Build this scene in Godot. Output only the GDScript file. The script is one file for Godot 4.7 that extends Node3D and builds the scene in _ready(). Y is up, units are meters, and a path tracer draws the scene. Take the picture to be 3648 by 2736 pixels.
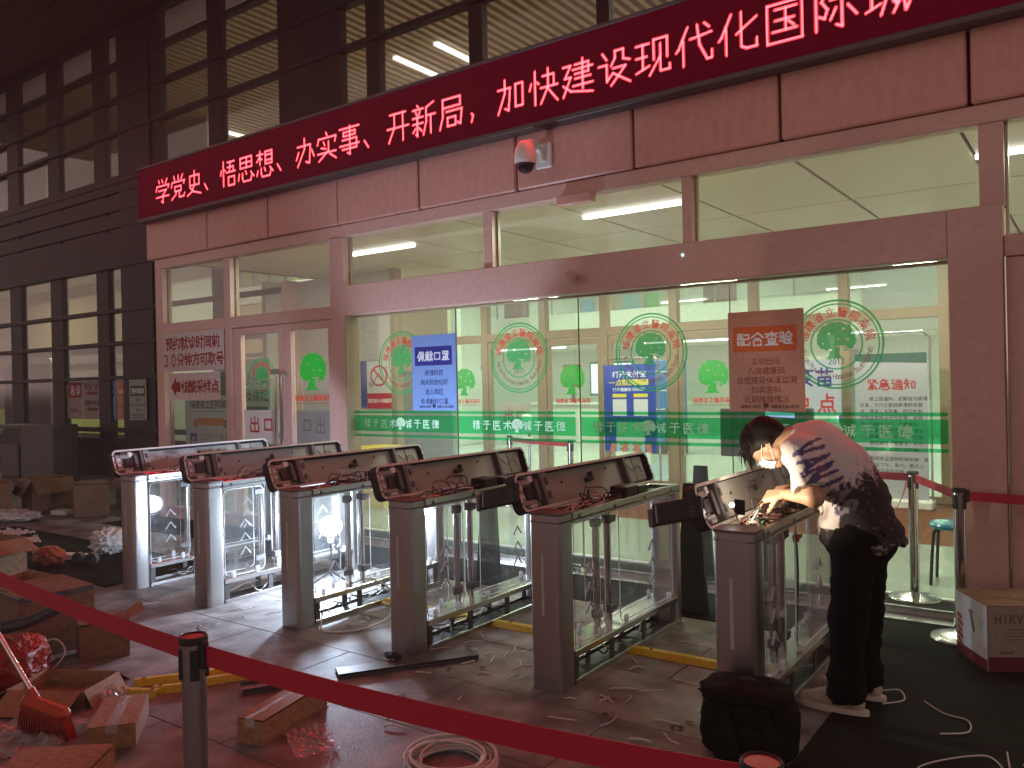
extends Node3D

const ZF := -5.75      # plane of the entrance portal
const ZD := -8.0       # plane of the dark curtain wall behind it
const ZI := -11.16     # inner glass wall of the vestibule
var M := {}
var tex_cache := {}


# ------------------------------------------------------------------ mesh collector
class MB:
	var v := PackedVector3Array()
	var n := PackedVector3Array()
	var u := PackedVector2Array()
	var c := PackedColorArray()
	var col := Color.WHITE
	var use_col := false

	func tri(a: Vector3, b: Vector3, d: Vector3, na: Vector3, nb: Vector3, nd: Vector3, ua := Vector2(0.004, 0.004), ub := Vector2(0.004, 0.004), ud := Vector2(0.004, 0.004)) -> void:
		v.push_back(a); v.push_back(d); v.push_back(b)
		n.push_back(na); n.push_back(nd); n.push_back(nb)
		u.push_back(ua); u.push_back(ud); u.push_back(ub)
		if use_col:
			c.push_back(col); c.push_back(col); c.push_back(col)

	func quad(a: Vector3, b: Vector3, d: Vector3, e: Vector3) -> void:
		var m := (b - a).cross(e - a)
		if m.length() < 1e-12:
			m = (d - b).cross(e - b)
		m = m.normalized()
		tri(a, b, d, m, m, m)
		tri(a, d, e, m, m, m)

	func quad_uv(a: Vector3, b: Vector3, d: Vector3, e: Vector3, r := Rect2(0, 0, 1, 1)) -> void:
		# a bottom left, b bottom right, d top right, e top left
		var m := (b - a).cross(e - a).normalized()
		var p := r.position
		var q := r.end
		tri(a, b, d, m, m, m, Vector2(p.x, q.y), Vector2(q.x, q.y), Vector2(q.x, p.y))
		tri(a, d, e, m, m, m, Vector2(p.x, q.y), Vector2(q.x, p.y), Vector2(p.x, p.y))

	func quad_n(a: Vector3, b: Vector3, d: Vector3, e: Vector3, na: Vector3, nb: Vector3, nd: Vector3, ne: Vector3) -> void:
		tri(a, b, d, na, nb, nd)
		tri(a, d, e, na, nd, ne)

	func box(center: Vector3, s: Vector3, basis := Basis()) -> MB:
		var h := s * 0.5
		var x := basis.x * h.x
		var y := basis.y * h.y
		var z := basis.z * h.z
		var k := center
		quad(k - x - y + z, k + x - y + z, k + x + y + z, k - x + y + z)
		quad(k + x - y - z, k - x - y - z, k - x + y - z, k + x + y - z)
		quad(k + x - y + z, k + x - y - z, k + x + y - z, k + x + y + z)
		quad(k - x - y - z, k - x - y + z, k - x + y + z, k - x + y - z)
		quad(k - x + y + z, k + x + y + z, k + x + y - z, k - x + y - z)
		quad(k - x - y - z, k + x - y - z, k + x - y + z, k - x - y + z)
		return self

	func span(lo: Vector3, hi: Vector3, b := 0.0) -> MB:
		# box between two corners, with chamfered edges where b > 0
		if b <= 0.0:
			return box((lo + hi) * 0.5, (hi - lo).abs())
		return cbox((lo + hi) * 0.5, (hi - lo).abs(), b)

	func cbox(center: Vector3, s: Vector3, b: float, basis := Basis()) -> MB:
		var h := s * 0.5
		b = minf(b, minf(h.x, minf(h.y, h.z)) * 0.9)
		var i := h - Vector3(b, b, b)
		var P := func(x: float, y: float, z: float) -> Vector3: return center + basis * Vector3(x, y, z)
		for sgn in [1.0, -1.0]:
			var q: float = sgn
			for ax in 3:
				var a1 := (ax + 1) % 3
				var a2 := (ax + 2) % 3
				var pts := []
				for w in [[-1, -1], [1, -1], [1, 1], [-1, 1]]:
					var p := Vector3()
					p[ax] = q * h[ax]
					p[a1] = w[0] * i[a1]
					p[a2] = w[1] * i[a2]
					pts.append(center + basis * p)
				if q < 0:
					pts.reverse()
				quad(pts[0], pts[1], pts[2], pts[3])
		for ax in 3:
			var a1 := (ax + 1) % 3
			var a2 := (ax + 2) % 3
			for s1 in [-1.0, 1.0]:
				for s2 in [-1.0, 1.0]:
					var p := [Vector3(), Vector3(), Vector3(), Vector3()]
					for k in 4:
						p[k][ax] = -i[ax] if k in [0, 3] else i[ax]
						p[k][a1] = s1 * (h[a1] if k < 2 else i[a1])
						p[k][a2] = s2 * (i[a2] if k < 2 else h[a2])
						p[k] = center + basis * p[k]
					var m: Vector3 = (p[1] - p[0]).cross(p[3] - p[0])
					var out := Vector3()
					out[a1] = s1
					out[a2] = s2
					if m.dot(basis * out) > 0:
						quad(p[0], p[1], p[2], p[3])
					else:
						quad(p[3], p[2], p[1], p[0])
		for s1 in [-1.0, 1.0]:
			for s2 in [-1.0, 1.0]:
				for s3 in [-1.0, 1.0]:
					var a := center + basis * Vector3(s1 * h.x, s2 * i.y, s3 * i.z)
					var d := center + basis * Vector3(s1 * i.x, s2 * h.y, s3 * i.z)
					var e := center + basis * Vector3(s1 * i.x, s2 * i.y, s3 * h.z)
					var m := (d - a).cross(e - a).normalized()
					if m.dot(basis * Vector3(s1, s2, s3)) > 0:
						tri(a, d, e, m, m, m)
					else:
						tri(a, e, d, -m, -m, -m)
		return self

	func tube(pts: Array, r: float, sides := 8, r2 := -1.0, caps := true) -> MB:
		var k := pts.size()
		if r2 < 0:
			r2 = r
		var rings := []
		var norms := []
		var up := Vector3.UP
		for i in k:
			var d: Vector3 = (pts[mini(i + 1, k - 1)] - pts[maxi(i - 1, 0)]).normalized()
			if absf(d.dot(up)) > 0.95:
				up = Vector3(1, 0, 0.2).normalized() if absf(d.x) < 0.9 else Vector3(0, 0, 1)
			var a := d.cross(up).normalized()
			var b := a.cross(d).normalized()
			up = b
			var ring := PackedVector3Array()
			var nn := PackedVector3Array()
			var rr := lerpf(r, r2, float(i) / maxf(1, k - 1))
			for j in sides:
				var t := TAU * j / sides
				var o := a * cos(t) + b * sin(t)
				ring.push_back(pts[i] + o * rr)
				nn.push_back(o)
			rings.append(ring)
			norms.append(nn)
		for i in k - 1:
			for j in sides:
				var j2 := (j + 1) % sides
				quad_n(rings[i][j2], rings[i][j], rings[i + 1][j], rings[i + 1][j2], norms[i][j2], norms[i][j], norms[i + 1][j], norms[i + 1][j2])
		if caps:
			for e in [0, k - 1]:
				var d: Vector3 = (pts[1] - pts[0]).normalized() * -1.0 if e == 0 else (pts[k - 1] - pts[k - 2]).normalized()
				for j in sides:
					var j2 := (j + 1) % sides
					if e == 0:
						tri(pts[e], rings[e][j], rings[e][j2], d, d, d)
					else:
						tri(pts[e], rings[e][j2], rings[e][j], d, d, d)
		return self

	func lathe(prof: Array, segs := 24, at := Vector3(), basis := Basis()) -> MB:
		# prof: Vector2(radius, height) from bottom to top, outside
		for i in prof.size() - 1:
			var p: Vector2 = prof[i]
			var q: Vector2 = prof[i + 1]
			var t := (q - p)
			if t.length() < 1e-7:
				continue
			var nn := Vector2(t.y, -t.x).normalized()
			for j in segs:
				var a := TAU * j / segs
				var b := TAU * (j + 1) / segs
				var da := Vector3(cos(a), 0, -sin(a))
				var db := Vector3(cos(b), 0, -sin(b))
				var na := basis * (da * nn.x + Vector3.UP * nn.y)
				var nb := basis * (db * nn.x + Vector3.UP * nn.y)
				var A := at + basis * (da * p.x + Vector3.UP * p.y)
				var B := at + basis * (db * p.x + Vector3.UP * p.y)
				var C := at + basis * (db * q.x + Vector3.UP * q.y)
				var D := at + basis * (da * q.x + Vector3.UP * q.y)
				if p.x > 1e-6:
					tri(A, B, C, na, nb, nb)
				if q.x > 1e-6:
					tri(A, C, D, na, nb, na)
		return self

	func prism(poly: PackedVector2Array, d0: float, d1: float, xf := Transform3D(), smooth := false) -> MB:
		# polygon in the local x-y plane (counter-clockwise), extruded from z=d0 to z=d1
		if Geometry2D.is_polygon_clockwise(poly):
			poly.reverse()
		var idx := Geometry2D.triangulate_polygon(poly)
		var nz := (xf.basis * Vector3(0, 0, 1)).normalized()
		for i in range(0, idx.size(), 3):
			var a := poly[idx[i]]
			var b := poly[idx[i + 1]]
			var d := poly[idx[i + 2]]
			if (b - a).cross(d - a) < 0:
				var sw := b
				b = d
				d = sw
			tri(xf * Vector3(a.x, a.y, d1), xf * Vector3(b.x, b.y, d1), xf * Vector3(d.x, d.y, d1), nz, nz, nz)
			tri(xf * Vector3(a.x, a.y, d0), xf * Vector3(d.x, d.y, d0), xf * Vector3(b.x, b.y, d0), -nz, -nz, -nz)
		var k := poly.size()
		for i in k:
			var a := poly[i]
			var b := poly[(i + 1) % k]
			var p0 := xf * Vector3(a.x, a.y, d0)
			var p1 := xf * Vector3(b.x, b.y, d0)
			var p2 := xf * Vector3(b.x, b.y, d1)
			var p3 := xf * Vector3(a.x, a.y, d1)
			if smooth:
				var za := poly[(i + k - 1) % k]
				var zb := poly[(i + 2) % k]
				var e := (b - a).normalized()
				var e0 := (a - za).normalized()
				var e1 := (zb - b).normalized()
				var m0 := (e0 + e).normalized() if e0.dot(e) > 0.7 else e
				var m1 := (e1 + e).normalized() if e1.dot(e) > 0.7 else e
				var na := (xf.basis * Vector3(m0.y, -m0.x, 0)).normalized()
				var nb := (xf.basis * Vector3(m1.y, -m1.x, 0)).normalized()
				quad_n(p0, p1, p2, p3, na, nb, nb, na)
			else:
				quad(p0, p1, p2, p3)
		return self

	func sphere(at: Vector3, r: Vector3, segs := 16, rows := 10, basis := Basis()) -> MB:
		for i in rows:
			var a := PI * i / rows - PI / 2
			var b := PI * (i + 1) / rows - PI / 2
			for j in segs:
				var s := TAU * j / segs
				var t := TAU * (j + 1) / segs
				var P := [Vector3(cos(a) * cos(s), sin(a), -cos(a) * sin(s)), Vector3(cos(a) * cos(t), sin(a), -cos(a) * sin(t)), Vector3(cos(b) * cos(t), sin(b), -cos(b) * sin(t)), Vector3(cos(b) * cos(s), sin(b), -cos(b) * sin(s))]
				var N := []
				var Q := []
				for p in P:
					N.append((basis * (p / r)).normalized())
					Q.append(at + basis * (p * r))
				if i > 0:
					tri(Q[0], Q[1], Q[2], N[0], N[1], N[2])
				if i < rows - 1:
					tri(Q[0], Q[2], Q[3], N[0], N[2], N[3])
		return self

	func mesh() -> ArrayMesh:
		var arr := []
		arr.resize(Mesh.ARRAY_MAX)
		arr[Mesh.ARRAY_VERTEX] = v
		arr[Mesh.ARRAY_NORMAL] = n
		arr[Mesh.ARRAY_TEX_UV] = u
		if use_col:
			arr[Mesh.ARRAY_COLOR] = c
		var m := ArrayMesh.new()
		m.add_surface_from_arrays(Mesh.PRIMITIVE_TRIANGLES, arr)
		return m


func mb() -> MB:
	return MB.new()


func rrect(w: float, h: float, r: float, segs := 4, cx := 0.0, cy := 0.0) -> PackedVector2Array:
	var p := PackedVector2Array()
	for q in 4:
		var sx: float = [1, -1, -1, 1][q]
		var sy: float = [1, 1, -1, -1][q]
		for i in segs + 1:
			var a := PI / 2 * q + PI / 2 * i / segs
			p.push_back(Vector2(cx + sx * (w / 2 - r) + r * cos(a), cy + sy * (h / 2 - r) + r * sin(a)))
	return p


# ------------------------------------------------------------------ objects
func thing(called: String, label: String, category: String, group := "", at := Vector3(), turn := 0.0) -> Node3D:
	var o := Node3D.new()
	o.name = called
	add_child(o, true)
	o.position = at
	o.rotation.y = turn
	tag(o, label, category, group)
	return o


func tag(o: Node3D, label: String, category: String, group := "") -> void:
	o.set_meta("label", label)
	o.set_meta("category", category)
	if group:
		o.set_meta("group", group)


func part(called: String, b: MB, m: Material, parent: Node3D, label := "") -> MeshInstance3D:
	var o := MeshInstance3D.new()
	o.name = called
	o.mesh = b.mesh()
	o.material_override = m
	if label:
		o.set_meta("label", label)
	parent.add_child(o, true)
	return o


func mpart(called: String, mesh: Mesh, m: Material, parent: Node3D, xf := Transform3D()) -> MeshInstance3D:
	var o := MeshInstance3D.new()
	o.name = called
	o.mesh = mesh
	o.material_override = m
	o.transform = xf
	parent.add_child(o, true)
	return o


func solo(called: String, label: String, category: String, b: MB, m: Material, group := "", at := Vector3(), turn := 0.0) -> MeshInstance3D:
	var o := part(called, b, m, self)
	o.position = at
	o.rotation.y = turn
	tag(o, label, category, group)
	return o


func struct(called: String, b: MB, m: Material) -> MeshInstance3D:
	var o := part(called, b, m, self)
	o.set_meta("kind", "structure")
	return o


func area(called: String, at: Vector3, size: Vector2, energy: float, color: Color, parent: Node3D, rot := Vector3(-90, 0, 0)) -> void:
	var l := AreaLight3D.new()
	l.name = called
	l.area_size = size
	l.light_energy = energy
	l.light_color = color
	l.shadow_enabled = true
	l.set("area_range", 40.0)
	parent.add_child(l, true)
	l.global_position = at
	l.rotation_degrees = rot


# ------------------------------------------------------------------ materials
func smat(color: Color, rough := 0.7, metal := 0.0, spec := 0.5) -> StandardMaterial3D:
	# color: linear base colour
	var m := StandardMaterial3D.new()
	m.albedo_color = color.linear_to_srgb()
	m.roughness = rough
	m.metallic = metal
	m.metallic_specular = spec
	return m


func noise(freq: float, seed_: int, lo: Color, hi: Color, oct := 4, size := 256, kind := FastNoiseLite.TYPE_SIMPLEX_SMOOTH, normal := false, bump := 4.0) -> NoiseTexture2D:
	var f := FastNoiseLite.new()
	f.noise_type = kind
	f.seed = seed_
	f.frequency = freq
	f.fractal_octaves = oct
	var t := NoiseTexture2D.new()
	t.width = size
	t.height = size
	t.seamless = true
	t.noise = f
	if normal:
		t.as_normal_map = true
		t.bump_strength = bump
	else:
		var g := Gradient.new()
		g.set_color(0, lo)
		g.set_color(1, hi)
		t.color_ramp = g
	return t


func grain(m: StandardMaterial3D, key: String, t: Texture2D, scale: Vector3, slot := "albedo") -> StandardMaterial3D:
	if not tex_cache.has(key):
		tex_cache[key] = t
	var tx: Texture2D = tex_cache[key]
	m.uv1_triplanar = true
	m.uv1_world_triplanar = true
	m.uv1_scale = scale
	if slot == "albedo":
		m.albedo_texture = tx
	elif slot == "rough":
		m.roughness_texture = tx
	elif slot == "normal":
		m.normal_enabled = true
		m.normal_texture = tx
	elif slot == "height":
		m.heightmap_enabled = true
		m.heightmap_texture = tx
	return m


func glow(c: Color, e: float) -> StandardMaterial3D:
	var m := smat(Color(0.8, 0.8, 0.8), 0.5)
	m.emission_enabled = true
	m.emission = c.linear_to_srgb()
	m.emission_energy_multiplier = e
	return m


func pane(alpha := 0.04, tint := Color(0.6, 0.7, 0.65), rough := 0.02, spec := 0.5) -> StandardMaterial3D:
	var m := smat(tint, rough, 0.0, spec)
	m.transparency = BaseMaterial3D.TRANSPARENCY_ALPHA
	m.albedo_color.a = alpha
	return m


func printed(im: Image, alpha := false, back := 0.0, rough := 0.6) -> StandardMaterial3D:
	var m := smat(Color.WHITE, rough)
	m.albedo_texture = ImageTexture.create_from_image(im)
	m.texture_repeat = false
	if alpha:
		m.transparency = BaseMaterial3D.TRANSPARENCY_ALPHA
	if back > 0:
		m.backlight_enabled = true
		m.backlight = Color(back, back, back).linear_to_srgb()
	return m


func materials() -> void:
	var white := Color(1, 1, 1)
	M.panel = smat(Color(0.68, 0.34, 0.30), 0.4)  # red glow of the sign is mixed into the panel colour
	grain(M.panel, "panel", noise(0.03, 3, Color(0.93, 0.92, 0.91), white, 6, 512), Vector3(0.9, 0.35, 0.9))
	M.frame = smat(Color(0.66, 0.41, 0.365), 0.38)  # same metal as champagne, its colour reddened to carry the sign light
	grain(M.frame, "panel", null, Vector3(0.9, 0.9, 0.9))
	M.champagne = smat(Color(0.34, 0.26, 0.17), 0.38)
	grain(M.champagne, "panel", null, Vector3(0.9, 0.9, 0.9))
	M.joint = smat(Color(0.02, 0.015, 0.015), 0.9)
	M.dark = smat(Color(0.016, 0.010, 0.014), 0.5, 0.0, 0.35)
	grain(M.dark, "panel", null, Vector3(0.5, 0.5, 0.5))
	M.soffit = smat(Color(0.10, 0.05, 0.05), 0.7)
	grain(M.soffit, "panel", null, Vector3(0.4, 0.4, 0.4))
	M.glass = pane(0.03)
	M.tinted = pane(0.30, Color(0.05, 0.05, 0.05), 0.03)
	M.acrylic = pane(0.008, Color(0.85, 0.9, 0.92), 0.03)
	M.edge = smat(Color(0.75, 0.8, 0.82), 0.25)
	M.edge.backlight_enabled = true
	M.edge.backlight = Color(0.9, 0.9, 0.9)
	M.etch = smat(Color(0.45, 0.48, 0.5), 0.4)
	M.etch.backlight_enabled = true
	M.etch.backlight = Color(0.6, 0.6, 0.6)
	M.steel = smat(Color(0.46, 0.44, 0.435), 0.33, 1.0)
	grain(M.steel, "brush", noise(0.03, 11, Color(0.93, 0.93, 0.93), white, 3), Vector3(30, 0.8, 30), "rough")
	M.steel2 = smat(Color(0.55, 0.54, 0.53), 0.24, 1.0)
	grain(M.steel2, "brush", null, Vector3(1.2, 25, 1.2), "rough")
	M.chrome = smat(Color(0.62, 0.60, 0.57), 0.12, 1.0)
	M.liner = smat(Color(0.29, 0.27, 0.265), 0.5, 0.15)
	M.flange = smat(Color(0.55, 0.53, 0.52), 0.35)
	M.liner2 = smat(Color(0.11, 0.10, 0.10), 0.5, 0.2)
	M.black = smat(Color(0.012, 0.012, 0.014), 0.5)
	M.rubber = smat(Color(0.02, 0.02, 0.022), 0.7)
	M.darksteel = smat(Color(0.10, 0.09, 0.09), 0.5, 0.6)
	M.white = smat(Color(0.75, 0.74, 0.72), 0.5)
	M.cable = smat(Color(0.55, 0.53, 0.50), 0.55)
	M.wireblack = smat(Color(0.02, 0.02, 0.02), 0.5)
	M.wirered = smat(Color(0.45, 0.05, 0.03), 0.5)
	M.wirebrown = smat(Color(0.16, 0.05, 0.03), 0.5)
	M.pcb = smat(Color(0.03, 0.10, 0.05), 0.5)
	M.terminal = smat(Color(0.65, 0.30, 0.20), 0.5)
	M.yellow = smat(Color(0.66, 0.47, 0.02), 0.45)
	grain(M.yellow, "grime", noise(0.03, 21, Color(0.78, 0.76, 0.73), white, 5), Vector3(6, 6, 6))
	M.paving = smat(Color(0.33, 0.30, 0.285), 0.6)
	grain(M.paving, "paving", noise(0.012, 31, Color(0.52, 0.50, 0.49), white, 8, 1024), Vector3(0.27, 0.27, 0.27))
	grain(M.paving, "paving_h", noise(0.30, 32, Color.BLACK, white, 3, 1024), Vector3(0.27, 0.27, 0.27), "height")
	M.paving.heightmap_scale = 0.25
	M.paving2 = M.paving.duplicate()
	M.paving2.albedo_color = Color(0.30, 0.275, 0.26).linear_to_srgb()
	M.paving3 = M.paving.duplicate()
	M.paving3.albedo_color = Color(0.355, 0.32, 0.305).linear_to_srgb()
	M.mat = smat(Color(0.014, 0.011, 0.0105), 0.8, 0.0, 0.3)
	grain(M.mat, "weave", noise(0.2, 41, Color(0.35, 0.35, 0.35), white, 2, 256, FastNoiseLite.TYPE_CELLULAR), Vector3(4, 4, 4))
	grain(M.mat, "weave_h", noise(0.2, 41, Color.BLACK, white, 2, 256, FastNoiseLite.TYPE_CELLULAR), Vector3(4, 4, 4), "height")
	M.mat.heightmap_scale = 0.4
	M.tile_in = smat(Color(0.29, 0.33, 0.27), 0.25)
	grain(M.tile_in, "panel", null, Vector3(0.8, 0.8, 0.8))
	M.lobby_floor = smat(Color(0.62, 0.62, 0.58), 0.12)
	grain(M.lobby_floor, "panel", null, Vector3(0.5, 0.5, 0.5))
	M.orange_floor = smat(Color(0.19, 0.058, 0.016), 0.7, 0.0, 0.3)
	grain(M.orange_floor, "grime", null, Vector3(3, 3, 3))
	M.ceiling = smat(Color(0.60, 0.50, 0.36), 0.35)
	M.wall_in = smat(Color(0.72, 0.72, 0.66), 0.5)
	grain(M.wall_in, "panel", null, Vector3(0.5, 0.5, 0.5))
	M.wall_panel = smat(Color(0.58, 0.56, 0.54), 0.45)
	M.beige = smat(Color(0.50, 0.40, 0.22), 0.5)
	grain(M.beige, "brush", null, Vector3(2, 0.15, 2))
	M.slat = smat(Color(0.52, 0.42, 0.26), 0.5)
	M.slat_back = smat(Color(0.28, 0.20, 0.12), 0.7)
	M.lime = smat(Color(0.62, 0.72, 0.22), 0.5)
	M.greyroom = smat(Color(0.24, 0.23, 0.22), 0.6)
	M.paleroom = smat(Color(0.50, 0.60, 0.52), 0.6)
	M.card = smat(Color(0.34, 0.21, 0.12), 0.75)
	grain(M.card, "card", noise(0.02, 51, Color(0.72, 0.70, 0.68), white, 5), Vector3(5, 5, 5))
	M.card2 = M.card.duplicate()
	M.card2.albedo_color = Color(0.22, 0.125, 0.075).linear_to_srgb()
	M.card3 = M.card.duplicate()
	M.card3.albedo_color = Color(0.40, 0.215, 0.11).linear_to_srgb()
	M.carddark = smat(Color(0.10, 0.055, 0.03), 0.85)
	M.tape_foil = smat(Color(0.05, 0.05, 0.06), 0.18, 0.3)
	grain(M.tape_foil, "crumple", noise(0.03, 61, white, white, 4, 256, FastNoiseLite.TYPE_SIMPLEX_SMOOTH, true, 12.0), Vector3(9, 9, 9), "normal")
	M.film = pane(0.22, Color(0.75, 0.72, 0.7), 0.12)
	grain(M.film, "crumple", null, Vector3(6, 6, 6), "normal")
	M.bagwhite = smat(Color(0.62, 0.60, 0.60), 0.35)
	M.bagwhite.backlight_enabled = true
	M.bagwhite.backlight = Color(0.5, 0.5, 0.5)
	M.bagred = smat(Color(0.24, 0.016, 0.012), 0.45)
	grain(M.bagred, "crumple", null, Vector3(4, 4, 4), "normal")
	M.belt = smat(Color(0.55, 0.015, 0.045), 0.6)
	grain(M.belt, "weave_f", noise(0.3, 71, Color(0.8, 0.8, 0.8), white, 2), Vector3(14, 14, 14))
	M.orange = smat(Color(0.42, 0.055, 0.015), 0.45)
	M.backpack = smat(Color(0.0045, 0.0045, 0.0055), 0.8, 0.0, 0.3)
	grain(M.backpack, "weave_f", null, Vector3(12, 12, 12))
	M.tealseat = smat(Color(0.02, 0.17, 0.24), 0.18)
	M.bumper = smat(Color(0.5, 0.5, 0.48), 0.4)
	M.greygate = smat(Color(0.085, 0.085, 0.085), 0.5, 0.3)
	M.binyellow = smat(Color(0.75, 0.58, 0.10), 0.4)
	M.greenfilm = smat(Color(0.22, 0.85, 0.50), 0.06)
	M.greenfilm.transparency = BaseMaterial3D.TRANSPARENCY_ALPHA
	M.greenfilm.albedo_color = Color(0.38, 0.88, 0.62, 0.10)
	M.greenfilm.refraction_enabled = true
	M.greenfilm.refraction_scale = 0.004
	M.skin = smat(Color(0.42, 0.24, 0.15), 0.5)
	M.skin.subsurf_scatter_enabled = true
	M.skin.subsurf_scatter_strength = 0.1
	M.hair = smat(Color(0.008, 0.006, 0.006), 0.6, 0.0, 0.3)
	M.trouser = smat(Color(0.0045, 0.0045, 0.0055), 0.9, 0.0, 0.25)
	grain(M.trouser, "weave_f", null, Vector3(15, 15, 15))
	M.shirt = smat(Color(1, 1, 1), 0.8)
	M.shirt.vertex_color_use_as_albedo = true
	M.shirt.rim_enabled = true
	M.shirt.rim = 0.08
	M.mask = smat(Color(0.60, 0.78, 0.82), 0.7)
	M.shoe = smat(Color(0.55, 0.48, 0.40), 0.7)
	grain(M.shoe, "grime", null, Vector3(14, 14, 14))
	M.sole = smat(Color(0.60, 0.54, 0.47), 0.6)


func sky_and_camera() -> void:
	var cam := Camera3D.new()
	cam.name = "camera"
	cam.fov = 50.341
	cam.near = 0.05
	cam.far = 400.0
	cam.transform = Transform3D(Basis(Vector3.UP, 0.624415) * Basis(Vector3.RIGHT, -0.0018855) * Basis(Vector3.BACK, -0.0217978), Vector3(0, 1.6, 0))
	add_child(cam)
	var e := Environment.new()
	e.background_mode = Environment.BG_SKY
	var s := ProceduralSkyMaterial.new()
	s.sky_top_color = Color(0.28, 0.24, 0.24)
	s.sky_horizon_color = Color(0.86, 0.73, 0.69)
	s.ground_bottom_color = Color(0.12, 0.10, 0.10)
	s.ground_horizon_color = Color(0.35, 0.28, 0.27)
	s.sky_curve = 0.25
	var sky := Sky.new()
	sky.sky_material = s
	e.sky = sky
	e.background_energy_multiplier = 1.0
	e.tonemap_mode = Environment.TONE_MAPPER_LINEAR
	e.tonemap_exposure = 1.5
	e.fog_enabled = true
	e.fog_density = 0.0035
	e.fog_light_color = Color(0.9, 0.9, 0.9)
	e.sdfgi_enabled = true
	e.ssao_enabled = true
	e.ssil_enabled = true
	var w := WorldEnvironment.new()
	w.name = "environment"
	w.environment = e
	add_child(w)


func _ready() -> void:
	sky_and_camera()
	materials()
	glyphs()
	ground()
	main_building()
	portal()
	led_sign()
	vestibule()
	lobby()
	posters()
	turnstiles()
	work_lamp()
	stanchions()
	litter()
	person()


# ------------------------------------------------------------------ lettering: strokes on a 16 x 16 grid, two hex digits a point
var G := {}
var RAD := {
	"a": "2144 06464d7a", "r": "50341809 353f", "m": "0555 303f 3509 3658", "s": "0454 313e1d 0a57", "x": "303f 1508 4556", "n": "7081 32f2 32390f 0516 0928",
	"f": "111f 115135584b2a", "w": "1132 0526 0f39", "g": "2142 131f 52e2efce", "h": "2031 04540a 373f 3859", "v": "30185f 54490f 0565", "j": "3005 2454 1757 343e5b",
	"k": "4015450a59 0f5d", "d": "11515d1d11 1757", "z": "1133 06363c1e 1d4eff", "y": "0161 04646e0e04 2127 4148 0b6b", "q": "71e1 83d3 65f5 a0a5 8f87d7debe 8ada 8cdc",
	"c": "63f3 73795f 77a7ac9b b0c9dffb e69f d0f2", "l": "3041 0373 33370f 37666e4d", "t": "1b0e 4b4d5fcfdc 7b8c cbfd", "o": "2d0f 5d6f 9daf ddff",
}


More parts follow.
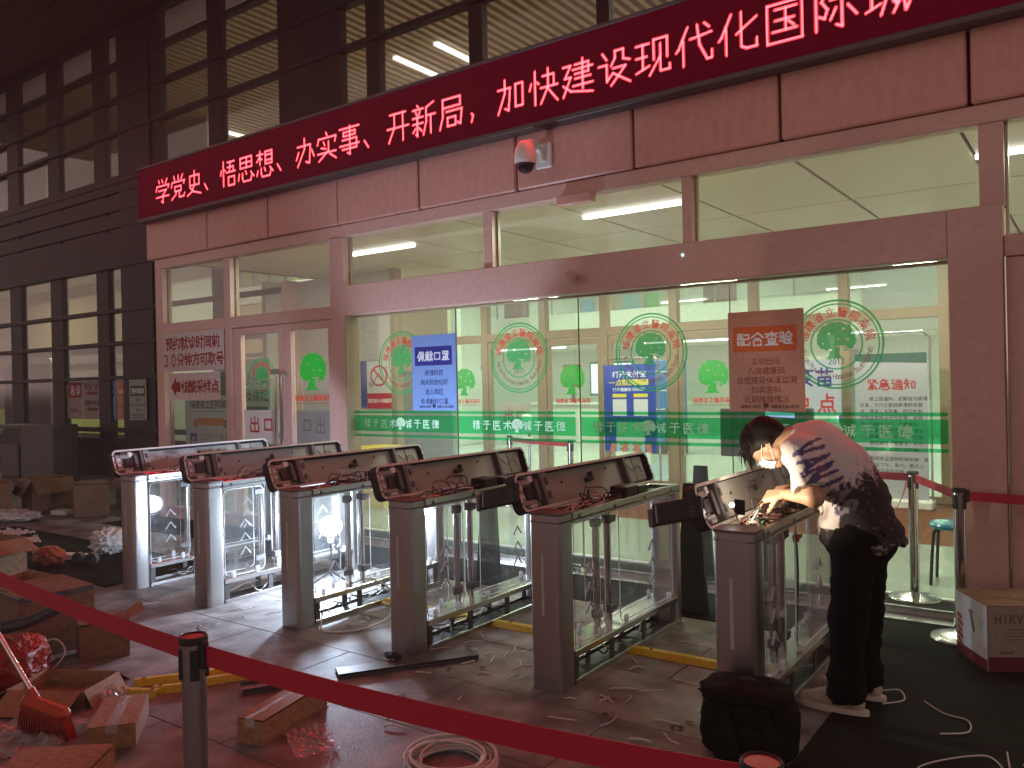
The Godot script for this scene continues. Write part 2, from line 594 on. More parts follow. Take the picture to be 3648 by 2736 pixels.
func glyphs() -> void:
	# each entry: the character, then its strokes; *x stands for a common component
	var src := """学 3042 7082 d0b3 1407 14f4e6 37c78a 8a8f6e 0bfb|党 8083 3043 d0b3 1407 14f4e6 47b7ba4a47 6a5c0f 9a9eeefc|史 33d3d93933 80895d0f 3a7dff|、 1a4e|悟 *x 71e1 a197 74d4d7 67f7 8aeaef8f8a|思 21d1d72721 24d4 8187 1a0e 4a4d5fcfdc 798b cafd
想 0262 3038 3306 3455 81e1e88881 83e3 86e6 1b0e 4a4d5fcfdc 7a8c cafd|办 14c4be8d 70761f 270b d7fb|实 7082 1306 13f3e6 5567 3879 0bfb 959a1f acff|事 01f1 33c3c53533 27d7dc 2cdc 0afa 808f6e|开 21d1 08f8 51581f b1bf|新 3041 0272 2335 5345 0676 0979 363f2e 2b0d 4b6d e092 92997f 96f6 c6cf
局 21d1d525 21290f 47e7debd 5aaaae5e5a|， 2b3c2f|加 04746e4d 40460f a3e3edada3|快 *x 73d3d8 68f8 a0a86f a9ff|建 62d2d6 54f4 66d6 68e8 5bfb a0ad 024217470f 0a4dff|设 *a 818467 81c1c5f6 78d86f 7aff|现 0262 0757 0d6b 323c 8981e1e9 b3b86f b9befefc|代 *r 65f4 90a8defefb c0e2
化 *r f378 909dbefefb|国 11e1ef1f11 43c3 47b7 3bcb 838b 98ba|际 *f 71e1 65f5 a5af8e 886c c8fc|城 0555 212c 0d5b *c|预 116134 2345 066658 363f1e 71f1 b1a4 8b84e4eb b6ba7f bcff|约 *k 9067 83e3debd 88aa|就 3041 0272 1464671714 474f2e 290c 5a7c 84f4 b0b77f c6cefefb d0f2
诊 *a a066 a0f6 b588 d87c eb6f|时 *d 64f4 c0ceae 789a|间 *g 55b5bc5c55 58b8|前 4052 b0a2 03f3 2f26767e5d 2979 2b7b a6ab e5efce|分 6007 90f7 38c8be9d 786b1f|钟 *j 74e4ea7a74 a0af|方 7082 03f3 63680f 67d7ce9d|可 02f2 d2dfae 26868b2b26|取 0171 212b 616f 2464 2868 0c7b 83e37f 95ff
号 31c1c63631 08f8 584bcbbf8e|核 *m a0b2 73f3 b387d7 d66d e97f bbff|酸 *y b083e3 d1f4 9577 c5e7 a77c 99e97f 9bff|采 d022 3446 7385 d3b6 08f8 878f 791e 89fe|样 *m 90a2 d0c3 74f4 87e7 6bfb b4bf|点 8086 83e3 36d6db3b36 *o|出 808f 2227d7 d2d7 191fef e9ef|口 23d3dd2d23
福 *h 71e1 84d4d78784 79e9ef7f79 7cec b9bf|省 8084 4114 b1e4 c419 47c7cf4f47 4aca 4dcd|立 7082 24d4 466c b69d 0efe|医 e1111fff 6245 54c4 38d8 84883d 99dd|院 *f a0b1 7572f2e5 86d6 69f9 999b6f c9cefefc|南 02f2 8086 2f26e6efce 5769 b7a9 4aca 4ccc 898f|醫 71111777 2343 2565 4147 9195 91d1d4 86d6 67e7 a5f7 19f9 3bdbdf3f3b 6a6c aaac 3ddd
佩 *r 616a4f 61d1ddff 84c4 8c87c7cb a5af|戴 1272 4045 05f5 16767a1a16 1878 464a 1b7b 2b2d 6b6d 0d8d 3d1f 5d7f a0b9effc e79f d1e3|罩 21d1d52521 6165 a1a5 868f 87d7 39c9cd3d39 3bcb 0efe|疫 *n 747658 74b4b6e7 59c94f 6aef|情 *x *q|防 *f a0b1 63f3 93985f 97e7decd|控 *s a0b1 7572f2e4 9478 c4e7 79e9 b9be 6efe
尚 8084 2143 d1b3 2f25e5efce 58b8bc5c58|未 23d3 07f7 808f 771e 89fe|到 0181 411555 5477 1979 474d 0e8c b2bb e1efce|放 *l a086 94f4 d4c97f 96ff|松 *m 9167 c0f7 a77ede caff|进 *z 63e3 58f8 81886c c1cd|入 5183aaff 835c0f|区 e1111fff b34c 54cc|务 6016 42b219 44e8 2acabf9e 786c1f|请 *a *q|好 *v 72e2b5 b5bf9e 68f8
金 8006 80f6 46b6 29d9 868e 4a5c baac 0efe|山 818e 252ede e5ef|配 *y 82e2e787 878efefb|合 8006 80f6 57a7 39c9cf3f39|查 02f2 8087 7216 82e6 48c8cd4d48 4bcb 0fff|验 115147 1417676d4c 0b4a b075 b0f5 96d6 889b b8bb e8cc 7efe|主 7082 24d4 39c9 0efe 848e|动 1262 0676 361c6b 597d 84f4eecd b0b57f|示 31c1 06f6 868f6e 490d b9ed
八 62580e 92a8fe|闽 *g 55b5b95955 848d 4dad a9be|健 *r 82e2e6 74f4 86e6 89e9 7bfb b0bd 436347674d 4a7eff|康 8091 22f2 22290f 45d5d9 37f7 49d9 838f6e 4a5c 2f6d da9c 9cff|码 0161 310a 27666e2e27 82d2c7 8487f7eebd 7bcb|自 8063 33c3cf3f33 37c7 3bcb|觉 3042 7082 d0b3 1407 14f4e6 4b46b6bb 797b1f 9c9fefed|接 *s a0b1 72e2 8395 d3c5 65f5 968bef d9bc6f 69f9
受 d022 3345 7384 d3b5 1709 17f7e9 3aca1f 4bff|体 *r 64f4 a0af a55c a5fc 8cdc|温 *w 71d1d77771 74d4 7e79d9de 999e b9be 5efe|监 2127 5058 a085 93f3 b5d7 3e3adade 6a6e aaae 0efe|测 *w 6b61b1bb 848a5f 8bae d3db f1ffde|如 *v 93e3ed9d93|告 5014 33d3 07f7 8087 3acacf3f3a|知 3005 2363 0777 43471e 486d a4e4edada4|近 *z e072 72786c 76f6 b6be
期 0272 202b 606b 2565 2868 0b8b 3c1f 5c6e a1a97f a1f1fede a5f5 a9f9|旅 *l 9076 83f3 e577 988fbd b8ff e9ab|居 21d1d525 21290f 47f7 959b 5bdbdf5f5b|况 1234 0d3a 72d2d87872 98995f b8befefb|急 6014 42b276 26c6ca2a 28c8 *t|紧 2025 5056 81d176 92f6 8749b9 b93cdc 8c8f6e 4d2f bdef|通 *z 62d2a4 6c65e5edcc 68e8 6beb a5ad|发 4025f5 80680f 58c84f 6aff b0d2
热 0363 303918 0757 73d3d9fbf7 a0a57b 8596 *o|门 *g|苗 03f3 5055 a0a5 28d8df2f28 2bdb 888f|种 5011 0464 313f 350b 3668 84e4ea8a84 b0bf|您 3016 242a 7055 62e2d4 a3a9 7568 c5e8 *t|已 22d2d828 252eefec|无 22d2 07f7 82861f 979eeefc|烟 0518 6457 30380f 4a6e 82f2ff8f82 a5e5 c4c89c c9ed|打 *s 72f2 c2cfae|一 08f8|术 04f4 808f 751d 86fd b0d2|精 1124 5143 0565 303f 360b 3659 *q|于 21d1 06f6 818f6e
诚 *a *c|德 4013 5407 282f 62f2 a0a4 74e4e77774 9497 c4c7 69f9 6c5e 8b8ecedc aabc dcfe|上 818e 86d6 0efe|级 *k 71c1b5e58f 92975f 87ff|周 31390f 31e1efce 54b4 8287 47c7 6aaaad6d6a|五 12e2 825e 37c7be 0efe|下 02f2 828f 86c9|午 5026 33d3 08f8 838f|六 7093 05f5 580e 98fe|天 22d2 07f7 82870f 88ff|日 31d1df3f31 38d8|安 7082 1306 13f3e6 763bdf b84f 09f9|节 03f3 5055 a0a5 27d7dcbb 878f
行 4015 5408 282f 72e2 67f7 c7cfae|人 80780f 89ff|内 2f23e3efce 80864b 87bb|为 3042 24e4dfae 80752f 889a|反 d022 22290f 46d64f 58ff|要 01f1 23e3e72723 6167 a1a7 0afa 783dff b84f|求 03f3 808f6e 3658 1d6a d5a8 88ff b0d2|冠 1204 12f2e4 2676 0888 38390f 686eeeec 94f4 d2dcbb|排 *s 909b6f c0cf 6494 6797 6a9a c4f4 c7f7 cafa|即 1767 11616717 111e6c 8181f1fbdb 818f|起 1161 0474 313e 3868 240e ff3d 82d2d787 878befec|中 23d3d92923 808f|心 1a0e 4a4d5fcfdc 798b cafd|员 41b1b54541 37c7 373c c7cc 878b1f 9cef|免 5016 42b286 26d6da2a26 868a1f 9a9eeefc|另 31c1c63631 28d8cfae 787a1f|假 *r 51915f 5595 6898 6c9c b1e1e5b5 a7e7af a8ff|复 5014 33e3 45c5ca4a45 48c8 6a2d 5bcb2f 5cff|符 2013 1252 8093 82d2 3619 282f 67f7 c6cfae 8a9c|集 4014 232a 6072 33e3 35d5 37d7 39e9 8389 0cfc 8a8f 7c2f 9cef|聚 0171 2127 6167 2464 0676 91d1a7 93d7 0b7a 8a8f 4b1f bbef fafa|避 *z 61a1a464 616b 67a7ab6b c0d1 b2f2 b6f6 d2d6 d7db b9f9
。 2c4c4e2e2c|： 2526 2c2d|0 6191b4bb9f6f4b4461|1 53818f|2 335191b3b63fcf|3 335191b3b597 97b9bd9f5f3d|5 b1414787babd9f5f3d|8 6191b3b59767454361 6797b9bd9f6f4d4967|F 3f31c1 37a7|H 212f c1cf 28c8|I 717f|K 212f c12a 57cf|V 217fc1|S b3915133355797b9bd9f5f3d|O 6191c4cc9f6f3c3461|N 2f21cfc1|P 2f21a1c3c5a727|B 2f21a1c3c5a727 a7c9cdaf2f|支 04f4 8088 38c82f 59ff|付 *r 65f5 c0cfae 789a|宝 7082 1306 13f3e6 37d7 4aca 2eee 878e acbd|垃 0555 212c 0d5b a0b2 73f3 8699 d6bb 6dfd|圾 0555 212c 0d5b 71c1b5e58f 92975f 87ff|类 4152 b1a2 04f4 8088 7528 95e8 0bfb 8a7c1f 8bff|从 40460e 476c b0b56f b6ff|我 6022 05f5 414f2e 0a78 a0b9effb d78e d0f2|做 *r 6494 8088 68989d6d68 c0a6 b4f4 e49f b6ff|卒 7082 13e3 5438 4668 b498 a6c8 0bfb 898f|A 812f 81ef 4aca|u 353d5f9fbd b5bf|j 757d5f 7172|i 757f 7172|a 365595b7bf ba5a3c3e5f9fbd|n 353f 376595b7bf|r 454f 476595|o 6595b7bd9f6f4d4765|v 257fc5|c b79565474d6f9fbd|l 717f|s b6955537599abc9f5f3e|p 353f 376595b7ba9c6c3a|t 616d7f9f 3595|h 313f 376595b7bf"""
	for line in src.split("\n"):
		for item in line.split("|"):
			var w := item.strip_edges().split(" ", false)
			var strokes := []
			for k in range(1, w.size()):
				var words := [w[k]]
				if w[k].begins_with("*"):
					words = Array((RAD[w[k].substr(1)] as String).split(" "))
				for s in words:
					var pts := PackedVector2Array()
					for i in range(0, (s as String).length() - 1, 2):
						pts.push_back(Vector2(("0x" + s[i]).hex_to_int(), ("0x" + s[i + 1]).hex_to_int()))
					strokes.append(pts)
			G[w[0]] = strokes


func seg(im: Image, a: Vector2, b: Vector2, w: float, c: Color) -> void:
	var r := w * 0.5 + 0.6
	var x0 := maxi(0, int(minf(a.x, b.x) - r))
	var x1 := mini(im.get_width() - 1, int(maxf(a.x, b.x) + r) + 1)
	var y0 := maxi(0, int(minf(a.y, b.y) - r))
	var y1 := mini(im.get_height() - 1, int(maxf(a.y, b.y) + r) + 1)
	var d := b - a
	var l2 := maxf(d.length_squared(), 1e-6)
	for y in range(y0, y1 + 1):
		for x in range(x0, x1 + 1):
			var p := Vector2(x + 0.5, y + 0.5)
			var t := clampf((p - a).dot(d) / l2, 0.0, 1.0)
			var k := clampf(w * 0.5 + 0.5 - (p - a - d * t).length(), 0.0, 1.0) * c.a
			if k > 0.0:
				put(im, x, y, c, k)


func put(im: Image, x: int, y: int, c: Color, k: float) -> void:
	var o := im.get_pixel(x, y)
	var al := maxf(o.a, k) if o.a < 0.99 else 1.0
	if o.a < 0.02:
		im.set_pixel(x, y, Color(c.r, c.g, c.b, k))
	else:
		im.set_pixel(x, y, Color(lerpf(o.r, c.r, k), lerpf(o.g, c.g, k), lerpf(o.b, c.b, k), al))


func glyph(im: Image, ch: String, at: Vector2, size: Vector2, w: float, c: Color, turn := 0.0) -> void:
	# at: centre of the character
	if not G.has(ch):
		return
	for s in G[ch]:
		var last := Vector2()
		for i in (s as PackedVector2Array).size():
			var p: Vector2 = at + ((s[i] - Vector2(7.5, 7.5)) / 15.0 * size).rotated(turn)
			if i > 0:
				seg(im, last, p, w, c)
			last = p


func text(im: Image, s: String, center: Vector2, size: float, w: float, c: Color, pitch := 1.08, wide := 1.0) -> void:
	var n := s.length()
	for i in n:
		glyph(im, s[i], center + Vector2((i - (n - 1) * 0.5) * size * pitch * wide, 0), Vector2(size * wide, size) * 0.94, w, c)


func rect(im: Image, x: float, y: float, w: float, h: float, c: Color) -> void:
	im.fill_rect(Rect2i(int(x), int(y), int(w), int(h)), c)


func ring(im: Image, ce: Vector2, r: float, w: float, c: Color) -> void:
	for y in range(maxi(0, int(ce.y - r - w)), mini(im.get_height(), int(ce.y + r + w) + 1)):
		for x in range(maxi(0, int(ce.x - r - w)), mini(im.get_width(), int(ce.x + r + w) + 1)):
			var k := clampf(w * 0.5 + 0.5 - absf((Vector2(x + 0.5, y + 0.5) - ce).length() - r), 0.0, 1.0)
			if k > 0:
				put(im, x, y, c, k * c.a)


func tree_print(im: Image, ce: Vector2, s: float, c: Color, holes := true) -> void:
	# the broad-crowned tree of the emblem: s = its height
	var lobes := []
	for i in 19:
		var a := PI * 0.93 + PI * 1.14 * i / 18.0
		lobes.append([Vector2(cos(a) * 0.43, sin(a) * 0.37 - 0.01 + 0.02 * sin(i * 2.3)), 0.085])
	for q in [[-0.42, 0.10, 0.09], [0.42, 0.10, 0.09], [-0.36, 0.19, 0.085], [0.36, 0.20, 0.09], [-0.25, 0.24, 0.07], [0.24, 0.27, 0.07]]:
		lobes.append([Vector2(q[0], q[1]), q[2]])
	var gaps := [[-0.19, -0.15, 0.04, 0.028], [0.2, -0.27, 0.035, 0.03], [0.05, 0.0, 0.022, 0.03], [0.30, 0.02, 0.05, 0.02], [-0.35, 0.12, 0.02, 0.03], [0.12, 0.21, 0.15, 0.016], [0.22, 0.27, 0.12, 0.016], [0.16, 0.32, 0.06, 0.018], [-0.16, 0.30, 0.05, 0.03]]
	var x0 := maxi(0, int(ce.x - s * 0.55))
	var x1 := mini(im.get_width() - 1, int(ce.x + s * 0.55))
	for y in range(maxi(0, int(ce.y - s * 0.52)), mini(im.get_height(), int(ce.y + s * 0.52))):
		for x in range(x0, x1 + 1):
			var p := (Vector2(x + 0.5, y + 0.5) - ce) / s
			p.y += 0.06
			var ins := (p / Vector2(0.45, 0.40)).length() < 1.0 and p.y < 0.22
			if not ins:
				for l in lobes:
					if (p - l[0]).length() < l[1]:
						ins = true
						break
			if not ins and p.y > 0.15 and p.y < 0.54:
				var t := (p.y - 0.15) / 0.39
				var hw := lerpf(0.16, 0.10, t) + 0.17 * pow(t, 6.0)
				ins = absf(p.x + 0.05) < hw
			if ins and holes:
				for g in gaps:
					if ((p - Vector2(g[0], g[1])) / Vector2(g[2], g[3])).length() < 1.0:
						ins = false
						break
			if ins:
				put(im, x, y, c, c.a)


func arc_text(im: Image, s: String, ce: Vector2, r: float, a0: float, a1: float, size: float, w: float, c: Color, below := false, narrow := 1.0) -> void:
	var n := s.length()
	for i in n:
		var a := lerpf(a0, a1, float(i) / maxf(1, n - 1))
		var p := ce + Vector2(cos(a), sin(a)) * r
		glyph(im, s[i], p, Vector2(size * narrow, size), w, c, (a - PI / 2) if below else (a + PI / 2))


func canvas(w: int, h: int, c: Color) -> Image:
	var im := Image.create_empty(w, h, false, Image.FORMAT_RGBA8)
	im.fill(c)
	return im


func fleck(im: Image, seed_: int, amount: float) -> void:
	# the slight mottling of print and paper
	var f := FastNoiseLite.new()
	f.seed = seed_
	f.frequency = 0.05
	f.fractal_octaves = 4
	for y in im.get_height():
		for x in im.get_width():
			var o := im.get_pixel(x, y)
			var k := 1.0 + amount * f.get_noise_2d(x, y)
			im.set_pixel(x, y, Color(o.r * k, o.g * k, o.b * k, o.a))


func sheet(w: float, h: float, t := 0.003) -> MB:
	# a thin printed board: its face carries the whole print, its sides and back take the corner's colour
	var b := mb()
	b.box(Vector3(0, 0, -t / 2 - 0.0004), Vector3(w, h, t))
	b.quad_uv(Vector3(-w / 2, -h / 2, 0), Vector3(w / 2, -h / 2, 0), Vector3(w / 2, h / 2, 0), Vector3(-w / 2, h / 2, 0))
	return b


# ------------------------------------------------------------------ the red LED sign over the entrance
func led_sign() -> void:
	var t := thing("led_sign", "long black LED text sign with red glowing characters above the entrance", "led sign")
	var x0 := -9.80
	var x1 := 1.40
	var y0 := 3.735
	var y1 := 4.365
	var zf := -5.62
	part("sign_case", mb().span(Vector3(x0, y0, -5.86), Vector3(x1, y1, zf - 0.012), 0.006), M.black, t)
	part("lower_trim", mb().span(Vector3(x0, y0 - 0.028, -5.80), Vector3(x1, y0 + 0.012, zf + 0.008), 0.004), M.darksteel, t)
	part("upper_trim", mb().span(Vector3(x0, y1 - 0.01, -5.80), Vector3(x1, y1 + 0.02, zf + 0.008), 0.004), M.darksteel, t)
	var dots := canvas(1120, 64, Color(0.03, 0.0, 0.004))
	var s := "学党史、悟思想、办实事、开新局，加快建设现代化国际城"
	for i in s.length():
		var px := (-9.25 + i * 0.3285 - x0) * 100.0
		glyph(dots, s[i], Vector2(px, 64 - (4.035 - (y0 + 0.01)) * 100.0), Vector2(27.5, 29.5), 1.6, Color(1, 1, 1))
	var em := canvas(1120, 64, Color.BLACK)
	for y in 64:
		for x in 1120:
			var k: float = dots.get_pixel(x, y).r
			em.set_pixel(x, y, Color(1.0, 0.10 + 0.14 * k, 0.13 + 0.14 * k).lerp(Color(0.05, 0.0, 0.006), 1.0 - k) if k > 0.3 else Color(0.05, 0.0, 0.006))  # unlit dots also emit faint red, painted scatter of the sign light
	var m := smat(Color(0.012, 0.002, 0.003), 0.8, 0.0, 0.2)
	m.emission_enabled = true
	m.emission = Color.BLACK
	m.emission_texture = ImageTexture.create_from_image(em)
	m.emission_energy_multiplier = 9.0
	m.texture_repeat = false
	var b := mb()
	b.quad_uv(Vector3(x0 + 0.02, y0 + 0.012, zf), Vector3(x1 - 0.02, y0 + 0.012, zf), Vector3(x1 - 0.02, y1 - 0.012, zf), Vector3(x0 + 0.02, y1 - 0.012, zf))
	part("led_display_face", b, m, t)
	area("led_display_light", Vector3((x0 + x1) / 2, (y0 + y1) / 2, zf + 0.03), Vector2(x1 - x0 - 0.2, 0.5), 13.0, Color(1.0, 0.10, 0.14), t, Vector3(0, 180, 0))
	var k := 0
	while k < 11:
		# module seams
		part("module_seam", mb().span(Vector3(x0 + 1.0 + k * 1.0, y1 + 0.02, -5.8), Vector3(x0 + 1.012 + k, y1 + 0.024, zf + 0.009)), M.black, t)
		k += 1


# ------------------------------------------------------------------ ground
func ground() -> void:
	struct("ground", mb().span(Vector3(-60, -0.6, -8.0), Vector3(40, -0.02, 40)), M.paving2)
	var g := Node3D.new()
	g.name = "plaza_paving"
	g.set_meta("kind", "structure")
	add_child(g)
	var r := RandomNumberGenerator.new()
	r.seed = 5
	var ms := [M.paving, M.paving2, M.paving3]
	var w := 0.9
	var d := 0.6
	var sheet_ := mb().cbox(Vector3(0, -0.015, 0), Vector3(w - 0.005, 0.03, d - 0.005), 0.002).mesh()
	var z := -0.4
	var row := 0
	while z > -5.06:
		var dd := minf(d, 5.11 + z)
		var x := -13.6 + (0.45 if row % 2 else 0.0)
		while x < 1.5:
			var me: Mesh = sheet_
			if dd < d - 0.01:
				me = mb().cbox(Vector3(0, -0.015, (d - dd) / 2), Vector3(w - 0.005, 0.03, dd - 0.005), 0.002).mesh()
			mpart("paving_slab", me, ms[r.randi() % 3], g, Transform3D(Basis(), Vector3(x + w / 2, r.randf_range(-0.0015, 0.0), z - d / 2)))
			x += w
		z -= d
		row += 1
	# far paving on the left, before the dark facade
	struct("far_paving", mb().span(Vector3(-40, -0.3, -7.99), Vector3(-9.9, -0.006, -5.115)), M.paving)
	var a := struct("entrance_mat", mb().span(Vector3(-9.85, -0.02, -6.39), Vector3(1.6, 0.004, -5.115)), M.mat)
	a.set_meta("label", "black mesh mat before and under the glass doors")
	struct("side_mat", mb().span(Vector3(-1.06, -0.02, -5.11), Vector3(1.6, 0.006, -1.6)), M.mat)
	struct("left_mat", mb().span(Vector3(-10.6, -0.02, -4.45), Vector3(-6.62, 0.006, -3.45)), M.mat)
	var ds := solo("door_track", "stainless floor track of the sliding doors between the two black mats", "door track", mb().span(Vector3(-6.24, 0.0, -5.97), Vector3(-0.77, 0.012, -5.74), 0.003), M.steel2)
	for i in 9:
		part("track_screw", mb().lathe([Vector2(0.018, 0), Vector2(0.018, 0.002), Vector2(0.006, 0.0025), Vector2(0.0, 0.0025)], 10, Vector3(-6.0 + i * 0.62, 0.012, -5.80)), M.darksteel, ds)
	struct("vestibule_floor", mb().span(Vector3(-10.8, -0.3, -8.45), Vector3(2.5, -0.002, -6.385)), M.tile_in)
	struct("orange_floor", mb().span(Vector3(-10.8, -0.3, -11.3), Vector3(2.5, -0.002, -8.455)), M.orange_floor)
	struct("lobby_floor", mb().span(Vector3(-42, -0.3, -32.0), Vector3(10, -0.004, -11.305)), M.lobby_floor)
	struct("main_building_floor", mb().span(Vector3(-42, -0.3, -13.0), Vector3(-10.85, -0.004, -8.0)), M.greyroom)
	solo("mat_frame", "pale metal edge strip between the black mat and the tiled vestibule floor", "edge strip", mb().span(Vector3(-6.9, -0.01, -6.42), Vector3(1.5, 0.02, -6.375), 0.004), M.wall_panel)


# ------------------------------------------------------------------ dark curtain wall of the main building
func main_building() -> void:
	var t := thing("main_building", "tall dark glazed hospital building behind the entrance portal", "building")
	var z := ZD
	for p in [[-24.0, -22.9], [-21.4, -20.9], [-19.06, -18.54], [-17.25, -16.77], [-15.44, -15.01], [-14.53, -13.15], [-11.77, -11.41], [-9.96, -8.62], [-8.12, -7.87], [-6.32, -6.11], [-4.5, -4.34], [-2.7, -2.5], [-0.9, -0.7], [0.9, 1.1], [2.6, 3.2]]:
		var lowy := 0.0 if p[1] < -9.9 else 4.05
		var big: bool = p[1] - p[0] > 0.8
		part("pier", mb().span(Vector3(p[0], lowy, z - 0.13), Vector3(p[1], 8.36, z + (0.02 if big else 0.0)), 0.006), M.dark, t)
	part("pier", mb().span(Vector3(-13.5, 0, z + 0.02), Vector3(-13.44, 8.36, z + 0.05), 0.004), M.dark, t)
	for y in [0.66, 0.885, 1.845, 2.48, 3.08, 3.93, 5.47, 6.33, 6.95, 7.58, 8.26]:
		var th: float = {0.66: 0.12, 0.885: 0.07, 3.93: 0.13, 5.47: 0.14, 8.26: 0.16}.get(y, 0.07)
		var xr := -9.97 if y < 4.0 else 3.2
		part("transom", mb().span(Vector3(-24.0, y - th / 2, z - 0.10), Vector3(xr, y + th / 2, z + 0.045), 0.004), M.dark, t)
	part("ledge", mb().span(Vector3(-24, 0.84, z + 0.03), Vector3(-9.97, 0.87, z + 0.12), 0.004), M.dark, t)
	part("base_wall", mb().span(Vector3(-24, 0.0, z - 0.3), Vector3(-9.97, 0.60, z - 0.02)), M.dark, t)
	# spandrel of louvres between the storeys
	part("spandrel", mb().span(Vector3(-24, 3.99, z - 0.3), Vector3(3.2, 5.41, z - 0.03)), M.darksteel, t)
	for y in [[3.995, 4.54], [4.60, 4.85], [4.91, 5.18], [5.24, 5.41]]:
		part("cladding_panel", mb().span(Vector3(-24, y[0], z - 0.03), Vector3(-9.97, y[1], z + 0.03), 0.004), M.dark, t)
	# panes
	var low := [[-22.9, -21.4], [-20.9, -19.06], [-18.54, -17.25], [-16.77, -15.44], [-15.01, -14.53], [-13.15, -11.77], [-11.41, -9.96]]
	var lowy := [[0.72, 0.85], [0.92, 1.81], [1.88, 2.445], [2.515, 3.045], [3.115, 3.865]]
	for w in low:
		for y in lowy:
			part("window_pane", mb().span(Vector3(w[0], y[0], z - 0.06), Vector3(w[1], y[1], z - 0.052)), M.tinted, t)
	var up := [[-22.9, -21.4], [-20.9, -19.06], [-18.54, -17.25], [-16.77, -15.44], [-15.01, -14.53], [-13.15, -11.77], [-11.41, -9.96], [-8.62, -8.12], [-7.87, -6.32], [-6.11, -4.5], [-4.34, -2.7], [-2.5, -0.9], [-0.7, 0.9]]
	var upy := [[5.54, 6.295], [6.365, 6.915], [6.985, 7.545], [7.615, 8.18]]
	for w in up:
		for y in upy:
			part("window_pane", mb().span(Vector3(w[0], y[0], z - 0.06), Vector3(w[1], y[1], z - 0.052)), M.tinted, t)
	# roof overhang
	part("soffit", mb().span(Vector3(-24, 8.36, z - 0.3), Vector3(3.2, 8.6, -3.8)), M.soffit, t)
	for i in 9:
		part("soffit_joint", mb().span(Vector3(-24, 8.352, -7.4 + i * 0.45), Vector3(3.2, 8.362, -7.385 + i * 0.45)), M.joint, t)
	# rooms behind the glass
	part("room_wall", mb().span(Vector3(-42, -0.2, -13.2), Vector3(-10.9, 5.2, -13.0)), M.greyroom, t)
	part("room_wall", mb().span(Vector3(-42, 2.95, -13.0), Vector3(-23.0, 4.9, -12.9)), M.beige, t)
	part("room_wall", mb().span(Vector3(-23.0, 0.0, -13.0), Vector3(-19.0, 5.19, -12.9)), M.paleroom, t)
	part("room_wall", mb().span(Vector3(-19.0, 1.9, -13.0), Vector3(-10.9, 3.72, -12.9)), M.beige, t)
	part("room_wall", mb().span(Vector3(-19.0, 3.72, -13.0), Vector3(-10.9, 4.15, -12.86)), M.wall_in, t)
	part("room_wall", mb().span(Vector3(-42, 4.9, -13.0), Vector3(-23.0, 5.2, -12.85)), M.wall_in, t)
	part("room_wall", mb().span(Vector3(-42, 0.35, -12.98), Vector3(-22.0, 1.05, -12.5)), M.lime, t)
	var leafm := smat(Color(0.20, 0.42, 0.12), 0.6)
	var leaf_shape := PackedVector2Array()
	for k in 14:
		var an := TAU * k / 14.0
		leaf_shape.push_back(Vector2(cos(an) * 0.34 * (1.0 - 0.25 * cos(an)), sin(an) * 0.15))
	var leaf_mesh := mb().prism(leaf_shape, 0.0, 0.02).mesh()
	for k in 22:
		mpart("leaf_motif", leaf_mesh, leafm, t, Transform3D(Basis(Vector3.BACK, 0.9 if k % 2 else -0.9), Vector3(-18.8 + (k / 2) * 0.62 + (0.25 if k % 2 else 0.0), 4.38 + 0.36 * (k % 2), -12.99)))
	part("room_rail", mb().span(Vector3(-42, 2.88, -12.99), Vector3(-16, 2.94, -12.84)), M.dark, t)
	part("room_rail", mb().span(Vector3(-42, 2.42, -12.99), Vector3(-16, 2.47, -12.86)), M.dark, t)
	part("room_ceiling", mb().span(Vector3(-42, 5.2, -13.2), Vector3(-10.9, 5.4, -8.3)), M.greyroom, t)
	part("room_side_wall", mb().span(Vector3(-42.2, -0.2, -13.2), Vector3(-42.0, 9.2, -8.2)), M.greyroom, t)
	# upper storey: floor, ceiling of slats, back wall
	part("upper_floor", mb().span(Vector3(-42, 5.0, -24.0), Vector3(12, 5.15, -13.2)), M.greyroom, t)
	part("upper_floor", mb().span(Vector3(-10.9, 5.0, -13.2), Vector3(12, 5.15, -8.3)), M.greyroom, t)
	part("upper_back_wall", mb().span(Vector3(-42, 5.0, -24.2), Vector3(12, 9.4, -24.0)), M.wall_in, t)
	part("upper_ceiling", mb().span(Vector3(-42, 9.1, -24.2), Vector3(12, 9.4, -8.2)), M.slat_back, t)
	part("upper_inner_wall", mb().span(Vector3(-21.9, 5.2, -13.3), Vector3(-19.35, 9.1, -13.1)), M.paleroom, t)
	part("upper_inner_wall", mb().span(Vector3(-42.0, 5.2, -12.2), Vector3(-26.0, 9.1, -12.0)), M.paleroom, t)
	part("upper_bulkhead", mb().span(Vector3(-42, 8.5, -9.3), Vector3(12, 9.1, -9.1)), M.wall_in, t)
	var sl := mb().span(Vector3(-0.055, -0.05, -7.3), Vector3(0.055, 0.05, 7.3)).mesh()
	for i in 210:
		mpart("ceiling_slat", sl, M.slat, t, Transform3D(Basis(), Vector3(-40.0 + i * 0.23, 8.98, -16.6)))
	for p in [[-12.6, -14.2], [-11.4, -14.2], [-20, -15], [-3, -15], [-7.5, -18]]:
		var o := part("tube_lamp", mb().span(Vector3(p[0] - 0.07, 8.84, p[1] - 0.9), Vector3(p[0] + 0.07, 8.91, p[1] + 0.9), 0.01), glow(Color(1, 1, 0.93), 1.6), t)
		area("tube_lamp_light", Vector3(p[0], 8.83, p[1]), Vector2(0.14, 1.8), 24.0, Color(1.0, 0.93, 0.80), o)
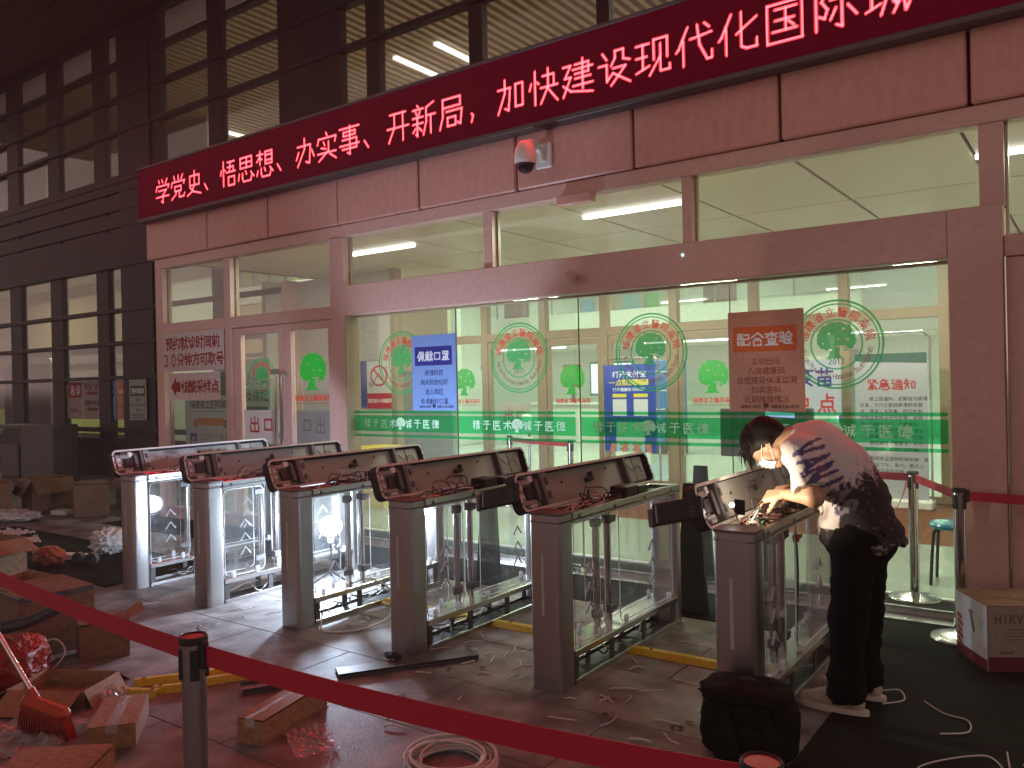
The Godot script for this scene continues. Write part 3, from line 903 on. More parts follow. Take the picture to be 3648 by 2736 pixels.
	for p in [[-20.0, -10.3], [-15.0, -10.3], [-27, -10.3]]:
		var o := part("tube_lamp", mb().span(Vector3(p[0] - 0.6, 5.13, p[1] - 0.07), Vector3(p[0] + 0.6, 5.2, p[1] + 0.07), 0.01), glow(Color(1, 1, 0.93), 1.5), t)
		area("tube_lamp_light", Vector3(p[0], 5.12, p[1]), Vector2(1.2, 0.14), 13.0, Color(1.0, 1.0, 0.84), o)
	# a white framed kiosk just inside the glass
	var k := thing("information_kiosk", "large black screen kiosk with white rounded edge behind the dark glass", "kiosk")
	part("kiosk_frame", mb().prism(rrect(2.5, 1.9, 0.22, 6, -20.75, 1.45), -9.32, -9.05, Transform3D(), true), M.white, k)
	part("kiosk_screen", mb().prism(rrect(2.3, 1.7, 0.16, 6, -20.8, 1.42), -9.05, -9.035, Transform3D(), true), M.black, k)
	part("kiosk_foot", mb().span(Vector3(-21.5, 0, -9.4), Vector3(-20.2, 0.52, -9.0), 0.02), M.greygate, k)


# ------------------------------------------------------------------ entrance portal
func portal() -> void:
	var t := thing("entrance_portal", "metal entrance portal coloured with the red sign glow, with fascia panels, transom glass and glass doors", "entrance")
	var seams := [-9.84, -8.54, -7.41, -6.30, -5.18, -4.05, -2.93, -1.79, -0.63, 0.55, 1.7]
	for i in seams.size() - 1:
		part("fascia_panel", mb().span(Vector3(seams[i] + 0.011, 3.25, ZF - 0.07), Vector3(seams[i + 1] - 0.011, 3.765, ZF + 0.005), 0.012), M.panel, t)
	part("fascia_backing", mb().span(Vector3(-9.82, 3.23, ZF - 0.25), Vector3(1.7, 4.4, ZF - 0.075)), M.joint, t)
	part("portal_roof", mb().span(Vector3(-9.82, 4.2, ZD + 0.05), Vector3(1.7, 4.38, ZF - 0.26)), M.dark, t)
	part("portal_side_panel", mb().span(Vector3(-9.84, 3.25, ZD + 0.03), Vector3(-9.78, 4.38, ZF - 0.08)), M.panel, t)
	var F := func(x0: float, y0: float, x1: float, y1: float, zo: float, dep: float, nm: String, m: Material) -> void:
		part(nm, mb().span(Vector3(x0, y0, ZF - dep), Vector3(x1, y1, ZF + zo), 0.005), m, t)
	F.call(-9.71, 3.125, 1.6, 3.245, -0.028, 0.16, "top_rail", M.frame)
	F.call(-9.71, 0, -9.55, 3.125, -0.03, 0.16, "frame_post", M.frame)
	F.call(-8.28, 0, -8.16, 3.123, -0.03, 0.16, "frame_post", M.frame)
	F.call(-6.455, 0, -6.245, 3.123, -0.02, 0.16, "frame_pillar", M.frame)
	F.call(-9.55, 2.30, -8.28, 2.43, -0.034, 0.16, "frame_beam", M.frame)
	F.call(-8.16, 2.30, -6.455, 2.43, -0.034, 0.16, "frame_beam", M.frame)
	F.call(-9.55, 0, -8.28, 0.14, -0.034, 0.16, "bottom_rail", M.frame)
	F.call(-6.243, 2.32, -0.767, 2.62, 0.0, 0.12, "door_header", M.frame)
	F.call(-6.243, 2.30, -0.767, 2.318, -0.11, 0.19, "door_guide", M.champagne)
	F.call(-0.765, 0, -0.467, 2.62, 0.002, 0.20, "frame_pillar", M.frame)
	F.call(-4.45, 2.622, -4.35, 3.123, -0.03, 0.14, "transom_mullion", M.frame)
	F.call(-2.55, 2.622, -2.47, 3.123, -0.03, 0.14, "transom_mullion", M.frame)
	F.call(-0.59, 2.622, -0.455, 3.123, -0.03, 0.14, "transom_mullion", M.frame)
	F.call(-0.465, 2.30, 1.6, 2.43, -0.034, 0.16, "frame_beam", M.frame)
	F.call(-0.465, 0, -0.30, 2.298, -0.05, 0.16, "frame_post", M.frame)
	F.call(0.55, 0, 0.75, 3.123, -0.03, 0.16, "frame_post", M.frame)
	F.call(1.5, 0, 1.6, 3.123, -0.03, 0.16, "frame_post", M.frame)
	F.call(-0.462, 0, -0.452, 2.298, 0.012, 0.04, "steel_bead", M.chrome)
	# warm metal returns inside the opening
	part("jamb_lining", mb().span(Vector3(-6.246, 0.0, ZF - 0.2), Vector3(-6.234, 2.30, ZF - 0.022)), M.champagne, t)
	# panes
	var zg := ZF - 0.09
	for p in [[-9.55, 2.43, -8.28, 3.125], [-8.16, 2.43, -6.455, 3.125], [-9.55, 0.14, -8.28, 2.30], [-6.245, 2.62, -4.45, 3.125], [-4.35, 2.62, -2.55, 3.125], [-2.47, 2.62, -0.59, 3.125], [-0.455, 2.43, 0.55, 3.125], [-0.30, 0.0, 0.55, 2.298], [0.75, 0.0, 1.5, 3.125]]:
		part("window_pane", mb().span(Vector3(p[0], p[1], zg - 0.008), Vector3(p[2], p[3], zg)), M.glass, t)
		# glazing beads inside the frame
		part("glazing_bead", mb().span(Vector3(p[0], p[1], zg - 0.05), Vector3(p[0] + 0.018, p[3], zg - 0.01), 0.003), M.champagne, t)
	# swing doors at the left
	for leaf in [[-8.155, -7.245, -8.01, -7.345], [-7.24, -6.46, -7.13, -6.535]]:
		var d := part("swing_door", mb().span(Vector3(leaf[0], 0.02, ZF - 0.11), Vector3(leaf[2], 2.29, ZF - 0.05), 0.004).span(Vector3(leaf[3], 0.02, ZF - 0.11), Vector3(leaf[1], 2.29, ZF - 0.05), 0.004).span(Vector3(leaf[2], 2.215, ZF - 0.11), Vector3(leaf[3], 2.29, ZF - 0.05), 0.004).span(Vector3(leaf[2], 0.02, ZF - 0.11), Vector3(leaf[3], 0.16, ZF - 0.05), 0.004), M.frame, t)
		part("door_pane", mb().span(Vector3(leaf[2], 0.16, ZF - 0.085), Vector3(leaf[3], 2.215, ZF - 0.077)), M.glass, d)
		var hx: float = leaf[1] - 0.05 if leaf[0] < -8 else leaf[0] + 0.05
		for zz in [0.0, -0.16]:
			var zz0: float = ZF - 0.05 + zz
			var dir := 1.0 if zz == 0.0 else -1.0
			var pts := [Vector3(hx, 1.74, zz0)]
			for a in 7:
				var q := PI / 2 * a / 6.0
				pts.append(Vector3(hx - 0.03 * sin(q), 1.74 - 0.05 + 0.05 * cos(q), zz0 + dir * (0.03 + 0.03 * sin(q))))
			pts.append(Vector3(hx - 0.03, 0.75, zz0 + dir * 0.06))
			pts.append(Vector3(hx, 0.70, zz0))
			part("pull_handle", mb().tube(pts, 0.014, 8), M.chrome, d)
	# four glass leaves of the sliding doors
	var band := band_print()
	var emb := emblem_print(Color(0.20, 0.66, 0.40, 0.88), true)
	var leafs := [[-6.268, -4.862, -5.555, 0.0], [-4.852, -3.562, -4.14, 0.012], [-3.532, -2.165, -2.875, 0.0], [-2.235, -0.79, -1.48, -0.03]]
	for i in 4:
		var l: Array = leafs[i]
		var z: float = ZF - 0.12 + l[3]
		var d := part("sliding_door", mb().span(Vector3(l[0], 0.035, z - 0.010), Vector3(l[1], 2.31, z)), M.glass, t)
		part("door_edge", mb().span(Vector3(l[0] - 0.004, 0.035, z - 0.012), Vector3(l[0], 2.31, z + 0.002)), M.darksteel, d)
		part("bottom_rail", mb().span(Vector3(l[0], 0.012, z - 0.02), Vector3(l[1], 0.06, z + 0.01), 0.003), M.steel2, d)
		for y in [[1.32, 1.345], [1.14, 1.30], [1.085, 1.11]]:
			part("green_film", mb().prism(rrect(l[1] - l[0] - 0.02, y[1] - y[0], 0.012, 3, (l[0] + l[1]) / 2, (y[0] + y[1]) / 2), z + 0.001, z + 0.003), M.greenfilm, d)
		var b := mb()
		var bx: float = l[2] - 0.03
		b.quad_uv(Vector3(bx - 0.52, 1.155, z + 0.006), Vector3(bx + 0.52, 1.155, z + 0.006), Vector3(bx + 0.52, 1.285, z + 0.006), Vector3(bx - 0.52, 1.285, z + 0.006))
		part("band_lettering", b, band, d)
		var e := mb()
		e.quad_uv(Vector3(l[2] - 0.315, 1.5, z + 0.004), Vector3(l[2] + 0.315, 1.5, z + 0.004), Vector3(l[2] + 0.315, 2.13, z + 0.004), Vector3(l[2] - 0.315, 2.13, z + 0.004))
		part("round_emblem", e, emb, d)
	# decals on the swing doors
	var tr := tree_sign_print()
	var q1 := mb()
	q1.quad_uv(Vector3(-7.12, 1.40, ZF - 0.073), Vector3(-6.50, 1.40, ZF - 0.073), Vector3(-6.50, 1.96, ZF - 0.073), Vector3(-7.12, 1.96, ZF - 0.073))
	part("door_tree_decal", q1, tr, t)
	var q2 := mb()
	q2.quad_uv(Vector3(-7.915, 1.5, ZF - 0.073), Vector3(-7.43, 1.5, ZF - 0.073), Vector3(-7.43, 1.94, ZF - 0.073), Vector3(-7.915, 1.94, ZF - 0.073))
	part("round_emblem", q2, emb, t)
	# fittings on the portal
	var cam := thing("dome_camera", "white dome security camera on a curved arm on the fascia", "camera", "", Vector3(-3.75, 3.5, ZF + 0.006))
	part("wall_plate", mb().cbox(Vector3(0, -0.01, 0.012), Vector3(0.16, 0.21, 0.024), 0.01), M.white, cam)
	var arm := []
	for i in 11:
		var a := PI * 0.86 * i / 10.0
		arm.append(Vector3(-0.035 * i / 10.0, -0.06 + 0.13 * sin(a * 0.95), 0.03 + 0.11 * (1 - cos(a))))
	part("curved_arm", mb().tube(arm, 0.026, 12, 0.034), M.white, cam)
	var bc := Vector3(-0.035, -0.02, 0.235)
	part("camera_body", mb().lathe([Vector2(0.084, -0.10), Vector2(0.092, -0.07), Vector2(0.092, -0.03), Vector2(0.084, 0.02), Vector2(0.066, 0.06), Vector2(0.044, 0.085), Vector2(0.0, 0.095)], 24, bc), M.white, cam)
	var dome := smat(Color(0.02, 0.012, 0.02), 0.06)
	part("smoked_dome", mb().sphere(bc + Vector3(0, -0.10, 0), Vector3(0.074, 0.078, 0.074), 20, 12), dome, cam)
	var sen := thing("door_sensor", "small round sensor ball in the sign-reddened frame colour on the door header", "sensor", "", Vector3(-3.47, 2.44, ZF))
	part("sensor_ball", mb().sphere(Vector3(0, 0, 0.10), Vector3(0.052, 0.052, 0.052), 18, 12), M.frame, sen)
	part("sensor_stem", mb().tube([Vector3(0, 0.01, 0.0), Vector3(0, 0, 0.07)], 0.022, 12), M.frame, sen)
	solo("door_closer_box", "flat metal box in the sign-reddened panel colour under the fascia above the doors", "box", mb().cbox(Vector3(-3.46, 3.085, ZF - 0.0), Vector3(0.33, 0.075, 0.09), 0.006), M.panel)
	solo("status_lamp", "tiny cyan status lamp at the foot of the transom mullion", "lamp", mb().sphere(Vector3(-2.535, 2.53, ZF + 0.006), Vector3(0.010, 0.010, 0.010), 10, 6), glow(Color(0.3, 0.9, 0.9), 2.0))


func emblem_print(c: Color, red: bool) -> StandardMaterial3D:
	var im := canvas(512, 512, Color(0.5, 0.5, 0.5, 0))
	var ce := Vector2(256, 256)
	ring(im, ce, 246, 11, c)
	ring(im, ce, 226, 7, c)
	ring(im, ce, 138, 8, c)
	tree_print(im, Vector2(256, 238), 205, Color(c.r, c.g, c.b, 0.8))
	text(im, "2011", Vector2(256, 352), 30, 4.0, Color(0.16, 0.50, 0.30, 0.9), 0.75)
	var rc := Color(0.86, 0.22, 0.18, 0.95) if red else c
	arc_text(im, "福建省立醫院南院", ce, 183, PI * 1.09, PI * 1.92, 52, 5.0, rc)
	arc_text(im, "Fujian Provincial Hospital South Branch", ce, 180, PI * 0.94, PI * 0.05, 27, 3.2, Color(0.55, 0.36, 0.28, 0.9), true, 0.85)
	return printed(im, true, 0.9, 0.5)


func band_print() -> StandardMaterial3D:
	var im := canvas(768, 96, Color(0.8, 0.85, 0.8, 0))
	var c := Color(0.93, 0.97, 0.92, 0.97)
	text(im, "精于医术", Vector2(176, 48), 62, 7.0, c, 1.32, 1.05)
	text(im, "诚于医德", Vector2(590, 48), 62, 7.0, c, 1.32, 1.05)
	tree_print(im, Vector2(384, 50), 88, c)
	return printed(im, true, 1.0, 0.5)


func tree_sign_print() -> StandardMaterial3D:
	var im := canvas(384, 352, Color(0.2, 0.5, 0.3, 0))
	tree_print(im, Vector2(192, 128), 250, Color(0.08, 0.68, 0.24, 0.95))
	text(im, "福建省立醫院南院", Vector2(192, 300), 40, 4.6, Color(0.86, 0.16, 0.14, 0.95), 1.1, 1.04)
	text(im, "FujianProvincialHospitalSouthBranch", Vector2(192, 336), 14, 1.8, Color(0.7, 0.12, 0.10, 0.8), 0.98, 0.76)
	return printed(im, true, 0.9, 0.5)


# ------------------------------------------------------------------ vestibule between the outer and the inner glass
func vestibule() -> void:
	var t := thing("vestibule", "lit glazed vestibule behind the sliding doors", "vestibule")
	# ceiling of large panels
	var i := 0
	var x := -9.45
	while x < 2.0:
		var z := ZF - 0.17
		while z > ZI:
			var z1 := maxf(z - 1.96, ZI)
			if z - z1 > 0.1:
				part("ceiling_panel", mb().span(Vector3(x + 0.013, 3.2, z1 + 0.013), Vector3(x + 1.09 - 0.013, 3.23, z - 0.013), 0.003), M.ceiling, t)
			z -= 1.96
			i += 1
		x += 1.09
	part("ceiling_backing", mb().span(Vector3(-9.7, 3.235, ZI - 0.1), Vector3(2.2, 3.4, ZF - 0.165)), M.joint, t)
	part("left_wall_panel", mb().span(Vector3(-9.2 + 0.004, 0, -8.3), Vector3(-7.86, 3.2, -8.2), 0.004), M.wall_panel, t)
	part("left_wall_panel", mb().span(Vector3(-9.87, 0, -8.3), Vector3(-9.2 - 0.004, 3.2, -8.2), 0.004), M.wall_panel, t)
	part("left_return_wall", mb().span(Vector3(-10.9, 0, -11.2), Vector3(-10.8, 3.3, -8.31)), M.wall_in, t)
	part("wall_post", mb().span(Vector3(-7.95, 0, -8.32), Vector3(-7.85, 3.2, -8.18), 0.004), M.champagne, t)
	part("right_wall", mb().span(Vector3(2.1, 0, ZI), Vector3(2.2, 3.3, ZF - 0.17)), M.wall_in, t)
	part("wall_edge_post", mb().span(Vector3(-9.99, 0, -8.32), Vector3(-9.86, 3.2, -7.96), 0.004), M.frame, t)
	for p in [[-6.82, -6.90], [-3.53, -6.87], [-8.6, -9.6], [-5.2, -9.6], [-1.9, -9.6], [-0.2, -6.9]]:
		var o := part("tube_lamp", mb().prism(rrect(1.05, 0.09, 0.04, 4), 0, 0.03, Transform3D(Basis(Vector3.RIGHT, PI / 2), Vector3(p[0], 3.2, p[1]))), glow(Color(1, 1, 0.92), 2.2), t)
		area("tube_lamp_light", Vector3(p[0], 3.165, p[1]), Vector2(1.0, 0.08), 4.2, Color(0.95, 1.0, 0.86), o)
	# inner glass wall
	for v in [-10.70, -8.58, -7.385, -6.245, -5.08, -3.89, -2.695, -1.53, -0.40, 0.75]:
		part("inner_mullion", mb().span(Vector3(v - 0.065, 0, ZI - 0.08), Vector3(v + 0.065, 3.2, ZI + 0.05), 0.006), M.champagne, t)
	part("inner_beam", mb().span(Vector3(-10.8, 2.29, ZI - 0.085), Vector3(2.1, 2.425, ZI + 0.042), 0.006), M.champagne, t)
	part("inner_top_rail", mb().span(Vector3(-10.8, 3.1, ZI - 0.085), Vector3(2.1, 3.2, ZI + 0.042), 0.006), M.champagne, t)
	part("inner_sill", mb().span(Vector3(-10.8, 0, ZI - 0.085), Vector3(2.1, 0.09, ZI + 0.042), 0.006), M.champagne, t)
	var vs := [-10.70, -8.58, -7.385, -6.245, -5.08, -3.89, -2.695, -1.53, -0.40, 0.75]
	for k in vs.size() - 1:
		part("inner_pane", mb().span(Vector3(vs[k] + 0.065, 0.09, ZI - 0.02), Vector3(vs[k + 1] - 0.065, 2.29, ZI - 0.012)), M.glass, t)
		part("inner_pane", mb().span(Vector3(vs[k] + 0.065, 2.425, ZI - 0.02), Vector3(vs[k + 1] - 0.065, 3.1, ZI - 0.012)), M.glass, t)
		if k in [1, 2, 3, 4, 5]:
			part("door_stile", mb().span(Vector3(vs[k] + 0.068, 0.03, ZI - 0.05), Vector3(vs[k] + 0.125, 2.28, ZI + 0.03), 0.004).span(Vector3(vs[k + 1] - 0.125, 0.03, ZI - 0.05), Vector3(vs[k + 1] - 0.068, 2.28, ZI + 0.03), 0.004).span(Vector3(vs[k] + 0.125, 2.18, ZI - 0.05), Vector3(vs[k + 1] - 0.125, 2.28, ZI + 0.03), 0.004), M.champagne, t)
	for hx in [-7.26, -5.21, -4.94]:
		part("pull_handle", mb().tube([Vector3(hx, 1.15, ZI + 0.03), Vector3(hx, 1.15, ZI + 0.09), Vector3(hx, 0.5, ZI + 0.09), Vector3(hx, 0.5, ZI + 0.03)], 0.016, 8), M.chrome, t)
	var tr := tree_sign_print()
	for c in [-9.06, -6.85, -4.49]:
		var q := mb()
		q.quad_uv(Vector3(c - 0.34, 1.19, ZI + 0.003), Vector3(c + 0.34, 1.19, ZI + 0.003), Vector3(c + 0.34, 1.86, ZI + 0.003), Vector3(c - 0.34, 1.86, ZI + 0.003))
		part("tree_decal", q, tr, t)


# ------------------------------------------------------------------ lobby hall
func lobby() -> void:
	var t := thing("lobby", "bright white hospital lobby with a mezzanine behind the inner glass", "lobby")
	part("mezzanine_front", mb().span(Vector3(-42, 2.62, -18.2), Vector3(10, 3.34, -18.0)), M.wall_in, t)
	part("mezzanine_slab", mb().span(Vector3(-42, 2.62, -26.0), Vector3(10, 2.8, -18.2)), M.wall_in, t)
	part("ground_back_wall", mb().span(Vector3(-42, 0, -24.2), Vector3(10, 2.62, -24.0)), M.wall_in, t)
	part("mezzanine_wall", mb().span(Vector3(-42, 2.8, -23.2), Vector3(10, 4.99, -23.0)), M.wall_panel, t)
	part("lobby_ceiling", mb().span(Vector3(-42, 4.9, -26.0), Vector3(10, 4.98, -11.3)), M.wall_in, t)
	part("lobby_side_wall", mb().span(Vector3(9.8, 0, -26), Vector3(10, 4.9, -11.3)), M.wall_in, t)
	part("lobby_side_wall", mb().span(Vector3(-42, 0, -26), Vector3(-41.8, 4.9, -11.3)), M.wall_in, t)
	part("lobby_front_wall", mb().span(Vector3(-10.9, 3.21, -11.4), Vector3(10, 4.9, -11.25)), M.wall_in, t)
	part("lobby_column", mb().span(Vector3(-14.2, 0, -17.2), Vector3(-13.4, 4.9, -16.4), 0.01), M.wall_in, t)
	part("lobby_column", mb().span(Vector3(-5.6, 0, -19.6), Vector3(-4.9, 2.62, -18.9), 0.01), M.wall_in, t)
	part("dark_recess", mb().span(Vector3(-6.9, 0, -23.99), Vector3(-5.4, 2.3, -23.8)), M.greyroom, t)
	part("dark_bulkhead", mb().span(Vector3(-3.9, 2.45, -17.9), Vector3(3.0, 4.6, -17.6)), M.greyroom, t)
	var rail := mb()
	for i in 40:
		part("rail_post", mb().tube([Vector3(-27.0 + i * 0.9, 3.34, -18.1), Vector3(-27.0 + i * 0.9, 4.3, -18.1)], 0.026, 8), M.liner, t)
	part("hand_rail", mb().tube([Vector3(-30, 4.3, -18.1), Vector3(9, 4.3, -18.1)], 0.034, 8), M.liner, t)
	part("rail_glass", mb().span(Vector3(-30, 3.42, -18.105), Vector3(9, 4.22, -18.095)), M.glass, t)
	for p in [[-16.3, Color(0.18, 0.07, 0.06)], [-9.0, Color(0.16, 0.07, 0.06)], [-4.2, Color(0.16, 0.07, 0.06)]]:
		part("door_leaf", mb().span(Vector3(p[0] - 0.5, 2.8, -22.99), Vector3(p[0] + 0.5, 4.7, -22.94), 0.01), smat(p[1], 0.5), t)
	for p in [[-13.5, Color(0.20, 0.45, 0.75)], [-12.7, Color(0.75, 0.40, 0.15)], [-11.9, Color(0.35, 0.6, 0.75)], [-11.2, Color(0.2, 0.55, 0.2)]]:
		solo("wall_notice", {-13.5: "blue notice hung on the mezzanine wall", -12.7: "orange notice on the mezzanine wall beside the blue one", -11.9: "pale blue notice on the mezzanine wall", -11.2: "green notice on the mezzanine wall"}[p[0]], "notice", mb().cbox(Vector3(p[0], 3.9, -22.98), Vector3(0.5, 0.72, 0.02), 0.004), smat(p[1], 0.6))
	for p in [[-16, -14.5], [-9, -14.5], [-2, -14.5], [-23, -14.5]]:
		var o := part("ceiling_lamp", mb().span(Vector3(p[0] - 1.5, 4.84, p[1] - 0.3), Vector3(p[0] + 1.5, 4.9, p[1] + 0.3), 0.01), glow(Color(1, 1, 0.94), 1.6), t)
		area("ceiling_lamp_light", Vector3(p[0], 4.83, p[1]), Vector2(3.0, 0.6), 23.0, Color(0.84, 1.0, 0.84), o)
	for p in [[-14, -20.5], [-9.0, -20.5], [-4, -20.5], [-19, -20.5], [-24, -20.5], [-1.8, -19.2]]:
		var o := part("tube_lamp", mb().span(Vector3(p[0] - 1.2, 2.58, p[1] - 0.06), Vector3(p[0] + 1.2, 2.62, p[1] + 0.06), 0.01), glow(Color(1, 1, 0.94), 1.8), t)
		area("tube_lamp_light", Vector3(p[0], 2.57, p[1]), Vector2(2.4, 0.12), 6.0, Color(0.84, 1.0, 0.84), o)
	for p in [[-16, -20.8], [-9.0, -20.8], [-2, -20.8]]:
		var o := part("tube_lamp", mb().span(Vector3(p[0] - 1.2, 4.86, p[1] - 0.06), Vector3(p[0] + 1.2, 4.9, p[1] + 0.06), 0.01), glow(Color(1, 1, 0.94), 1.6), t)
		area("tube_lamp_light", Vector3(p[0], 4.85, p[1]), Vector2(2.4, 0.12), 6.0, Color(0.84, 1.0, 0.84), o)
	# furniture of the lobby
	var tv := thing("lobby_screen", "pale blue information board with dark head on the lobby wall", "screen")
	part("board", mb().cbox(Vector3(-15.0, 1.62, -18.7), Vector3(1.5, 1.0, 0.06), 0.01), smat(Color(0.55, 0.72, 0.75), 0.5), tv)
	part("board_head", mb().cbox(Vector3(-15.0, 2.05, -18.66), Vector3(1.5, 0.15, 0.03), 0.004), smat(Color(0.04, 0.15, 0.22), 0.5), tv)
	for k in 6:
		part("text_panel", mb().cbox(Vector3(-15.35 + 0.7 * (k % 2), 1.78 - 0.22 * (k / 2), -18.66), Vector3(0.6, 0.16, 0.012), 0.003), M.white, tv)
	part("board_post", mb().span(Vector3(-15.75, 0, -18.76), Vector3(-15.7, 2.1, -18.70)).span(Vector3(-14.3, 0, -18.76), Vector3(-14.25, 2.1, -18.70)), M.steel2, tv)
	var tv2 := thing("framed_monitor", "blue framed wall monitor beyond the tree decal", "monitor")
	part("monitor_case", mb().cbox(Vector3(-10.4, 1.65, -18.9), Vector3(1.3, 0.9, 0.06), 0.01), smat(Color(0.03, 0.16, 0.24), 0.4), tv2)
	part("monitor_screen", mb().cbox(Vector3(-10.4, 1.65, -18.86), Vector3(1.18, 0.78, 0.012), 0.003), glow(Color(0.45, 0.6, 0.62), 0.7), tv2)
	part("monitor_stand", mb().span(Vector3(-10.5, 0, -18.95), Vector3(-10.3, 1.3, -18.9)), M.greygate, tv2)
	var rb := thing("red_notice_board", "small red notice board in the lobby left of the monitor", "notice board")
	part("board_face", mb().cbox(Vector3(-11.6, 1.75, -18.9), Vector3(0.55, 0.6, 0.05), 0.006), smat(Color(0.25, 0.02, 0.02), 0.5), rb)
	part("board_post", mb().span(Vector3(-11.65, 0, -18.95), Vector3(-11.55, 1.5, -18.91)), M.greygate, rb)
	var ct := thing("reception_counter", "long white reception counter across the lobby", "counter")
	part("counter_front", mb().span(Vector3(-12.6, 0, -18.6), Vector3(-8.2, 0.98, -18.3), 0.01), M.wall_in, ct)
	part("counter_top", mb().span(Vector3(-12.7, 0.98, -18.7), Vector3(-8.1, 1.04, -18.2), 0.008), M.white, ct)
	var sofa := thing("lobby_bench", "pink red upholstered bench at the far side of the lobby", "bench")
	part("bench_seat", mb().cbox(Vector3(-15.6, 0.42, -16.6), Vector3(2.6, 0.16, 0.6), 0.04), smat(Color(0.55, 0.12, 0.13), 0.6), sofa)
	part("bench_back", mb().cbox(Vector3(-15.6, 0.72, -16.86), Vector3(2.6, 0.42, 0.1), 0.03), smat(Color(0.55, 0.12, 0.13), 0.6), sofa)
	part("bench_leg", mb().span(Vector3(-16.8, 0, -16.85), Vector3(-16.72, 0.35, -16.4)).span(Vector3(-14.5, 0, -16.85), Vector3(-14.42, 0.35, -16.4)), M.steel2, sofa)
	solo("exit_sign", "small green lit exit sign under the dark bulkhead", "exit sign", mb().cbox(Vector3(-4.05, 2.75, -17.55), Vector3(0.3, 0.14, 0.04), 0.004), glow(Color(0.1, 0.75, 0.25), 0.8))
	var wc := thing("blue_cabinet", "blue glass fronted cabinet at the back of the lobby", "cabinet")
	part("cabinet_body", mb().span(Vector3(-7.9, 0.2, -16.4), Vector3(-7.2, 2.0, -16.0), 0.01), smat(Color(0.03, 0.16, 0.45), 0.3), wc)
	for k in 4:
		part("cabinet_shelf", mb().span(Vector3(-7.88, 0.55 + k * 0.4, -16.0), Vector3(-7.22, 0.57 + k * 0.4, -15.985)), M.white, wc)
	part("cabinet_plinth", mb().span(Vector3(-7.9, 0, -16.4), Vector3(-7.2, 0.2, -16.02)), M.greygate, wc)
	# things standing in the vestibule
	var gk := thing("grey_terminal", "grey screening terminal with a bluish screen edge behind the worker's head", "terminal")
	part("terminal_panel", mb().cbox(Vector3(-2.10, 1.17, -6.25), Vector3(0.72, 0.38, 0.05), 0.008), smat(Color(0.20, 0.19, 0.19), 0.5), gk)
	part("terminal_screen", mb().cbox(Vector3(-1.98, 1.31, -6.215), Vector3(0.22, 0.035, 0.012), 0.003, Basis(Vector3.BACK, -0.06)), glow(Color(0.25, 0.4, 0.9), 0.5), gk)
	part("terminal_post", mb().span(Vector3(-2.14, 0.0, -6.28), Vector3(-2.06, 1.0, -6.24), 0.005), M.greygate, gk)
	part("terminal_foot", mb().span(Vector3(-2.35, 0.0, -6.40), Vector3(-1.85, 0.025, -6.12), 0.005), M.greygate, gk)
	var sd := thing("sanitiser_stand", "white hand sanitiser stand with a red tag inside by the second glass door", "dispenser", "", Vector3(-6.15, 0, -8.9))
	part("stand_pole", mb().tube([Vector3(0, 0.02, 0), Vector3(0, 1.15, 0)], 0.018, 10), M.steel2, sd)
	part("stand_foot", mb().lathe([Vector2(0.15, 0), Vector2(0.15, 0.012), Vector2(0.02, 0.03), Vector2(0, 0.03)], 24), M.steel2, sd)
	part("dispenser_body", mb().cbox(Vector3(0, 1.05, 0.05), Vector3(0.13, 0.26, 0.11), 0.03), M.white, sd)
	part("dispenser_tag", mb().cbox(Vector3(0.02, 0.99, 0.107), Vector3(0.06, 0.035, 0.004), 0.001), M.wirered, sd)
	part("drip_tray", mb().cbox(Vector3(0, 0.86, 0.07), Vector3(0.12, 0.02, 0.14), 0.006), M.white, sd)
	var bn := thing("yellow_bin", "yellow clinical waste bin inside by the left vestibule wall", "bin", "", Vector3(-7.75, 0, -7.75))
	part("bin_body", mb().prism(rrect(0.5, 0.4, 0.05), 0.0, 0.72, Transform3D(Basis(Vector3.RIGHT, -PI / 2), Vector3())), M.binyellow, bn)
	part("bin_lid", mb().cbox(Vector3(0, 0.76, 0), Vector3(0.55, 0.08, 0.45), 0.03), M.binyellow, bn)


# ------------------------------------------------------------------ posters, notices and stands
func pos(called: String, label: String, im: Image, at: Vector3, size: Vector2, back := 0.35, turn := 0.0, group := "") -> MeshInstance3D:
	return solo(called, label, "poster", sheet(size.x, size.y), printed(im, false, back), group, at, turn)


func rule_poster(bg: Color, bar: Color, ink: Color, head: String, lines: Array, seed_: int) -> Image:
	var im := canvas(384, 504, bg)
	rect(im, 26, 78, 324, 126, bar)
	text(im, head, Vector2(188, 141), 66, 9.0, Color(0.92, 0.92, 0.93), 1.08)
	for i in lines.size():
		var n: int = lines.size()
		text(im, lines[i], Vector2(192, 252 + i * (190.0 / maxf(1, n - 1))), 38 if n < 5 else 36, 3.8, ink, 1.06)
	text(im, "福建省立医院", Vector2(110, 478), 17, 1.9, ink.darkened(0.3), 1.02)
	tree_print(im, Vector2(189, 476), 30, ink.darkened(0.3), false)
	text(im, "福建省立金山医院", Vector2(284, 478), 17, 1.9, ink.darkened(0.3), 1.02)
	fleck(im, seed_, 0.08)
	return im


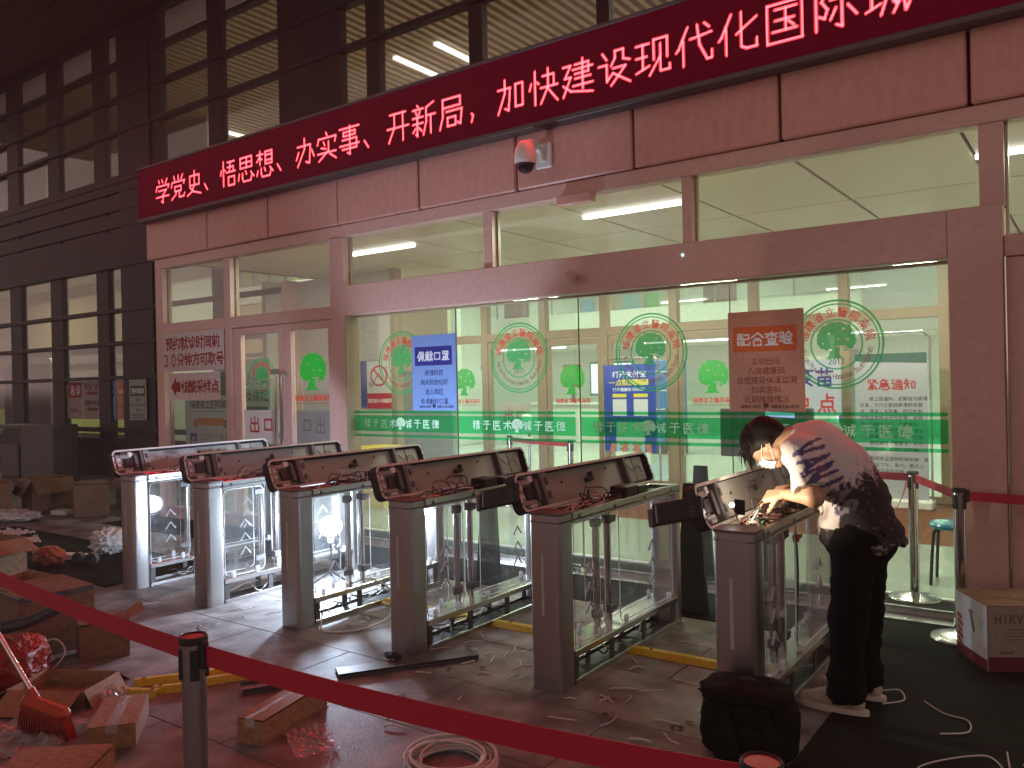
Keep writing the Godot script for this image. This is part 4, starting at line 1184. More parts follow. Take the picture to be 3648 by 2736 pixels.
func posters() -> void:
	var zp := ZF - 0.105
	var blue := rule_poster(Color(0.52, 0.64, 0.86), Color(0.17, 0.19, 0.55), Color(0.12, 0.19, 0.45), "佩戴口罩", ["疫情防控", "尚未到放松时", "进入院区", "务请戴好口罩"], 1)
	var oran := rule_poster(Color(0.80, 0.58, 0.48), Color(0.86, 0.40, 0.16), Color(0.58, 0.30, 0.20), "配合查验", ["主动出示", "八闽健康码", "自觉接受体温监测", "如实告知", "近期旅居情况"], 2)
	pos("blue_poster", "pale blue mask poster taped on the first sliding glass door", blue, Vector3(-5.13, 1.71, zp), Vector2(0.55, 0.72), 0.55)
	pos("orange_poster", "orange brown inspection poster taped between the third and fourth glass doors", oran, Vector3(-1.96, 1.715, zp), Vector2(0.55, 0.73), 0.3)
	# notices on the left pane and doors
	var im := canvas(512, 192, Color(0.90, 0.85, 0.85))
	var red := Color(0.62, 0.04, 0.06)
	text(im, "预约就诊时间前", Vector2(256, 54), 62, 7.5, red, 1.03)
	text(im, "30分钟方可取号", Vector2(256, 136), 62, 7.5, red, 1.03)
	fleck(im, 3, 0.07)
	pos("booking_notice", "white notice with two lines of red characters on the left pane", im, Vector3(-8.925, 2.065, ZF - 0.02), Vector2(1.28, 0.475), 0.5)
	im = canvas(448, 144, Color(0.90, 0.85, 0.85))
	var ap := [Vector2(20, 72), Vector2(66, 20), Vector2(66, 46), Vector2(106, 46), Vector2(106, 98), Vector2(66, 98), Vector2(66, 124)]
	for y in range(20, 124):
		for x in range(20, 107):
			if Geometry2D.is_point_in_polygon(Vector2(x, y), PackedVector2Array(ap)):
				im.set_pixel(x, y, red)
	text(im, "核酸采样点", Vector2(275, 72), 66, 8.5, red, 1.0, 0.98)
	fleck(im, 4, 0.07)
	pos("sampling_notice", "white notice with red arrow and five red characters below the booking notice", im, Vector3(-8.9, 1.635, ZF - 0.018), Vector2(1.06, 0.335), 0.3)
	im = canvas(320, 192, Color(0.90, 0.86, 0.86))
	text(im, "出口", Vector2(160, 84), 96, 11.0, Color(0.72, 0.08, 0.08), 1.35)
	fleck(im, 5, 0.06)
	pos("exit_notice", "white sheet with two large red characters on the left swing door", im, Vector3(-7.69, 1.17, ZF - 0.07), Vector2(0.6, 0.36), 0.3)
	im = canvas(320, 192, Color(0.62, 0.60, 0.60))
	text(im, "出口", Vector2(160, 84), 90, 9.0, Color(0.46, 0.43, 0.41), 1.35)
	im.flip_x()
	pos("exit_notice_reverse", "grey back of an exit sheet showing through on the right swing door", im, Vector3(-6.83, 1.17, ZF - 0.092), Vector2(0.56, 0.36), 0.3)
	im = canvas(384, 448, Color(0.70, 0.78, 0.76))
	text(im, "福建省立医院南院", Vector2(192, 40), 38, 4.0, Color(0.2, 0.26, 0.24), 1.0)
	rect(im, 40, 72, 300, 2, Color(0.3, 0.4, 0.38))
	var ib := Color(0.75, 0.5, 0.18)
	rect(im, 92, 104, 200, 34, ib)
	rect(im, 64, 112, 30, 34, ib.darkened(0.2))
	rect(im, 290, 112, 30, 34, ib.darkened(0.2))
	rect(im, 36, 176, 52, 66, Color(0.12, 0.25, 0.5))
	rect(im, 36, 262, 52, 66, Color(0.7, 0.5, 0.2))
	rect(im, 36, 348, 52, 66, Color(0.15, 0.45, 0.25))
	for q in 3:
		var cy := 206 + q * 86
		for a in [[Vector2(62, cy - 14), Vector2(46, cy + 14)], [Vector2(46, cy + 14), Vector2(78, cy + 14)], [Vector2(78, cy + 14), Vector2(62, cy - 14)]]:
			seg(im, a[0], a[1], 5, Color(0.85, 0.88, 0.9))
	var r := RandomNumberGenerator.new()
	r.seed = 8
	for k in 20:
		rect(im, 108, 180 + k * 12, r.randi_range(90, 140), 3, Color(0.42, 0.47, 0.47))
	for k in 9:
		ring(im, Vector2(280 + (k % 3) * 36, 190 + (k / 3) * 40), 8, 5, Color(0.25, 0.35, 0.35))
	fleck(im, 6, 0.06)
	var st := thing("sorting_stand", "tall pale green waste sorting board behind the left pane", "display stand")
	part("stand_board", sheet(1.05, 1.2), printed(im, false, 0.4), st).position = Vector3(-8.93, 0.92, -6.0)
	part("stand_post", mb().span(Vector3(-9.47, 0, -6.04), Vector3(-9.44, 1.5, -6.01)).span(Vector3(-8.40, 0, -6.04), Vector3(-8.37, 1.5, -6.01)), M.steel2, st)
	part("stand_foot", mb().span(Vector3(-9.5, 0.0, -6.2), Vector3(-8.35, 0.03, -5.95), 0.005), M.white, st)
	im = canvas(320, 320, Color(0.62, 0.76, 0.70))
	text(im, "垃圾分类", Vector2(160, 110), 66, 8.0, Color(0.12, 0.26, 0.22), 1.1)
	text(im, "从我做起", Vector2(160, 200), 66, 8.0, Color(0.12, 0.26, 0.22), 1.1)
	rect(im, 20, 262, 280, 22, Color(0.12, 0.3, 0.24))
	fleck(im, 7, 0.06)
	var st2 := thing("green_board", "green waste sorting board seen through the left swing door", "display stand")
	part("stand_board", sheet(0.72, 0.72), printed(im, false, 0.3), st2).position = Vector3(-8.5, 1.6, -6.3)
	part("stand_post", mb().span(Vector3(-8.52, 0, -6.34), Vector3(-8.48, 1.3, -6.31)), M.steel2, st2)
	part("stand_foot", mb().span(Vector3(-8.8, 0.0, -6.5), Vector3(-8.2, 0.03, -6.2), 0.005), M.white, st2)
	# on the white wall of the vestibule
	im = canvas(256, 384, Color(0.80, 0.80, 0.80))
	ring(im, Vector2(120, 120), 78, 16, Color(0.78, 0.12, 0.14))
	seg(im, Vector2(65, 65), Vector2(176, 176), 16, Color(0.78, 0.12, 0.14))
	for k in 60:
		var q := Vector2(38 + r.randfn(0, 14), 190 + r.randfn(0, 18))
		rect(im, q.x, q.y, 5, 4, Color(0.2, 0.2, 0.2))
	seg(im, Vector2(60, 175), Vector2(118, 105), 9, Color(0.3, 0.28, 0.26))
	rect(im, 0, 262, 256, 122, Color(0.75, 0.08, 0.20))
	text(im, "您已进入无烟医院", Vector2(128, 322), 32, 4.6, Color(0.92, 0.9, 0.9), 0.94)
	fleck(im, 9, 0.05)
	pos("no_smoking_poster", "no smoking poster with red ring and red foot on the vestibule wall", im, Vector3(-8.175, 1.61, -8.185), Vector2(0.5, 0.66), 0.0)
	im = canvas(64, 256, Color(0.10, 0.28, 0.55))
	fleck(im, 10, 0.25)
	pos("blue_strip_poster", "narrow dark blue poster left of the no smoking poster", im, Vector3(-8.49, 1.62, -8.183), Vector2(0.12, 0.66), 0.0)
	im = canvas(256, 384, Color(0.72, 0.72, 0.70))
	for y in range(6, 380, 9):
		var x := 6
		while x < 246:
			var wdt := r.randi_range(5, 26)
			if r.randf() < 0.75:
				rect(im, x, y, mini(wdt, 250 - x), 4, Color(0.5, 0.5, 0.48))
			x += wdt + 4
	pos("name_list", "long paper list of grey print high on the vestibule wall", im, Vector3(-8.35, 2.27, -8.185), Vector2(0.34, 0.64), 0.0)
	# blue stand inside the vestibule
	im = canvas(384, 640, Color(0.08, 0.26, 0.66))
	text(im, "打开支付宝", Vector2(190, 70), 48, 6.0, Color(0.85, 0.88, 0.92), 1.06)
	text(im, "一点就", Vector2(112, 130), 48, 6.0, Color(0.88, 0.82, 0.25), 1.04)
	rect(im, 192, 108, 140, 44, Color(0.80, 0.78, 0.40))
	text(im, "打开健康码", Vector2(136, 182), 27, 3.4, Color(0.85, 0.88, 0.92), 1.04)
	rect(im, 214, 170, 92, 24, Color(0.62, 0.70, 0.82))
	for x in [64, 222]:
		rect(im, x, 214, 104, 26, Color(0.88, 0.82, 0.25))
		rect(im, x, 254, 104, 122, Color(0.82, 0.84, 0.86))
	rect(im, 86, 420, 214, 6, Color(0.6, 0.72, 0.85))
	rect(im, 86, 420, 6, 220, Color(0.6, 0.72, 0.85))
	rect(im, 294, 420, 6, 220, Color(0.6, 0.72, 0.85))
	rect(im, 92, 426, 202, 214, Color(0.66, 0.76, 0.72))
	for k in 8:
		ring(im, Vector2(120 + (k % 4) * 48, 585 + (k / 4) * 36), 5, 9, Color(0.1, 0.5, 0.42))
	for k in 4:
		seg(im, Vector2(54 + k * 92, 640), Vector2(66 + k * 86, 590), 40, Color(0.72, 0.48, 0.40))
	fleck(im, 11, 0.05)
	var bs := thing("blue_stand", "blue roll-up stand with two pale boxes behind the third glass door", "display stand")
	part("stand_board", sheet(0.80, 1.22), printed(im), bs).position = Vector3(-5.335, 1.205, -10.2)
	part("stand_frame", mb().tube([Vector3(-5.76, 0.0, -10.23), Vector3(-5.76, 1.86, -10.23), Vector3(-5.70, 1.9, -10.23), Vector3(-4.96, 1.9, -10.23), Vector3(-4.9, 1.86, -10.23), Vector3(-4.9, 0.0, -10.23)], 0.014, 8), M.steel2, bs)
	part("stand_foot", mb().span(Vector3(-5.8, 0.0, -10.45), Vector3(-4.86, 0.035, -10.05), 0.006), M.white, bs)
	# urgent notice roll-up
	im = canvas(448, 960, Color(0.66, 0.67, 0.70))
	for y in range(0, 120):
		for x in 448:
			if y < 34 + 70.0 * pow(float(x) / 448.0, 0.5) * (0.35 + 0.65 * (1.0 - float(x) / 600.0)) - 40.0 * sin(PI * minf(1.0, x / 448.0)) * 0.3:
				im.set_pixel(x, y, Color(0.08, 0.33, 0.29))
	text(im, "紧急通知", Vector2(228, 205), 72, 8.5, Color(0.68, 0.10, 0.12), 1.08)
	var ink := Color(0.22, 0.22, 0.24)
	var body := ["　　接上级通知，近期省内疫情", "反复，为符合新冠疫情防控要", "求，避免人员聚集，即日起新", "冠疫苗接种点另行安排。安排", "周一到周五下午，自觉接受。", "　　近期省内疫情反复，避免", "人员聚集，如实告知，请医院", "　　新冠疫情防控要求，即日", "起另行安排，避免人员聚集。", "　　新冠疫苗接种时间安排：周", "一到周五下午，周六、周天上", "午，节假日另行安排。"]
	for k in body.size():
		var s: String = body[k]
		for c in s.length():
			glyph(im, s[c], Vector2(44 + c * 30.0, 300 + k * 42 + (20 if k > 8 else 0)), Vector2(25, 25), 2.8, ink)
	fleck(im, 12, 0.04)
	var un := thing("urgent_notice_stand", "grey roll-up stand with red heading and lines of small text", "display stand")
	part("stand_board", sheet(0.80, 1.74), printed(im, false, 0.2), un).position = Vector3(-2.05, 0.98, -10.6)
	part("stand_foot", mb().span(Vector3(-2.5, 0.0, -10.75), Vector3(-1.6, 0.11, -10.5), 0.02), M.wall_in, un)
	part("stand_pole", mb().tube([Vector3(-1.62, 0.05, -10.63), Vector3(-1.62, 2.02, -10.63), Vector3(-1.70, 2.1, -10.63), Vector3(-2.4, 2.1, -10.63)], 0.014, 8), M.steel2, un)
	# vaccine sign board
	im = canvas(448, 256, Color(0.72, 0.75, 0.82))
	text(im, "新冠疫苗", Vector2(224, 80), 84, 10, Color(0.10, 0.12, 0.50), 1.14)
	text(im, "接种点", Vector2(250, 200), 84, 10, Color(0.75, 0.08, 0.08), 1.5)
	fleck(im, 13, 0.04)
	var vs := thing("vaccine_sign", "pale board with blue and red characters behind the orange poster", "sign")
	part("sign_board", sheet(1.15, 0.72), printed(im, false, 0.2), vs).position = Vector3(-3.26, 1.45, -10.9)
	part("sign_leg", mb().span(Vector3(-3.8, 0, -10.94), Vector3(-3.76, 1.2, -10.91)).span(Vector3(-2.76, 0, -10.94), Vector3(-2.72, 1.2, -10.91)), M.steel2, vs)
	# exit sheet on the inner door
	im = canvas(256, 160, Color(0.74, 0.72, 0.68))
	text(im, "出口", Vector2(128, 80), 76, 9, Color(0.70, 0.12, 0.12), 1.3)
	pos("inner_exit_notice", "sheet with two red characters on the inner glass door", im, Vector3(-7.98, 1.05, ZI + 0.03), Vector2(0.66, 0.42), 0.2)
	# printed sheets behind the dark facade glass
	var zd := ZD - 0.075
	pos("blue_wall_poster", "blue poster behind the dark glass left of the portal", blue, Vector3(-15.18, 1.435, zd + 0.03), Vector2(0.54, 0.73), 0.3)
	pos("orange_wall_poster", "dim orange poster behind the dark glass, middle of three", oran, Vector3(-14.58, 1.435, zd + 0.03), Vector2(0.54, 0.73), 0.3)
	var grn := rule_poster(Color(0.60, 0.66, 0.62), Color(0.14, 0.33, 0.22), Color(0.2, 0.25, 0.22), "预约就诊", ["请自觉", "预约时间前进入院区", "取号", "请到就诊点就诊"], 14)
	pos("green_wall_poster", "pale poster with green heading nearest the portal frame", grn, Vector3(-13.98, 1.435, ZD + 0.055), Vector2(0.56, 0.73), 0.3)
	im = canvas(256, 336, Color(0.62, 0.56, 0.54))
	rect(im, 8, 4, 240, 140, Color(0.55, 0.05, 0.07))
	text(im, "急诊", Vector2(128, 76), 90, 10, Color(0.85, 0.8, 0.8), 1.05)
	text(im, "卒中中心", Vector2(128, 260), 50, 6, Color(0.3, 0.12, 0.12), 1.0)
	pos("emergency_notice", "red headed notice with two white characters behind the dark glass", im, Vector3(-16.42, 1.435, zd + 0.03), Vector2(0.56, 0.73), 0.3)
	im = canvas(256, 336, Color(0.60, 0.55, 0.53))
	text(im, "发热门诊", Vector2(128, 50), 54, 7, Color(0.30, 0.14, 0.14), 1.0)
	text(im, "核酸采样点", Vector2(128, 190), 46, 6, Color(0.30, 0.14, 0.14), 1.0)
	for yy in [106, 248]:
		rect(im, 90, yy - 14, 130, 28, Color(0.42, 0.12, 0.12))
		for k in 40:
			rect(im, 50 + k, yy - k * 0.75, 1, k * 1.5, Color(0.42, 0.12, 0.12))
	pos("arrow_notice", "notice with two dark red left arrows behind the dark glass", im, Vector3(-15.80, 1.435, zd + 0.03), Vector2(0.64, 0.73), 0.3)
	im = canvas(96, 192, Color(0.52, 0.50, 0.46))
	for k in 24:
		rect(im, 8, 6 + k * 7, r.randi_range(50, 80), 2, Color(0.36, 0.34, 0.32))
	pos("plain_notice", "plain buff sheet of fine print at the left end of the notices", im, Vector3(-16.95, 1.42, zd + 0.03), Vector2(0.45, 0.66), 0.3)


# ------------------------------------------------------------------ the row of turnstiles
func bend(pts: Array, n := 8) -> Array:
	var c := Curve3D.new()
	for i in pts.size():
		var a: Vector3 = pts[maxi(0, i - 1)]
		var b: Vector3 = pts[mini(pts.size() - 1, i + 1)]
		var t := (b - a) / 6.0
		c.add_point(pts[i], -t, t)
	var out := []
	for i in (pts.size() - 1) * n + 1:
		out.append(c.samplef(float(i) / n))
	return out


func make_turnstile() -> Node3D:
	var t := thing("turnstile", "x", "turnstile")
	var post := rrect(0.19, 0.15, 0.032, 5, 0, 0)
	var up := func(x: float, y: float, z: float) -> Transform3D: return Transform3D(Basis(Vector3(1, 0, 0), Vector3(0, 0, -1), Vector3(0, 1, 0)), Vector3(x, y, z))
	var fp := part("front_post", mb().prism(post, 0.0, 0.905, up.call(0, 0, -0.075), true), M.steel, t)
	part("indicator_strip", mb().span(Vector3(-0.018, 0.386, -0.002), Vector3(-0.002, 0.704, 0.0025), 0.002), M.etch, fp)
	part("corner_seam", mb().span(Vector3(0.0955, 0.0, -0.142), Vector3(0.0965, 0.9, -0.138)), M.joint, fp)
	part("rear_post", mb().prism(rrect(0.19, 0.085, 0.025, 4), 0.0, 0.905, up.call(0, 0, -1.455), true), M.steel, t)
	part("post_cap", mb().prism(rrect(0.20, 0.16, 0.034, 5), 0.905, 0.918, up.call(0, 0, -0.077), true), M.liner2, t)
	for s in [-1.0, 1.0]:
		var rl := part("top_rail", mb().span(Vector3(s * 0.083 - 0.011, 0.853, -1.42), Vector3(s * 0.083 + 0.011, 0.910, -0.142), 0.003), M.steel2, t)
		for hz in [-0.21, -0.60, -0.98, -1.35]:
			part("bolt_hole", mb().tube([Vector3(s * 0.094, 0.882, hz), Vector3(s * 0.0957, 0.882, hz)], 0.011, 10), M.black, rl)
		part("ground_rail", mb().span(Vector3(s * 0.086 - 0.009, 0.0, -1.42), Vector3(s * 0.086 + 0.009, 0.028, -0.145), 0.002), M.steel2, t)
		for dz in [-0.17, -0.56, -0.96, -1.38]:
			part("divider", mb().span(Vector3(s * 0.078 - 0.006, 0.028, dz - 0.02), Vector3(s * 0.078 + 0.006, 0.14, dz + 0.02)), M.darksteel, t)
	part("rim_lip", mb().prism(rrect(0.20, 1.50, 0.034, 5, 0, 0), 0.0, 0.008, Transform3D(Basis(Vector3(1, 0, 0), Vector3(0, 0, -1), Vector3(0, 1, 0)), Vector3(0, 0.866, -0.75)), true), M.liner2, t)
	part("ledge", mb().span(Vector3(-0.094, 0.142, -1.42), Vector3(0.094, 0.180, -0.142), 0.004), M.steel2, t)
	part("base_pan", mb().span(Vector3(-0.07, 0.002, -1.41), Vector3(0.07, 0.012, -0.15)), M.black, t)
	# clear panels, two to a side, with a bright edge
	for s in [-1.0, 1.0]:
		for q in [[-0.165, -0.52], [-0.69, -1.405]]:
			var w: float = q[0] - q[1]
			var zc: float = (q[0] + q[1]) / 2
			var xf := Transform3D(Basis(Vector3(0, 0, -1), Vector3(0, 1, 0), Vector3(1, 0, 0)), Vector3(s * 0.066, 0.515, zc))
			var pn := part("acrylic_panel", mb().prism(rrect(w, 0.65, 0.045, 5), -0.003, 0.003, xf, true), M.acrylic, t)
			var loop := []
			for p in rrect(w, 0.65, 0.045, 5):
				loop.append(xf * Vector3(p.x, p.y, 0))
			loop.append(loop[0])
			part("polished_edge", mb().tube(loop, 0.0034, 4, -1.0, false), M.edge, pn)
			if s > 0:
				for k in 3:
					var cy := 0.60 - k * 0.105
					var cz: float = zc + (0.0 if q[0] > -0.5 else -0.06)
					part("chevron", mb().tube([Vector3(0.071, cy - 0.055, cz + 0.045), Vector3(0.071, cy, cz), Vector3(0.071, cy - 0.055, cz - 0.045)], 0.0062, 5), M.etch, pn)
			for cz in [q[0] - 0.07, q[1] + 0.07]:
				part("panel_clip", mb().cbox(Vector3(s * 0.070, 0.198, cz), Vector3(0.022, 0.05, 0.03), 0.006), M.edge, pn)
	for hz in [-0.535, -0.67]:
		var hp := part("hinge_pole", mb().tube([Vector3(0.0, 0.18, hz), Vector3(0.0, 0.853, hz)], 0.021, 14), M.chrome, t)
		for y in [0.27, 0.79]:
			part("pole_clamp", mb().cbox(Vector3(0.0, y, hz), Vector3(0.055, 0.05, 0.055), 0.008).cbox(Vector3(0.02, y, hz + (0.04 if hz > -0.6 else -0.04)), Vector3(0.012, 0.04, 0.05), 0.004), M.liner2, hp)
	# raised lid, hinged along the left edge
	var tilt := Transform3D(Basis(Vector3.BACK, deg_to_rad(20.0)), Vector3(-0.098, 0.912, -0.75))
	var W := 0.215
	var outer := rrect(1.545, W, 0.045, 6, 0, W / 2)
	var inner := rrect(1.515, W - 0.03, 0.035, 6, 0, W / 2)
	# local: prism x runs along the turnstile, y up the lid, depth leans back to the left
	var lx := tilt * Transform3D(Basis(Vector3(0, 0, -1), Vector3(0, 1, 0), Vector3(1, 0, 0)), Vector3())
	var shell := mb().prism(outer, -0.062, -0.054, lx, true)
	var k2 := outer.size()
	for i in k2:
		var a := outer[i]
		var b := outer[(i + 1) % k2]
		var c := inner[i]
		var d := inner[(i + 1) % k2]
		shell.quad(lx * Vector3(a.x, a.y, -0.06), lx * Vector3(b.x, b.y, -0.06), lx * Vector3(b.x, b.y, 0), lx * Vector3(a.x, a.y, 0))
		shell.quad(lx * Vector3(c.x, c.y, 0), lx * Vector3(d.x, d.y, 0), lx * Vector3(d.x, d.y, -0.055), lx * Vector3(c.x, c.y, -0.055))
	var lid := part("lid", shell, M.rubber, t)
	var fl := mb()
	for i in k2:
		var a := outer[i]
		var b := outer[(i + 1) % k2]
		var c := inner[i]
		var d := inner[(i + 1) % k2]
		fl.quad(lx * Vector3(a.x, a.y, 0.001), lx * Vector3(b.x, b.y, 0.001), lx * Vector3(d.x, d.y, 0.001), lx * Vector3(c.x, c.y, 0.001))
	part("lid_flange", fl, M.flange, lid)
	part("lid_liner", mb().prism(rrect(1.50, W - 0.04, 0.03, 5, 0, W / 2), -0.054, -0.048, lx, true), M.liner, lid)
	var bx := func(u0: float, y0: float, d0: float, u1: float, y1: float, d1: float, nm: String, m: Material) -> void:
		part(nm, mb().cbox(lx * Vector3((u0 + u1) / 2, (y0 + y1) / 2, (d0 + d1) / 2), Vector3(absf(u1 - u0), absf(y1 - y0), absf(d1 - d0)), 0.003, lx.basis), m, lid)
	bx.call(-0.53, 0.01, -0.05, -0.505, 0.205, -0.004, "divider_bar", M.liner2)
	bx.call(-0.49, 0.012, -0.05, -0.44, 0.203, -0.02, "divider_bar", M.liner)
	bx.call(-0.74, 0.04, -0.05, -0.70, 0.18, -0.02, "reader_frame", M.liner)
	bx.call(-0.70, 0.04, -0.05, -0.60, 0.06, -0.02, "reader_frame", M.liner)
	bx.call(-0.70, 0.15, -0.05, -0.60, 0.18, -0.02, "reader_frame", M.liner)
	bx.call(-0.66, 0.07, -0.049, -0.58, 0.14, -0.03, "reader_window", M.black)
	bx.call(-0.58, 0.05, -0.05, -0.55, 0.17, -0.012, "reader_frame", M.liner2)
	bx.call(-0.735, 0.075, -0.05, -0.705, 0.10, -0.012, "reader_lug", M.flange)
	bx.call(-0.735, 0.125, -0.05, -0.705, 0.15, -0.012, "reader_lug", M.flange)
	bx.call(-0.63, 0.16, -0.05, -0.59, 0.195, -0.014, "reader_lug", M.white)
	bx.call(-0.69, 0.185, -0.05, -0.645, 0.2, -0.02, "reader_lug", M.liner2)
	bx.call(-0.68, 0.02, -0.05, -0.62, 0.038, -0.012, "reader_lug", M.flange)
	bx.call(-0.475, 0.05, -0.02, -0.455, 0.09, -0.008, "lid_hinge_block", M.liner2)
	bx.call(-0.475, 0.13, -0.02, -0.455, 0.17, -0.008, "lid_hinge_block", M.liner2)
	bx.call(-0.43, 0.03, -0.048, -0.42, 0.05, -0.03, "lid_stud", M.black)
	bx.call(-0.28, 0.12, -0.048, -0.265, 0.135, -0.04, "lid_stud", M.black)
	bx.call(0.25, 0.15, -0.048, 0.265, 0.165, -0.04, "lid_stud", M.black)
	bx.call(0.44, 0.012, -0.05, 0.47, 0.203, -0.004, "divider_bar", M.liner2)
	bx.call(0.49, 0.03, -0.05, 0.59, 0.19, -0.030, "rear_reader_plate", M.liner)
	bx.call(0.60, 0.03, -0.05, 0.73, 0.19, -0.030, "rear_reader_plate", M.liner)
	bx.call(0.69, 0.06, -0.03, 0.70, 0.14, -0.026, "white_label", M.white)
	bx.call(-0.02, 0.10, -0.05, 0.05, 0.125, -0.02, "lid_bracket", M.rubber)
	bx.call(0.035, 0.10, -0.05, 0.05, 0.155, -0.02, "lid_bracket", M.rubber)
	for y in [0.05, 0.11, 0.165]:
		part("flange_bolt", mb().tube([lx * Vector3(-0.764, y, 0.001), lx * Vector3(-0.764, y, 0.004)], 0.006, 8), M.darksteel, lid)
		part("flange_bolt", mb().tube([lx * Vector3(0.764, y, 0.001), lx * Vector3(0.764, y, 0.004)], 0.006, 8), M.darksteel, lid)
	part("lid_wire", mb().tube(bend([lx * Vector3(0.51, 0.15, -0.028), lx * Vector3(0.55, 0.10, -0.015), lx * Vector3(0.62, 0.13, -0.015), lx * Vector3(0.68, 0.08, -0.02)]), 0.003, 5), M.wireblack, lid)
	return t


func electronics(t: Node3D, seed_: int) -> void:
	var r := RandomNumberGenerator.new()
	r.seed = seed_
	var y := 0.875
	part("circuit_board", mb().cbox(Vector3(0.01, y + 0.01, -0.40 + r.randf_range(-0.05, 0.05)), Vector3(0.13, 0.006, 0.22), 0.002, Basis(Vector3.UP, r.randf_range(-0.2, 0.2))), M.pcb, t)
	part("circuit_board", mb().cbox(Vector3(0.02, y + 0.012, -1.25), Vector3(0.12, 0.006, 0.18), 0.002, Basis(Vector3.UP, r.randf_range(-0.1, 0.1))), M.pcb, t)
	part("motor_driver", mb().cbox(Vector3(0.0, y + 0.045, -0.86 + r.randf_range(-0.03, 0.03)), Vector3(0.12, 0.085, 0.14), 0.006), M.black, t)
	part("motor_driver", mb().cbox(Vector3(0.01, y + 0.04, -1.02), Vector3(0.11, 0.075, 0.12), 0.006), M.black, t)
	for i in 3:
		part("terminal_block", mb().cbox(Vector3(r.randf_range(-0.05, 0.06), y + 0.018, -0.36 - i * 0.12 + r.randf_range(-0.03, 0.03)), Vector3(0.06, 0.03, 0.05), 0.004, Basis(Vector3.UP, r.randf_range(-0.6, 0.6))), M.terminal if r.randf() < 0.6 else M.white, t)
	for i in 15:
		var z := -0.20 - r.randf() * 0.25
		var pts := [Vector3(r.randf_range(-0.07, 0.05), y + 0.01, z)]
		for k in 4:
			z -= r.randf_range(0.02, 0.15)
			pts.append(Vector3(r.randf_range(-0.075, 0.075), y + r.randf_range(0.01, 0.06 if i > 4 else 0.13), z))
		pts.append(Vector3(r.randf_range(-0.05, 0.05), y + 0.012, z - 0.05))
		part("wire", mb().tube(bend(pts, 5), r.randf_range(0.0025, 0.0048), 5), [M.wireblack, M.cable, M.wireblack, M.wireblack, M.wirebrown, M.cable, M.wireblack, M.wireblack, M.liner2][i % 9], t)
	for i in 9:
		part("connector_block", mb().cbox(Vector3(r.randf_range(-0.065, 0.065), y + r.randf_range(0.012, 0.03), r.randf_range(-0.95, -0.2)), Vector3(r.randf_range(0.02, 0.05), 0.022, r.randf_range(0.02, 0.06)), 0.003, Basis(Vector3.UP, r.randf() * 3.0)), [M.white, M.terminal, M.black, M.pcb, M.liner2][i % 5], t)
	part("wire_coupling", mb().tube(bend([Vector3(0.05, y + 0.01, -0.2), Vector3(0.03, y + 0.04, -0.25), Vector3(-0.02, y + 0.03, -0.3), Vector3(-0.04, y + 0.01, -0.22), Vector3(0.02, y + 0.02, -0.19)], 6), 0.006, 6), M.cable, t)
	for i in 6:
		var z0 := r.randf_range(-0.3, -1.2)
		var pts := []
		for k in 5:
			pts.append(Vector3(r.randf_range(-0.05, 0.06), r.randf_range(0.018, 0.11), z0 + (k - 2) * r.randf_range(0.04, 0.12)))
		part("floor_cable", mb().tube(bend(pts, 5), 0.0045, 5), M.wireblack if i % 2 else M.cable, t)


func face_terminal(t: Node3D) -> void:
	# the tablet that hangs beside the front of the lid
	var bs := Basis(Vector3(0.96, 0.22, -0.16).normalized(), Vector3(-0.30, 0.88, -0.36).normalized(), Vector3())
	bs.z = bs.x.cross(bs.y).normalized()
	bs.y = bs.z.cross(bs.x).normalized()
	var c := Vector3(-0.235, 0.995, 0.055)
	var body := part("face_terminal", mb().cbox(c, Vector3(0.235, 0.105, 0.022), 0.006, bs), M.rubber, t)
	part("terminal_screen", mb().cbox(c + bs.z * 0.0115, Vector3(0.19, 0.09, 0.002), 0.0008, bs), smat(Color(0.012, 0.012, 0.016), 0.12), body)
	part("terminal_strip", mb().cbox(c + bs.z * 0.0125 - bs.x * 0.098, Vector3(0.008, 0.085, 0.002), 0.0008, bs), M.liner, body)
	var br := part("terminal_bracket", mb().cbox(c - bs.x * 0.128 - bs.y * 0.012, Vector3(0.024, 0.085, 0.03), 0.004, bs), M.liner2, body)
	for k in 10:
		part("screen_dots", mb().cbox(c + bs.z * 0.0127 + bs.x * (0.062 + 0.009 * (k % 3)) + bs.y * (-0.035 + 0.02 * (k / 3)), Vector3(0.005, 0.011, 0.001), 0.0004, bs), M.greygate, body)


